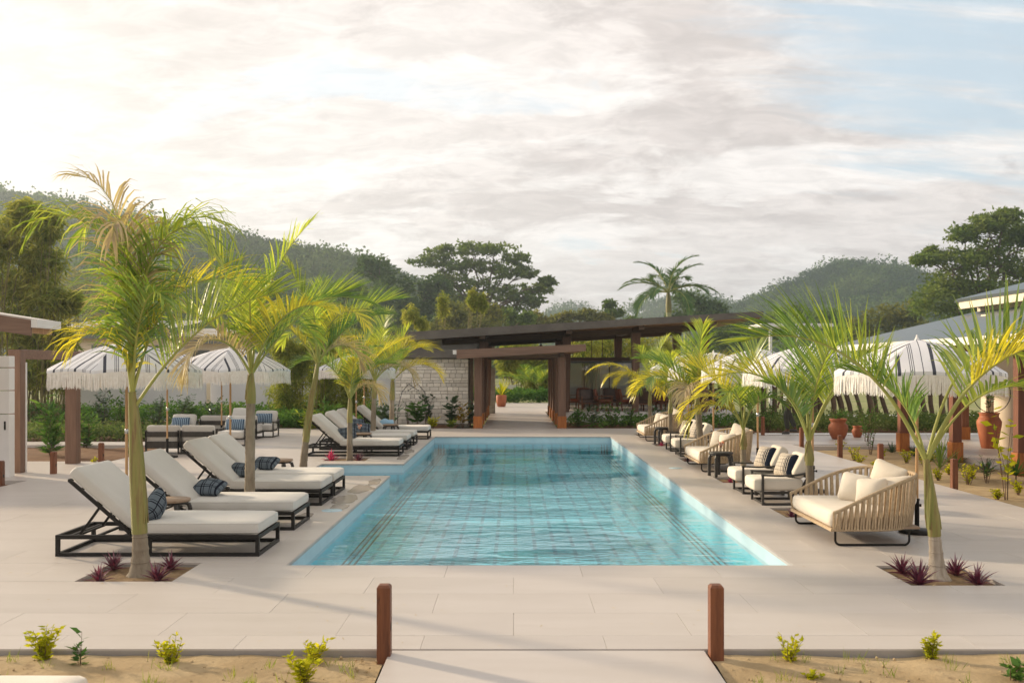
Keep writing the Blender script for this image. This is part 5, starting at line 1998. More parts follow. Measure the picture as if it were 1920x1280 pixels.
a0 = make_armchair('nearest of the low armchairs on the right, striped pillow', (3.16, 12.60, 0), 0)
sn = snapshot(a0)
arm = [('second low armchair from the camera beside the black square table', 3.17, 13.72), ('third low armchair on the right, in front of the fourth palm', 3.28, 19.5), ('farthest low armchair on the right, beyond its twin', 3.28, 20.75)]
for lab, x, y in arm:
    dup(sn, lab, (x, y, 0))
for i, (x, y, nm) in enumerate(((3.16, 12.60, 'nearest armchair'), (3.17, 13.72, 'second armchair'), (3.28, 19.5, 'third armchair'), (3.28, 20.75, 'farthest armchair'))):
    pillow('cream pillow with a dark striped end on the %s' % nm, (x + 0.44, y + 0.29, 0.345), (-24, 0, -72), 0.40, 0.34, 0.13, 'stripe_pillow', seed=60 + i, group='striped pillows on the armchairs')


def square_table(label, loc):
    t = thing('square_table', label, 'table', loc)
    m = MB()
    m.box(0, 0.46, 0, 0.40, 0.29, 0.325)
    m.build('tabletop', 'black_wood', t, bevel=0.004)
    for (x, y) in ((0.02, 0.02), (0.40, 0.02), (0.02, 0.34), (0.40, 0.34)):
        m = MB()
        m.box(x, x + 0.04, y, y + 0.04, 0, 0.29)
        m.build('leg', 'black_wood', t)
    return t


square_table('low black table between the two near armchairs', (3.40, 13.26, 0))
square_table('low black table between the two far armchairs', (3.48, 20.22, 0))

# ------------------------------------------------------------------ left sofa groups


def make_sofa(label, loc, rz, W=1.45):
    """back faces -Y (towards the camera) at y=0"""
    t = thing('sofa', label, 'sofa', loc, rz, 'two seat sofas seen from behind')
    m = MB()
    hw = W / 2
    for (x0, x1) in ((0.0, hw - 0.012), (hw + 0.012, W)):
        m.box(x0, x1, 0.0, 0.025, 0.36, 0.47)
        m.box(x0, x1, 0.0, 0.03, 0.12, 0.27)
        m.box(x0, x0 + 0.035, 0.0, 0.035, 0.0, 0.50)
        m.box(x1 - 0.035, x1, 0.0, 0.035, 0.0, 0.50)
        m.box(x0, x0 + 0.035, 0.035, 0.75, 0.0, 0.03)
        m.box(x1 - 0.035, x1, 0.035, 0.75, 0.0, 0.03)
        m.box(x0, x1, 0.035, 0.72, 0.13, 0.16)
    for x0 in (0.0, W - 0.04):
        m.box(x0, x0 + 0.04, 0.04, 0.72, 0.38, 0.40)
        m.box(x0, x0 + 0.035, 0.68, 0.72, 0.03, 0.38)
    m.build('frame', 'black_wood', t, bevel=0.003)
    for k in range(2):
        c = cushion(hw - 0.04, 0.66, 0.15, 0.05, 0.01)
        c.build('seat_cushion', 'cream_fabric', t, loc=(hw * (k + 0.5), 0.37, 0.165))
        c = cushion(hw - 0.03, 0.13, 0.34, 0.05, 0.0, crumple=0.008, seed=k)
        o = c.build('back_cushion', 'cream_fabric', t, loc=(hw * (k + 0.5), 0.10, 0.26))
    return t


s0 = make_sofa('cream two seat sofa seen from behind, left of the loungers', (-7.72, 20.1, 0), 0)
sn = snapshot(s0)
dup(sn, 'farther cream two seat sofa seen from behind, near the bamboo', (-7.95, 24.3, 0))
# armchairs facing the camera
ch = make_armchair('armchair facing the pool behind the near sofa', (-7.75, 22.9, 0), R(90), 'cream_fabric', group='cream armchairs by the sofas', width=0.66)
sn = snapshot(ch)
dup(sn, 'armchair with blue pillow standing beside the second palm', (-6.20, 22.1, 0), R(90))
dup(sn, 'armchair nearest the bamboo hedge with a blue pillow', (-6.25, 24.9, 0), R(90))
dup(sn, 'farthest cream armchair behind the far sofa', (-7.35, 26.6, 0), R(90))
for (x, y, nm) in ((-8.08, 23.25, 'on the armchair behind the near sofa'), (-6.53, 22.45, 'on the armchair beside the second palm'), (-6.58, 25.25, 'on the armchair nearest the bamboo hedge')):
    pillow('blue and white woven pillow ' + nm, (x, y, 0.35), (-20, 0, 0), 0.46, 0.28, 0.12, 'stripe_pillow_blue', seed=80, group='blue woven pillows on the armchairs')

# ------------------------------------------------------------------ bollard posts


def bollard(label, x, y, h=0.44, w=0.085, z0=-0.06, rz=0.0, mat='post_wood'):
    m = MB()
    a = w / 2
    m.box(-a, a, -a, a, 0, h - 0.015)
    v = [(-a, -a, h - 0.015), (a, -a, h - 0.015), (a, a, h - 0.015), (-a, a, h - 0.015)]
    b = a - 0.012
    m.add(v + [(-b, -b, h), (b, -b, h), (b, b, h), (-b, b, h)], [(0, 1, 5, 4), (1, 2, 6, 5), (2, 3, 7, 6), (3, 0, 4, 7), (4, 5, 6, 7)])
    m.add([(a + 0.002, -0.02, h * 0.42), (a + 0.002, 0.02, h * 0.42), (a + 0.002, 0.02, h * 0.52), (a + 0.002, -0.02, h * 0.52)], [(0, 1, 2, 3)], 1)
    o = m.build('bollard', [mat, 'black_metal'], None, loc=(x, y, z0), rot=(0, 0, rz), bevel=0.002)
    return prop(o, label, 'bollard', 'short wooden bollard posts')


bollard('wooden bollard on the left side of the front path', -0.815, 6.05, 0.50)
bollard('wooden bollard on the right side of the front path', 1.275, 6.05, 0.50)
bollard('wooden bollard by the large brown frame post', -7.86, 16.4)
bollard('wooden bollard left of the tall front palm, near the garden', -7.86, 18.3)
bollard('wooden bollard at the left picture edge', -7.88, 14.75)
for lab, y in (('farthest wooden bollard along the right deck edge', 22.1), ('second farthest wooden bollard along the right deck edge', 19.5), ('third farthest wooden bollard along the right deck edge', 17.35), ('wooden bollard right of the front right palm', 14.45)):
    bollard(lab, 6.63, y, 0.50)
bollard('short wooden post right of the pot before the hedge', 6.75, 26.0, 0.55)

# ------------------------------------------------------------------ entrance walkway
wk = thing('entrance_pergola', 'dark wooden entrance walkway with flat sloping roof over paired posts', 'pergola', (0.19, 28.7, 0))


def post_set(sx):
    for k in range(5):
        y = 0.05 + k * 2.05
        x = sx * 1.26
        m = MB()
        w, d = 0.115, 0.25
        m.box(x - w, x + w, y - 0.02, y + d, 0.36, 2.13)
        p = m.build('post', 'wood', wk, bevel=0.006)
        m = MB()
        m.box(x - w - 0.02, x + w + 0.02, y - 0.04, y + d + 0.02, 0.0, 0.36)
        m.build('base_block', 'orange_wood', p, bevel=0.008)


post_set(-1)
post_set(1)
for sx in (-1, 1):
    m = MB()
    m.bar((sx * 1.26, -0.02, 2.19), (sx * 1.26, 8.6, 2.19), 0.12, 0.12)
    m.build('beam', 'dark_beam', wk)
for k in range(5):
    y = 0.12 + k * 2.05
    m = MB()
    m.bar((-1.26, y + 0.1, 2.17 + 0.0), (1.26, y + 0.1, 2.17), 0.14, 0.11)
    m.build('cross_beam', 'dark_beam', wk)
y0, y1 = -0.55, 9.6


def ztop(x):
    return 2.33 + (x + 1.86) * 0.043


m = MB()
xl, xr = -1.86, 1.93
m.hexa([(xl, y0, ztop(xl) - 0.16), (xr, y0, ztop(xr) - 0.16), (xr, y1, ztop(xr) - 0.16), (xl, y1, ztop(xl) - 0.16), (xl, y0, ztop(xl)), (xr, y0, ztop(xr)), (xr, y1, ztop(xr)), (xl, y1, ztop(xl))])
m.build('roof', 'dark_roof', wk)
m = MB()
# tapered timber fascia
m.hexa([(xl, y0 - 0.05, ztop(xl) - 0.26), (xr, y0 - 0.05, ztop(xr) - 0.19), (xr, y0 - 0.004, ztop(xr) - 0.19), (xl, y0 - 0.004, ztop(xl) - 0.26), (xl, y0 - 0.05, ztop(xl) + 0.01), (xr, y0 - 0.05, ztop(xr) + 0.01), (xr, y0 - 0.004, ztop(xr) + 0.01),
        (xl, y0 - 0.004, ztop(xl) + 0.01)])
m.build('fascia', 'wood_x', wk)
m = MB()
m.hexa([(-1.75, y0 + 0.01, ztop(-1.75) - 0.20), (1.8, y0 + 0.01, ztop(1.8) - 0.20), (1.8, y1, ztop(1.8) - 0.20), (-1.75, y1, ztop(-1.75) - 0.20), (-1.75, y0 + 0.01, ztop(-1.75) - 0.163), (1.8, y0 + 0.01, ztop(1.8) - 0.163),
        (1.8, y1, ztop(1.8) - 0.163), (-1.75, y1, ztop(-1.75) - 0.163)])
m.build('soffit', 'soffit', wk)
m = MB()
m.box(xl - 0.11, xl - 0.002, y0 - 0.03, y1, ztop(xl) - 0.12, ztop(xl) + 0.0)
m.build('gutter', 'white_paint', wk)

# grey stone pillar seen inside the walkway
gp = thing('stone_pillar', 'grey stacked stone pillar inside the entrance walkway', 'pillar', (-0.95, 38.2, 0))
rr_ = random.Random(9)
m = MB()
m.box(-0.19, 0.19, 0.02, 0.38, 0, 1.8)
m.build('core', 'mortar', gp)
z = 0.0
while z < 1.72:
    hh = rr_.uniform(0.14, 0.26)
    sp = rr_.uniform(-0.08, 0.08)
    for (a, b) in ((-0.22, sp), (sp, 0.22)):
        m = MB()
        pr = rr_.uniform(0, 0.02)
        m.box(a + 0.006, b - 0.006, -pr, 0.3, z + 0.006, min(z + hh, 1.8) - 0.006)
        m.build('stone', 'grey_stone', gp, bevel=0.006)
    z += hh

# ------------------------------------------------------------------ stone wall wing
SWX0, SWX1, SWY, SWT = -3.82, -1.46, 31.0, 2.10
sw = thing('stone_wing', 'low building wing with pale limestone block wall and dark flat roof', 'building', (SWX0, SWY, 0))
m = MB()
m.box(0.0, SWX1 - SWX0, 0.05, 3.0, -0.1, SWT)
m.build('wall_core', 'mortar', sw)
rr_ = random.Random(12)
z = 0.0
cnt = 0
W = SWX1 - SWX0
cache = []
courses = []
while z < SWT - 0.03:
    h = rr_.choice([0.085, 0.10, 0.12, 0.14])
    if z + h > SWT - 0.05:
        h = SWT - z
    x = 0.0
    while x < W - 0.01:
        w = rr_.choice([0.14, 0.18, 0.22, 0.28, 0.34])
        if x + w > W - 0.08:
            w = W - x
        courses.append((x, z, w, h))
        x += w
    z += h
print('stones', len(courses))
for (x, z, w, h) in courses[:298]:
    m = MB()
    pr = rr_.uniform(0.0, 0.022)
    g_ = 0.006
    e = 0.008
    x0, x1, z0, z1 = x + g_, x + w - g_, z + g_, z + h - g_
    v = [(x0, 0.06, z0), (x1, 0.06, z0), (x1, 0.06, z1), (x0, 0.06, z1), (x0, -pr + e, z0), (x1, -pr + e, z0), (x1, -pr + e, z1), (x0, -pr + e, z1),
         (x0 + e, -pr + rr_.uniform(-.004, .004), z0 + e), (x1 - e, -pr + rr_.uniform(-.004, .004), z0 + e), (x1 - e, -pr + rr_.uniform(-.004, .004), z1 - e), (x0 + e, -pr + rr_.uniform(-.004, .004), z1 - e)]
    m.add(v, [(0, 4, 5, 1), (1, 5, 6, 2), (2, 6, 7, 3), (3, 7, 4, 0), (4, 8, 9, 5), (5, 9, 10, 6), (6, 10, 11, 7), (7, 11, 8, 4), (8, 11, 10, 9)])
    # winding for outward (-Y)
    m.build('stone', 'limestone', sw)
m = MB()
for (x, z, w, h) in courses[298:]:
    m.box(x + 0.006, x + w - 0.006, -0.01, 0.06, z + 0.006, z + h - 0.006)
if m.v:
    prop(m.build('upper_stones', 'limestone', sw), kind='stuff')
m = MB()
m.box(-0.65, -0.01, 0.35, 0.6, 0, 1.95)
m.build('side_wall', 'grey_wall', sw)
m = MB()
m.box(-0.9, 2.75, -0.30, 3.3, SWT + 0.02, SWT + 0.30)
m.build('roof', 'dark_roof', sw, bevel=0.01)
m = MB()
m.box(0.2, 2.6, 1.5, 3.2, SWT + 0.30, 2.92)
m.build('clerestory_wall', 'white_paint', sw)
m = MB()
m.box(2.42, 2.52, 0.0, 0.12, 0, SWT)
m.build('corner_post', 'dark_beam', sw)
m = MB()
m.box(2.62, 2.75, 0.5, 0.7, 0, SWT)
m.build('inner_wall', 'cream_wall', sw)

# ------------------------------------------------------------------ main pavilion (restaurant)
pv = thing('pavilion', 'open restaurant pavilion with long dark sloping roof and glass walls', 'building', (0, 31.0, 0))
SL = (3.60 - 2.99) / (7.95 + 2.5)


def rz_(x):
    return 2.99 + (x + 2.5) * SL


xl, xr, yf, yb = -4.2, 7.95, -0.4, 9.0
m = MB()
m.hexa([(xl, yf, rz_(xl) - 0.16), (xr, yf, rz_(xr) - 0.16), (xr, yb, rz_(xr) - 0.16), (xl, yb, rz_(xl) - 0.16), (xl, yf, rz_(xl)), (xr, yf, rz_(xr)), (xr, yb, rz_(xr)), (xl, yb, rz_(xl))])
m.build('roof', 'dark_roof', pv)
m = MB()
m.hexa([(xl, yf - 0.06, rz_(xl) - 0.27), (xr, yf - 0.06, rz_(xr) - 0.18), (xr, yf - 0.003, rz_(xr) - 0.18), (xl, yf - 0.003, rz_(xl) - 0.27), (xl, yf - 0.06, rz_(xl) + 0.012), (xr, yf - 0.06, rz_(xr) + 0.012), (xr, yf - 0.003, rz_(xr) + 0.012),
        (xl, yf - 0.003, rz_(xl) + 0.012)])
m.build('fascia', 'dark_roof', pv)
m = MB()
m.hexa([(xl + 0.1, yf + 0.01, rz_(xl) - 0.22), (xr - 0.1, yf + 0.01, rz_(xr) - 0.22), (xr - 0.1, yb, rz_(xr) - 0.22), (xl + 0.1, yb, rz_(xl) - 0.22), (xl + 0.1, yf + 0.01, rz_(xl) - 0.163), (xr - 0.1, yf + 0.01, rz_(xr) - 0.163), (xr - 0.1, yb, rz_(xr) - 0.163),
        (xl + 0.1, yb, rz_(xl) - 0.163)])
m.build('soffit', 'soffit', pv)
for yy, nm in ((1.3, 0), (6.8, 1)):
    m = MB()
    m.bar((-2.4, yy, rz_(-2.4) - 0.33), (6.6, yy, rz_(6.6) - 0.33), 0.16, 0.19)
    m.build('beam', 'dark_beam', pv)
for x in (-1.0, 1.78, 4.1, 6.4):
    m = MB()
    m.bar((x, yf + 0.1, rz_(x) - 0.27), (x, yb - 0.2, rz_(x) - 0.27), 0.18, 0.14)
    m.build('rafter', 'dark_beam', pv)
    for yy in (1.25, 6.7):
        m = MB()
        zt = rz_(x) - 0.40
        a, b = 0.085, 0.15
        m.hexa([(x - a, yy - 0.1, 0.33), (x + a, yy - 0.1, 0.33), (x + a, yy + 0.1, 0.33), (x - a, yy + 0.1, 0.33), (x - b, yy - 0.14, zt), (x + b, yy - 0.14, zt), (x + b, yy + 0.14, zt), (x - b, yy + 0.14, zt)])
        m.build('column', 'wood', pv, bevel=0.006)
m = MB()
m.box(1.62, 7.6, 1.4, 12, -0.1, 0.33)
m.build('terrace_floor', 'white_paint', pv)
m = MB()
m.box(1.65, 7.3, 4.6, 4.75, 2.06, 2.20)
m.build('header_beam', 'dark_beam', pv)
m = MB()
m.box(1.66, 7.3, 4.64, 4.72, 1.99, 2.055)
m.build('glazing_rail', 'roof_slate', pv)
xs = [1.68, 2.62, 3.56, 4.5, 5.44, 6.38, 7.28]
for i in range(6):
    m = MB()
    m.box(xs[i] + 0.02, xs[i + 1] - 0.02, 4.66, 4.675, 0.35, 1.985)
    m.build('pane', 'window_glass', pv)
    m = MB()
    m.box(xs[i] - 0.018, xs[i] + 0.018, 4.645, 4.70, 0.33, 1.989)
    m.build('mullion', 'dark_beam', pv)
for i, x in enumerate((2.2, 2.9, 3.3)):
    m = MB()
    m.box(x - 0.012, x + 0.012, 4.66, 4.70, 2.20, rz_(x) - 0.22)
    m.build('mullion', 'dark_beam', pv)
# inner room: curtains and back wall
m = MB()
m.box(1.7, 7.2, 7.2, 7.35, 0.33, 2.1)
m.build('back_wall', 'white_paint', pv)
for (x0, x1, zb_) in ((1.72, 2.5, 0.45), (3.3, 4.25, 0.8), (4.72, 5.55, 0.6), (6.35, 7.2, 0.7)):
    m = MB()
    m.box(x0, x1, 4.78, 4.80, zb_, 2.0)
    m.build('blind', 'white_paint', pv)
for (x0, x1) in ((2.55, 3.25), (4.3, 4.7), (5.6, 6.3)):
    m = MB()
    n = 40
    vs = []
    for i in range(n + 1):
        x = x0 + (x1 - x0) * i / n
        y = 5.0 + 0.05 * math.sin(i * 1.1)
        vs += [(x, y, 0.35), (x, y, 2.0)]
    m.add(vs, [(2 * i, 2 * i + 2, 2 * i + 3, 2 * i + 1) for i in range(n)], 0, True)
    m.build('curtain', 'curtain', pv)
for x in (0.15, 0.28):
    pass
m = MB()
m.tube([(0.52, 1.2, 2.55), (0.52, 1.2, 3.0)], 0.008, 5)
m.lathe([(0.0, 2.45), (0.05, 2.46), (0.06, 2.55), (0.02, 2.60), (0.0, 2.6)], 12, c=(0.52, 1.2, 0))
prop(m.build('pendant_lamp', 'black_metal'), 'small black pendant lamp hanging under the pavilion roof', 'lamp').location = (0.4, 31.0, 0)

# restaurant chairs


def lounge_chair(label, loc, rz, cmat):
    t = thing('lounge_chair', label, 'chair', loc, rz, 'wooden lounge chairs on the restaurant terrace')
    for sx in (-0.27, 0.27):
        m = MB()
        m.bar((sx, -0.26, 0), (sx, -0.26, 0.50), 0.035, 0.035)
        m.bar((sx, 0.26, 0), (sx, 0.36, 0.72), 0.035, 0.035)
        m.bar((sx, -0.29, 0.51), (sx, 0.30, 0.49), 0.05, 0.025)
        m.bar((sx, -0.26, 0.26), (sx, 0.28, 0.24), 0.03, 0.03)
        m.build('side_frame', 'chair_wood', t)
    m = MB()
    for y, z in ((-0.26, 0.27), (0.28, 0.26), (0.35, 0.70)):
        m.bar((-0.27, y, z), (0.27, y, z), 0.03, 0.035)
    m.build('rail', 'chair_wood', t)
    cushion(0.50, 0.52, 0.10, 0.035, 0.01).build('seat_cushion', cmat, t, loc=(0, 0, 0.29))
    o = cushion(0.48, 0.10, 0.38, 0.035, 0.0).build('back_cushion', cmat, t, loc=(0, 0.27, 0.38))
    o.rotation_euler = (R(-12), 0, 0)
    return t


ra = lounge_chair('lounge chair with dark cushions left of the restaurant entrance post', (2.55, 32.9, 0.33), R(8), 'dark_leather')
rb = lounge_chair('rust leather chair turned sideways beside the first dark chair', (3.15, 33.2, 0.33), R(80), 'leather')
sa, sb = snapshot(ra), snapshot(rb)
for s_, lab, x, y, a in ((sa, 'dark cushioned chair behind the rust chairs', 3.45, 34.4, -10), (sb, 'rust leather chair between the terrace columns', 3.95, 33.3, 100), (sa, 'dark chair with its back to the pool near the big column', 4.35, 32.7, 180),
                         (sa, 'dark cushioned chair by the glass behind the column', 4.75, 34.6, 15), (sb, 'rust leather chair right of the big column', 4.85, 33.1, -60), (sa, 'dark cushioned chair with pale cushion behind the rear palm', 5.35, 33.6, 10),
                         (sa, 'dark chair beyond the rear right palm', 5.95, 33.0, 170), (sb, 'rust leather chair at the right end of the terrace', 6.4, 34.0, 20), (sa, 'dark chair at the right terrace corner', 6.9, 33.0, -20), (sb, 'rust leather chair by the left glass pane', 2.35, 34.3, -30)):
    dup(s_, lab, (x, y, 0.33), R(a))
for lab, x, y in (('low wooden table between the first terrace chairs', 2.95, 32.5), ('low wooden table right of the big terrace column', 5.1, 32.6), ('low wooden table among the right terrace chairs', 6.45, 32.6)):
    t = thing('coffee_table', lab, 'table', (x, y, 0.33), 0, 'low tables on the restaurant terrace')
    m = MB()
    m.lathe([(0, 0.36), (0.26, 0.36), (0.26, 0.39), (0, 0.39)], 20)
    m.build('tabletop', 'chair_wood', t)
    for k in range(3):
        m = MB()
        a = k * 2.094
        m.bar((0.2 * math.cos(a), 0.2 * math.sin(a), 0), (0.16 * math.cos(a), 0.16 * math.sin(a), 0.36), 0.03, 0.03)
        m.build('leg', 'chair_wood', t)

# ------------------------------------------------------------------ left side: timber frame, cabinet wall, roof corner
tf = thing('timber_doorway', 'brown timber door frame of two posts and a beam at the left', 'frame', (-8.58, 16.6, 0))
m = MB()
m.box(-0.11, 0.10, -0.10, 0.10, -0.05, 2.12)
m.build('post', 'wood', tf, bevel=0.008)
m = MB()
m.box(0.12, 0.33, 1.50, 1.70, -0.05, 1.95)
m.build('post', 'wood', tf, bevel=0.008)
m = MB()
m.bar((0.0, 0.11, 2.04), (0.235, 1.78, 2.035), 0.20, 0.165)
m.build('beam', 'wood_x', tf, bevel=0.006)
m = MB()
m.box(0.102, 0.118, 0.06, 0.10, -0.03, 1.9)
m.build('trim', 'white_paint', tf)

cb = thing('service_wall', 'white panelled service wall at the left picture edge', 'wall', (-8.30, 15.9, 0))
for (z0, z1) in ((-0.1, 1.03), (1.045, 1.42), (1.435, 1.80), (1.815, 2.0)):
    m = MB()
    m.box(-4, -0.055, 0, 0.18, z0, z1)
    m.build('panel', 'white_paint', cb, bevel=0.006)
m = MB()
m.box(-0.14, -0.11, -0.006, 0.0, 0.78, 0.92)
m.build('switch', 'black_metal', cb)

lr = thing('roof_corner', 'brown fascia roof corner with white gutter at the upper left', 'roof', (0, 14, 0))
m = MB()
sl = -0.105
x0, x1 = -12.0, -7.02


def lz(x):
    return 2.52 + (x1 - x) * 0.16


m.hexa([(x0, 0, lz(x0) - 0.10), (x1, 0, lz(x1) - 0.10), (x1, 0.7, lz(x1) - 0.10), (x0, 0.7, lz(x0) - 0.10), (x0, 0, lz(x0)), (x1, 0, lz(x1)), (x1, 0.7, lz(x1)), (x0, 0.7, lz(x0))])
m.build('roof', 'corrugated', lr)
m = MB()
m.hexa([(x0, -0.05, lz(x0) - 0.28), (x1, -0.05, lz(x1) - 0.25), (x1, -0.003, lz(x1) - 0.25), (x0, -0.003, lz(x0) - 0.28), (x0, -0.05, lz(x0) - 0.02), (x1, -0.05, lz(x1) - 0.02), (x1, -0.003, lz(x1) - 0.02), (x0, -0.003, lz(x0) - 0.02)])
m.build('fascia', 'wood_x', lr)
m = MB()
m.hexa([(x0, 0.01, lz(x0) - 0.22), (x1 - 0.05, 0.01, lz(x1) - 0.21), (x1 - 0.05, 0.7, lz(x1) - 0.21), (x0, 0.7, lz(x0) - 0.22), (x0, 0.01, lz(x0) - 0.103), (x1 - 0.05, 0.01, lz(x1) - 0.103), (x1 - 0.05, 0.7, lz(x1) - 0.103), (x0, 0.7, lz(x0) - 0.103)])
m.build('soffit', 'soffit', lr)
m = MB()
m.box(x1 + 0.002, x1 + 0.09, -0.04, 0.7, lz(x1) - 0.13, lz(x1) - 0.01)
m.build('gutter', 'white_paint', lr)

# ------------------------------------------------------------------ left background buildings and garden wall


def cream_building(label, px0, px1, Y, ytop, yroof, seed):
    X0, X1 = at(px0, Y), at(px1, Y)
    zt, zr = zat(ytop, Y), zat(yroof, Y)
    t = thing('building', label, 'building', (X0, Y, 0), 0, 'cream outbuildings behind the garden wall')
    W = X1 - X0
    m = MB()
    m.box(0.2, W - 0.25, 0, 4, -0.1, zt)
    m.build('wall', 'cream_wall', t)
    m = MB()
    m.box(0, W, -0.35, -0.30, zt - 0.02, zr - 0.10)
    m.build('fascia', 'grey_paint', t)
    m = MB()
    n = 60
    vs = []
    for i in range(n + 1):
        x = -0.05 + (W + 0.1) * i / n
        zz = 0.02 * math.sin(i * PI)
        o_ = 0.018 * (1 if i % 2 else -1)
        vs += [(x, -0.42, zr - 0.06 + o_), (x, 4.0, zr + 0.45 + o_)]
    m.add(vs, [(2 * i, 2 * i + 2, 2 * i + 3, 2 * i + 1) for i in range(n)])
    m.build('roof', 'corrugated', t)
    m = MB()
    m.box(0, W, -0.30, 4, zt, zt + 0.04)
    m.build('soffit', 'soffit', t)
    for k in range(2):
        m = MB()
        x = W * (0.3 + 0.4 * k)
        m.box(x, x + 0.8, -0.02, 0.03, 1.3, zt - 0.3)
        w = m.build('window', 'grey_paint', t)
        m = MB()
        m.box(x + 0.06, x + 0.74, -0.03, -0.021, 1.36, zt - 0.36)
        m.build('pane', 'window_glass', w)
    return t


cream_building('cream outbuilding with pale corrugated roof behind the nearest left umbrella', 104, 330, 42, 634, 612, 1)
cream_building('lower cream outbuilding with corrugated roof left of the second palm', 328, 436, 44, 644, 628, 2)
gw = thing('garden_wall', 'grey white rendered garden wall behind the left plants', 'wall', (0, 34, 0))
for (p0, p1, yo, tp) in ((120, 385, 0.0, 700), (386, 470, 0.5, 700), (470, 790, 0.0, 716)):
    m = MB()
    m.box(at(p0, 34), at(p1, 34) - 0.02, yo, yo + 0.2, -0.2, zat(tp, 34))
    m.build('panel', 'grey_wall', gw, bevel=0.01)

# ------------------------------------------------------------------ right terrace building
tb_ = thing('terrace_building', 'right terrace building with slate roofs, cream walls and wooden posts', 'building', (0, 0, 0))
for (x, y, h) in ((8.92, 22.0, 2.22), (8.88, 19.3, 2.22), (8.90, 16.85, 2.22), (11.4, 24.3, 2.9), (8.95, 14.2, 2.22)):
    m = MB()
    m.box(x - 0.09, x + 0.09, y - 0.09, y + 0.09, 0.32, h)
    p = m.build('post', 'red_wood', tb_, bevel=0.006)
    m = MB()
    m.box(x - 0.115, x + 0.115, y - 0.115, y + 0.115, -0.15, 0.32)
    m.build('base_block', 'orange_wood', p, bevel=0.01)


def slab(name, mat, P, th, parent):
    m = MB()
    b = [(p[0], p[1], p[2] - th) for p in P]
    m.hexa(b + list(P))
    return m.build(name, mat, parent)


ye, yb2 = 10.5, 25.0
slab('roof', 'roof_slate', [(8.2, ye, 2.36), (12.05, ye, 3.27), (12.05, yb2, 3.27), (8.2, yb2, 2.36)], 0.05, tb_)
slab('soffit', 'soffit', [(8.25, ye + 0.05, 2.30), (12.0, ye + 0.05, 3.19), (12.0, yb2 - 0.05, 3.19), (8.25, yb2 - 0.05, 2.30)], 0.04, tb_)
m = MB()
m.box(8.13, 8.197, ye, yb2, 2.22, 2.36)
m.build('gutter', 'white_paint', tb_)
m = MB()
m.box(12.1, 12.3, ye, yb2 + 0.05, 3.20, 3.55)
m.build('clerestory_wall', 'cream_wall', tb_)
slab('upper_roof', 'roof_slate', [(11.62, ye, 3.60), (16.0, ye, 4.70), (16.0, yb2 + 0.3, 4.70), (11.62, yb2 + 0.3, 3.60)], 0.08, tb_)
m = MB()
m.box(11.64, 11.78, ye, yb2 + 0.1, 3.34, 3.515)
m.build('upper_fascia', 'cream_wall', tb_)
m = MB()
m.box(11.0, 18, 22.35, 22.6, 0, 3.05)
m.build('wall', 'cream_wall', tb_)
m = MB()
m.lathe([(0.42, 0), (0.42, 1.15), (0.40, 1.30), (0.30, 1.45), (0.0, 1.5)], 24, c=(11.55, 22.2, 0.0))
m.build('oven_niche', 'cream_wall', tb_)
m = MB()
m.bar((8.92, 14.1, 2.27), (8.92, 24.6, 2.27), 0.10, 0.10)
m.build('beam', 'wood', tb_)
fr_ = thing('flat_roof_hut', 'distant flat roofed pale structure right of the pavilion roof tip', 'building', (at(1460, 45), 45, 0))
m = MB()
m.box(-0.8, 2.6, 0, 2.5, zat(612, 45), zat(606, 45))
m.build('roof', 'grey_wall', fr_)
for x in (-0.4, 0.9, 2.2):
    m = MB()
    m.box(x, x + 0.12, 0.1, 0.25, 0, zat(612, 45))
    m.build('post', 'grey_wall', fr_)

# pots


def pot(label, loc, prof, plant, seed, name='clay_pot'):
    t = thing(name, label, 'plant pot', loc)
    m = MB()
    m.lathe(prof, 28)
    m.build('vessel', 'terracotta', t)
    m = MB()
    zt = prof[-1][1] - 0.04
    rt_ = prof[-1][0] * 0.9
    m.lathe([(0.0, zt), (rt_, zt)], 20)
    m.build('soil', 'soil', t)
    return t


def potprof(r, h, belly=1.0, neck=0.72):
    out = [(r * 0.55, 0), (r * 0.62, h * 0.02), (r * 0.85, h * 0.25), (r * belly, h * 0.52), (r * 0.92, h * 0.68), (r * neck, h * 0.78), (r * neck, h * 0.84), (r * 0.84, h * 0.93), (r * 0.88, h), (r * 0.80, h), (r * 0.70, h * 0.9)]
    return out


pot('round terracotta jar on the paving before the hedge', (8.25, 24.4, 0), potprof(0.25, 0.52), 'x', 1)
tall = [(0.15, 0), (0.17, 0.02), (0.22, 0.3), (0.255, 0.52), (0.26, 0.6), (0.22, 0.68), (0.20, 0.70), (0.20, 0.76), (0.23, 0.80), (0.20, 0.80), (0.18, 0.74)]
pot('tall terracotta pot against the cream wall with a climbing plant', (10.7, 21.6, 0), tall, 'x', 2)
pot('small terracotta pot half hidden by a leafy shrub', (8.95, 25.0, 0), potprof(0.14, 0.30), 'x', 3)
pot('brown glazed pot at the far end of the walkway', (at(940, 45), 45, 0), [(0.14, 0), (0.2, 0.02), (0.24, 0.25), (0.25, 0.5), (0.22, 0.55), (0.2, 0.5)], 'x', 4)
shrub('leafy plant trailing from the round terracotta jar', (8.25, 24.4, 0.46), 0.28, 0.55, 7, 12, 0.09, 'bush_leaf', 601, name='potted_plant', cat='plant')
shrub('climbing plant growing from the tall terracotta pot', (10.7, 21.6, 0.74), 0.75, 0.22, 5, 26, 0.08, 'dark_shrub_leaf', 602, name='potted_plant', cat='plant')
rosette('spiky yellow green plant in the far walkway pot', (at(940, 45), 45, 0.5), 22, 0.85, 0.07, 'yellow_leaf', 603, el=(35, 88), name='potted_plant')
m = MB()
pts = [(0.42 * math.cos(a), 0.0, 1.22 + 0.42 * math.sin(a)) for a in [i / 30 * 2 * PI for i in range(31)]]
m.tube(pts, 0.009, 6, cap=False)
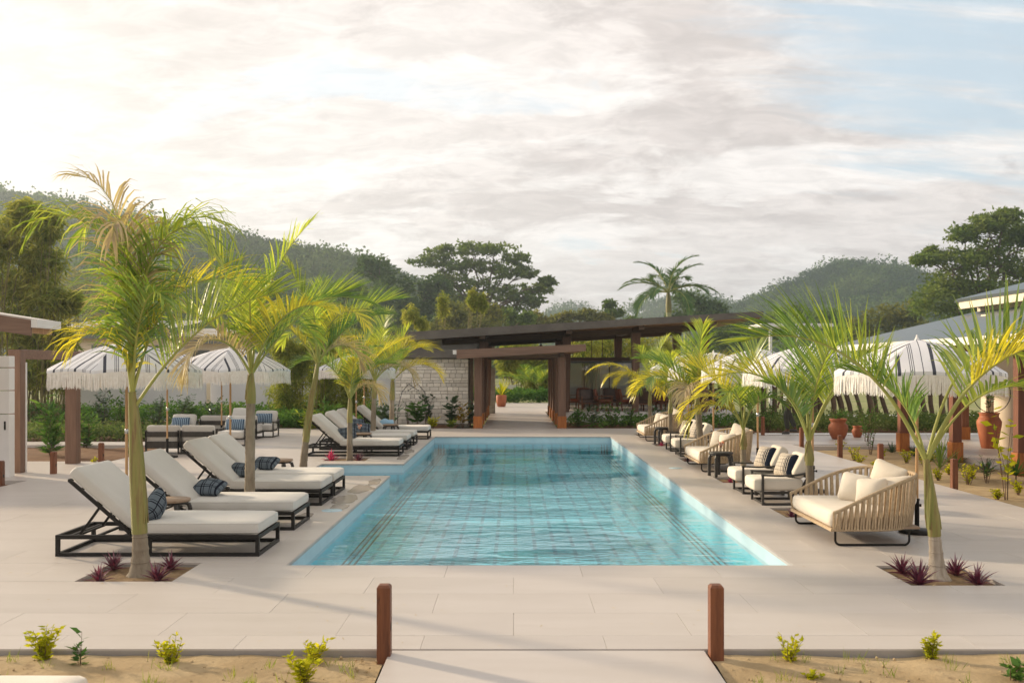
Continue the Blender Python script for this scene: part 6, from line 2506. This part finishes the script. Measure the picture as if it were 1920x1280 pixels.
m.tube([(0, 0, 0.7), (0, 0, 0.82)], 0.009, 6)
prop(m.build('hoop_trellis', 'black_metal', loc=(10.75, 21.58, 0)), 'thin black round hoop trellis above the tall terracotta pot', 'trellis')

# leaning timber screen
ls = thing('timber_screen', 'row of dark leaning timber posts behind the right umbrellas', 'fence', (0, 34.2, 0))
rr_ = random.Random(77)
x = 6.6
while x < 16.5:
    w = rr_.uniform(0.13, 0.22)
    lean = -rr_.uniform(0.10, 0.42)
    y = rr_.uniform(-0.2, 0.2)
    m = MB()
    h = rr_.uniform(1.75, 1.95)
    n = 6
    pts = [(x + lean * i / n + 0.03 * math.sin(i * 1.3 + x), y, h * i / n - 0.1) for i in range(n + 1)]
    m.tube(pts, [w * 0.5] * (n + 1), 8)
    m.build('post', 'dark_beam', ls)
    x += rr_.uniform(0.28, 0.42)
m = MB()
m.box(6.4, 16.6, -0.12, 0.12, 1.80, 1.95)
m.build('rail', 'dark_beam', ls)

# ------------------------------------------------------------------ planting


def hedge_mass(name, label, x0, x1, y0, y1, h, n, leaf, mat, seed, aspect=0.5, kind='stuff', z0=-0.05, top=None):
    rng = np.random.default_rng(seed)
    nt = int(n / 14)
    cx = rng.uniform(x0, x1, nt)
    cy = rng.uniform(y0, y1, nt)
    hh = h * (0.55 + 0.45 * np.array([0.5 + 0.5 * mnoise.noise(Vector((a * 1.3 + seed, b * 1.3, 0))) * 1.8 for a, b in zip(cx, cy)]))
    cz = z0 + hh * rng.random(nt) ** 0.6
    P = np.stack([cx, cy, cz], -1)[:, None, :] + rng.normal(0, 1, (nt, 14, 3)) * np.array([0.09, 0.09, 0.06])
    P = P.reshape(-1, 3)
    Dr = rng.normal(0, 1, P.shape)
    Dr[:, 2] = np.abs(Dr[:, 2]) * 0.7 + 0.1
    L = leaf * rng.uniform(0.6, 1.3, len(P))
    V, Fc = leaf_quads(P, Dr, L, L * aspect, rng)
    o = np_obj(name, V, Fc, mat)
    return prop(o, label, None, None, kind)


hedge_mass('ground_cover_foliage', 'low green hedge foliage right of the deck behind the jars', 6.8, 15.5, 27.0, 30.5, 0.50, 22000, 0.085, 'hedge_leaf', 701)
hedge_mass('ground_cover_foliage', 'low clipped hedge foliage across the left garden', -16, -8.0, 24.2, 26.0, 0.42, 14000, 0.09, 'hedge_leaf', 702)
hedge_mass('ground_cover_foliage', 'undergrowth foliage along the foot of the left garden wall', -17, -6.5, 30.5, 33.2, 0.7, 14000, 0.11, 'bush_leaf', 703)
hedge_mass('ground_cover_foliage', 'undergrowth foliage under the bamboo hedge', -7.9, -3.9, 28.9, 30.6, 0.45, 9000, 0.09, 'bush_leaf', 704)
hedge_mass('ground_cover_foliage', 'planting foliage in front of the restaurant terrace', 1.75, 7.3, 29.0, 31.6, 0.36, 4500, 0.09, 'bush_leaf', 705)
hedge_mass('ground_cover_foliage', 'greenery beyond the walkway far end', -3, 4.5, 50.2, 53.0, 0.8, 9000, 0.16, 'bush_leaf', 706)
# far-end backdrop
m = MB()
m.box(-1.0, 0.15, 0, 0.2, 0, 0.85)
m.build('garden_wall', 'white_paint', loc=(0, 54, 0))
prop(bpy.data.objects['garden_wall.001'] if 'garden_wall.001' in bpy.data.objects else bpy.data.objects['garden_wall'], 'low white wall seen through the walkway', 'wall')
feather_clump('arching green areca palms seen through the walkway', 'areca_palm', 1000, 56, [(985, 690, 26, 26), (1020, 684, 24, 26), (950, 680, 20, 24), (1010, 718, 24, 20), (975, 650, 40, 24)], 'bamboo_leaf', 441, leaf=0.5, n_sub=60, n_leaf=18, aspect=0.12, cat='palm')
for i, (px, py, Y, L_) in enumerate(((1010, 720, 53, 1.6), (985, 715, 54, 1.9))):
    fr = [dict(az=a * 51 + 10 * i, L=L_, el=75 - 7 * (a % 5), bend=70, droop=0.6, ll=0.5, w=0.05, n=20, fold=20, mat='palm_leaf_green' if a % 3 else 'palm_leaf', rr=0.015) for a in range(8)]
    palm(('leafy green palm behind the far end of the walkway', 'taller green palm at the middle of the walkway view')[i], (at(px, Y), Y, 0), (0, 0), 0.4, 0.3, 0.07, 0.05, fr, 70 + i, group='palms beyond the walkway')

# left garden plants
rr_ = random.Random(31)
gp_ = [
    ('tall ginger like plant between the two timber frame posts', 95, 20.5, 1.25, 0.9, 'bush_leaf', 0.30, 0.22),
    ('leafy dark shrub right behind the second frame post', 160, 22.5, 1.1, 0.9, 'bush_leaf', 0.2, 0.3),
    ('pointed green shrub left of the tall front palm', 195, 30, 1.3, 0.9, 'dark_shrub_leaf', 0.16, 0.4),
    ('bushy green shrub behind the tall front palm', 228, 29, 1.2, 1.0, 'bush_leaf', 0.16, 0.4),
    ('dark leafy shrub right of the tall front palm', 295, 30, 1.0, 1.1, 'dark_shrub_leaf', 0.2, 0.3),
    ('dark green shrub below the nearest left umbrella rim', 335, 30, 1.1, 0.9, 'dark_shrub_leaf', 0.2, 0.3),
    ('small round shrub against the garden wall', 362, 31, 0.8, 0.7, 'bush_leaf', 0.14, 0.5),
    ('spreading dark shrub beside the garden wall step', 405, 30, 1.0, 0.9, 'dark_shrub_leaf', 0.2, 0.3),
    ('light green shrub left of the second palm', 440, 29, 0.9, 0.9, 'bush_leaf', 0.16, 0.35),
    ('thin leafy bush close to the left deck edge', 245, 20.3, 0.75, 0.35, 'bush_leaf', 0.08, 0.4),
    ('green shrub at the foot of the bamboo by the third palm', 560, 28.9, 0.7, 0.9, 'bush_leaf', 0.16, 0.35),
    ('yellow green long leaved plant behind the third palm', 620, 28.6, 0.95, 1.0, 'bush_leaf', 0.30, 0.16),
    ('long leaved plant beside the far loungers', 585, 28.5, 0.6, 0.9, 'grass_leaf', 0.28, 0.14),
]
for i, (lab, px, Y, h, w, mt, lf, asp) in enumerate(gp_):
    shrub(lab, (at(px, Y), Y, -0.05), h, w, 12, 22, lf, mt, 800 + i, aspect=asp, group='garden shrubs left of the pool', bare=0.03, lean=0.5)
shrub('tiny yellow plant at the left deck edge by the bollard', (at(176, 18.5), 18.5, -0.05), 0.16, 0.2, 6, 10, 0.05, 'yellow_leaf', 820, group='garden shrubs left of the pool')

# in front of the stone wall
for i, (lab, px, Y, h, w, mt, lf, asp) in enumerate((
        ('leggy green plant in front of the stone wall', 800, 30.2, 1.05, 0.5, 'dark_shrub_leaf', 0.2, 0.4),
        ('broad leaved plant at the middle of the stone wall', 783, 29.8, 0.75, 0.35, 'bush_leaf', 0.28, 0.4),
        ('dark glossy plant near the right end of the stone wall', 846, 29.8, 0.9, 0.45, 'dark_shrub_leaf', 0.24, 0.5),
        ('bare stemmed wispy plant before the stone wall', 765, 30.4, 1.0, 0.5, 'bush_leaf', 0.07, 0.4),
        ('yellow and orange croton left of the walkway posts', 868, 29.4, 0.85, 0.4, 'croton_leaf', 0.2, 0.28),
        ('dark shrub pressed against the first walkway post', 882, 29.9, 0.9, 0.35, 'dark_shrub_leaf', 0.16, 0.5),
        ('small yellow leaved plant at the foot of the stone wall', 812, 29.0, 0.3, 0.3, 'yellow_leaf', 0.16, 0.4),
        ('pale green low plant left of the croton', 845, 28.95, 0.25, 0.35, 'grass_leaf', 0.16, 0.3),
        ('dark long leaved plant behind the rear lounger', 728, 28.9, 0.7, 0.8, 'dark_shrub_leaf', 0.34, 0.22),
        ('green plant between the fifth and rear palms', 700, 28.9, 0.9, 0.8, 'bush_leaf', 0.34, 0.18))):
    shrub(lab, (at(px, Y), Y, -0.02), h, w, 8, 12, lf, mt, 830 + i, aspect=asp, group='plants along the stone wall', bare=0.2)
# two arching bare stems with dark seed heads
for i, (px, Y, sx) in enumerate(((805, 30.3, -1), (745, 30.3, 1))):
    m = MB()
    pts = [(0, 0, 0), (0.03 * sx, 0, 0.6), (0.15 * sx, 0, 1.05), (0.36 * sx, 0, 1.30), (0.66 * sx, 0, 1.10)]
    m.tube(pts, [0.014, 0.012, 0.010, 0.009, 0.007], 6)
    for k in range(12):
        f = 0.35 + 0.65 * k / 11
        a = f * 4
        j = min(int(a), 3)
        q = Vector(pts[j]).lerp(Vector(pts[j + 1]), a - j)
        m.lathe([(0, -0.025), (0.020, 0), (0, 0.025)], 6, c=q)
    prop(m.build('arching_stem', 'dark_stem' if 'dark_stem' in MATS else 'black_wood', loc=(at(px, Y), Y, 0)), ('arching dark flower stem bending left before the stone wall', 'arching dark flower stem bending right before the stone wall')[i], 'plant')

# terrace front plants
for i, (px, h, mt) in enumerate(((1085, 0.7, 'bush_leaf'), (1112, 0.75, 'dark_shrub_leaf'), (1150, 0.8, 'bush_leaf'), (1180, 0.7, 'bush_leaf'), (1235, 0.7, 'dark_shrub_leaf'))):
    shrub(('bushy plant right of the walkway post', 'dark bushy plant before the first terrace chairs', 'leafy plant before the middle terrace chairs', 'leafy plant left of the big terrace column', 'dark plant behind the farthest daybed')[i],
          (at(px, 29.4), 29.4, -0.02), h, 0.8, 10, 20, 0.13, mt, 850 + i, aspect=0.4, group='plants before the terrace', bare=0.1)
# hedge-side shrub by the pot
shrub('slender shrub with small white flowers before the leaning posts', (at(1625, 23.6), 23.6, -0.02), 1.15, 0.75, 12, 26, 0.07, 'bush_leaf', 860, aspect=0.5)
shrub('thin young tree behind the white shirted person', (at(1440, 27.5), 27.5, -0.02), 1.4, 1.0, 14, 24, 0.09, 'bush_leaf', 861, aspect=0.5, cat='tree', name='young_tree')

# right sandy bed plants (positions from the photograph's ground line)


def gp_at(px, py):
    Y = (H + 0.08) * F_PX / (py - 690)
    return at(px, Y), Y


ylw = [(1602, 862, 0.3), (1566, 872, 0.22), (1610, 868, 0.25), (1575, 820 + 25, 0.25), (1700, 868, 0.28), (1640, 878, 0.15), (1735, 876, 0.3), (1815, 908, 0.35), (1870, 936, 0.15), (1780, 890, 0.2), (1760, 900, 0.2), (1910, 926, 0.2), (1822, 896, 0.25), (1655, 858, 0.2)]
for i, (px, py, h) in enumerate(ylw):
    x, y_ = gp_at(px, py)
    if y_ < 22.1 and x > 6.7:
        shrub(('low yellow green shrub %s in the sandy bed' % ('close to the second bollard', 'beside the deck kerb', 'behind the third bollard', 'at the kerb corner', 'left of the umbrella pole', 'next to the deck edge', 'right of the umbrella pole',
              'nearest the right terrace', 'low at the right edge', 'in the middle', 'between palm and terrace', 'at the picture edge', 'behind the front palm', 'at the far side')[i]),
              (x, y_, -0.08), h, h * 1.3, 11, 16, 0.055, 'yellow_leaf', 900 + i, group='yellow shrubs in the sandy bed', bare=0.1)
for i, (px, py, L_, lab) in enumerate(((1850, 900, 0.30, 'star shaped agave on a short stem in the sandy bed'), (1790, 876, 0.34, 'grassy dark cycad beside the terrace posts'), (1745, 862, 0.3, 'small green cycad behind the umbrella pole'), (1905, 905, 0.34, 'spiky agave at the right picture edge'),
                                       (1672, 848, 0.26, 'flat dark spiky plant at the end of the sandy bed'), (1765, 850, 0.3, 'feathery cycad at the foot of the terrace'), (1715, 855, 0.3, 'arching dark green plant left of the middle terrace post'))):
    x, y_ = gp_at(px, py)
    rosette(lab, (x, min(y_, 22.0), -0.08), 30, L_, 0.03, 'bush_leaf' if i % 2 else 'dark_shrub_leaf', 930 + i, el=(8, 80), stem=0.12 if i in (0, 3) else 0.0, group='spiky plants in the sandy bed')
shrub('thin red flowered sapling in the sandy bed', (at(1632, 21.0), 21.0, -0.08), 0.7, 0.35, 6, 14, 0.06, 'bush_leaf', 940)
shrub('climbing sapling with large yellow green leaves at the right edge', (at(1888, 13.8), 13.8, -0.08), 1.35, 0.5, 5, 9, 0.14, 'yellow_leaf', 941, aspect=0.75)
shrub('small leafy sapling right of the front right palm', (at(1850, 15.8), 15.8, -0.08), 0.5, 0.3, 5, 8, 0.06, 'bush_leaf', 942)
rosette('young palm seedling beside the middle terrace post', (at(1762, 18.0), 18.0, -0.08), 20, 0.75, 0.03, 'palm_leaf_green' , 943, el=(45, 88), group='spiky plants in the sandy bed')

# foreground plants
fg = [
    ('yellow leaved shrub at the front left, left of the small dark plant', 80, 1250, 0.21, 0.18, 12, 18, 0.045, 'yellow_leaf'),
    ('upright yellow shrub in the front sand bed below the planter', 318, 1254, 0.17, 0.16, 10, 16, 0.042, 'yellow_leaf'),
    ('yellow shrub near the left front bollard', 590, 1250, 0.15, 0.16, 10, 14, 0.045, 'yellow_leaf'),
    ('lowest yellow shrub left of the path at the bottom edge', 570, 1290, 0.17, 0.22, 12, 16, 0.045, 'yellow_leaf'),
    ('small dark green seedling beside the front left shrub', 150, 1258, 0.20, 0.10, 4, 6, 0.07, 'bush_leaf'),
    ('yellow shrub right of the right front bollard', 1480, 1250, 0.16, 0.20, 9, 12, 0.04, 'yellow_leaf'),
    ('upright yellow shrub at the front right', 1745, 1248, 0.20, 0.10, 9, 26, 0.035, 'yellow_leaf'),
    ('low yellow sprig at the bottom edge right of the path', 1520, 1284, 0.07, 0.16, 6, 10, 0.04, 'yellow_leaf'),
    ('dark green broad leaved seedling at the bottom right corner', 1895, 1285, 0.16, 0.18, 5, 6, 0.07, 'bush_leaf'),
]
for i, (lab, px, py, h, w, a, b, lf, mt) in enumerate(fg):
    x, y_ = gp_at(px, py)
    shrub(lab, (x, y_, -0.07), h * 1.15, w * 1.15, a, int(b * 1.6), lf, mt, 960 + i, group='small shrubs in the front sand beds', bare=0.15, stem_r=0.003, aspect=0.5)
# thin grass
rng = np.random.default_rng(5)
n = 700
P = np.stack([np.where(rng.random(n) < 0.5, rng.uniform(-3.6, -0.9, n), rng.uniform(1.35, 3.7, n)), rng.uniform(5.2, 6.1, n), np.full(n, -0.08)], -1)
cl_ = rng.integers(0, 60, n)
cc = np.stack([np.where(rng.random(60) < 0.5, rng.uniform(-3.6, -0.9, 60), rng.uniform(1.35, 3.7, 60)), rng.uniform(5.2, 6.1, 60), np.full(60, -0.045)], -1)
P = cc[cl_] + rng.normal(0, 1, (n, 3)) * np.array([0.02, 0.02, 0.0])
Dr = rng.normal(0, 0.35, (n, 3))
Dr[:, 2] = 1
V, Fc = leaf_quads(P, Dr, rng.uniform(0.03, 0.11, n), np.full(n, 0.004), rng)
prop(np_obj('grass', V, Fc, 'grass_leaf'), 'thin grass blades sprouting from the front sand', None, None, 'stuff')
# stones and clods
m = MB()
rr_ = random.Random(2)
for k in range(420):
    x = rr_.choice([rr_.uniform(-3.8, -0.85), rr_.uniform(1.3, 4.0)])
    y_ = rr_.uniform(5.1, 6.12)
    s_ = rr_.uniform(0.003, 0.012)
    m.lathe([(0.0, -s_), (s_, -s_ * 0.2), (s_ * 0.7, s_ * 0.6), (0, s_ * 0.8)], 5, c=(x, y_, -0.036))
prop(m.build('gravel', 'sand', None), 'small clods and pebbles on the front sand', None, None, 'stuff')
# dry leaf bits blown on the paving
rng = np.random.default_rng(77)
n = 170
src = [(RP_X, PALM_YR[0]), (LP_X, PALM_Y[0]), (RP_X, PALM_YR[1]), (6.2, 12.0), (-7.3, 13.0), (1.3, 6.6), (-0.8, 6.5), (-2.4, 13.0)]
k_ = rng.integers(0, len(src), n)
P = np.stack([np.array([src[a][0] for a in k_]) + rng.normal(0, 0.55, n), np.array([src[a][1] for a in k_]) + rng.normal(0, 0.6, n), np.full(n, 0.003)], -1)
keep = ~((P[:, 0] > PX0 - 0.05) & (P[:, 0] < PX1 + 0.05) & (P[:, 1] > PY0 - 0.05)) & (P[:, 1] > 6.2) & (P[:, 0] < 6.5)
P = P[keep]
n = len(P)
Dr = rng.normal(0, 1, (n, 3))
Dr[:, 2] = 0.12
V, Fc = leaf_quads(P, Dr, rng.uniform(0.012, 0.05, n), rng.uniform(0.004, 0.010, n), rng, flat=0.05)
V[:, 2] = np.maximum(V[:, 2], 0.002)
prop(np_obj('fallen_leaves', V, Fc, 'palm_leaf_dry'), 'small dry leaf bits scattered on the paving', None, None, 'stuff')
# pale rounded pad at the bottom-left corner
c = cushion(1.0, 0.42, 0.10, 0.045, 0.01)
prop(c.build('floor_cushion', 'white_fabric', loc=(-2.72, 4.83, 0.10)), 'rounded cream cushion end at the bottom left corner', 'cushion')

# ------------------------------------------------------------------ person
def skinned(name, pts, edges, mat, parent, root=0, sub=1):
    me = bpy.data.meshes.new(name)
    me.from_pydata([p[:3] for p in pts], edges, [])
    me.materials.append(MATS[mat])
    o = bpy.data.objects.new(name, me)
    COL.objects.link(o)
    o.parent = parent
    sk = o.modifiers.new('skin', 'SKIN')
    sk.use_smooth_shade = True
    for i, p in enumerate(pts):
        v = me.skin_vertices[0].data[i]
        r = p[3]
        v.radius = (r, p[4] if len(p) > 4 else r)
        v.use_root = (i == root)
    sb_ = o.modifiers.new('sub', 'SUBSURF')
    sb_.levels = sub
    sb_.render_levels = sub + 1
    return o


ps = thing('person', 'person in white shirt and dark trousers walking beyond the right umbrellas', 'person', (7.52, 26.35, 0), R(-80))
body = [(0, 0, 0.92, .12, .09), (0, 0, 1.10, .125, .085), (0, 0.0, 1.30, .145, .09), (0, 0, 1.42, .09, .07), (0, -0.01, 1.50, .05), (0, -0.02, 1.60, .078, .09), (0, -0.02, 1.69, .07, .08),
        (.10, 0, .86, .085), (.10, -.10, .48, .058), (.10, -.04, .10, .040), (.10, -.18, .035, .035), (-.10, 0, .86, .085), (-.10, .10, .50, .058), (-.10, .28, .14, .040), (-.10, .18, .05, .035),
        (.19, 0, 1.38, .052), (.23, .06, 1.10, .040), (.22, -.02, .84, .030), (.22, -.05, .75, .028), (-.19, 0, 1.38, .052), (-.23, -.03, 1.10, .040), (-.22, -.14, .86, .030), (-.22, -.18, .77, .028), (0, -.12, 1.60, .018)]
ed = [(0, 1), (1, 2), (2, 3), (3, 4), (4, 5), (5, 6), (0, 7), (7, 8), (8, 9), (9, 10), (0, 11), (11, 12), (12, 13), (13, 14), (2, 15), (15, 16), (16, 17), (17, 18), (2, 19), (19, 20), (20, 21), (21, 22), (5, 23)]
skinned('body', body, ed, 'skin', ps)
shirt = [(0, 0, 0.80, .145, .115), (0, 0, 0.95, .145, .11), (0, 0, 1.12, .145, .10), (0, 0, 1.30, .165, .105), (0, 0, 1.43, .085, .075), (.19, 0, 1.385, .070), (.22, .04, 1.20, .058), (-.19, 0, 1.385, .070), (-.22, -.01, 1.20, .058)]
skinned('shirt', shirt, [(0, 1), (1, 2), (2, 3), (3, 4), (3, 5), (5, 6), (3, 7), (7, 8)], 'shirt_cloth', ps)
trou = [(0, 0, 0.90, .13, .10), (.10, 0, .82, .10), (.10, -.10, .48, .080), (.10, -.04, .12, .066), (-.10, 0, .82, .10), (-.10, .10, .50, .080), (-.10, .27, .17, .066)]
skinned('trousers', trou, [(0, 1), (1, 2), (2, 3), (0, 4), (4, 5), (5, 6)], 'trouser_cloth', ps)
skinned('hair', [(0, 0.0, 1.66, .082, .09), (0, 0.0, 1.73, .07, .075)], [(0, 1)], 'hair_dark', ps)
for sx in (.10, -.10):
    m = MB()
    m.lathe([(0, 0), (0.05, 0), (0.055, 0.03), (0.04, 0.07), (0, 0.08)], 12)
    o = m.build('shoe', 'black_wood', ps, loc=(sx, -.10 if sx > 0 else .22, 0.0 if sx > 0 else 0.05))
    o.scale = (0.9, 2.2, 1)
# fingers
for sx, y_, z_ in ((.22, -.05, .75), (-.22, -.18, .77)):
    m = MB()
    for k in range(4):
        m.tube([(sx, y_ - 0.03 + 0.018 * k, z_), (sx * 0.98, y_ - 0.035 + 0.018 * k, z_ - 0.05), (sx * 0.93, y_ - 0.035 + 0.018 * k, z_ - 0.08)], [0.009, 0.008, 0.006], 6)
    m.tube([(sx, y_ - 0.035, z_ + 0.02), (sx * 0.95, y_ - 0.06, z_ - 0.03)], [0.009, 0.007], 6)
    m.build('fingers', 'skin', ps)

# ------------------------------------------------------------------ haze
m = MB()
m.box(-1400, 1400, -40, 1450, -3.2, 135)
hz = m.build('haze', 'deck')
hz.data.materials.clear()
mh, g = new_mat('haze_air')
vol = g.node('ShaderNodeVolumePrincipled')
vol.inputs['Color'].default_value = (0.74, 0.87, 1.0, 1)
vol.inputs['Density'].default_value = 0.00055
vol.inputs['Anisotropy'].default_value = 0.6
o = g.node('ShaderNodeOutputMaterial')
g.l.new(vol.outputs[0], o.inputs['Volume'])
hz.data.materials.append(mh)
prop(hz, 'thin sunlit haze in the valley air', None, None, 'stuff')
print('objects', len(bpy.data.objects))
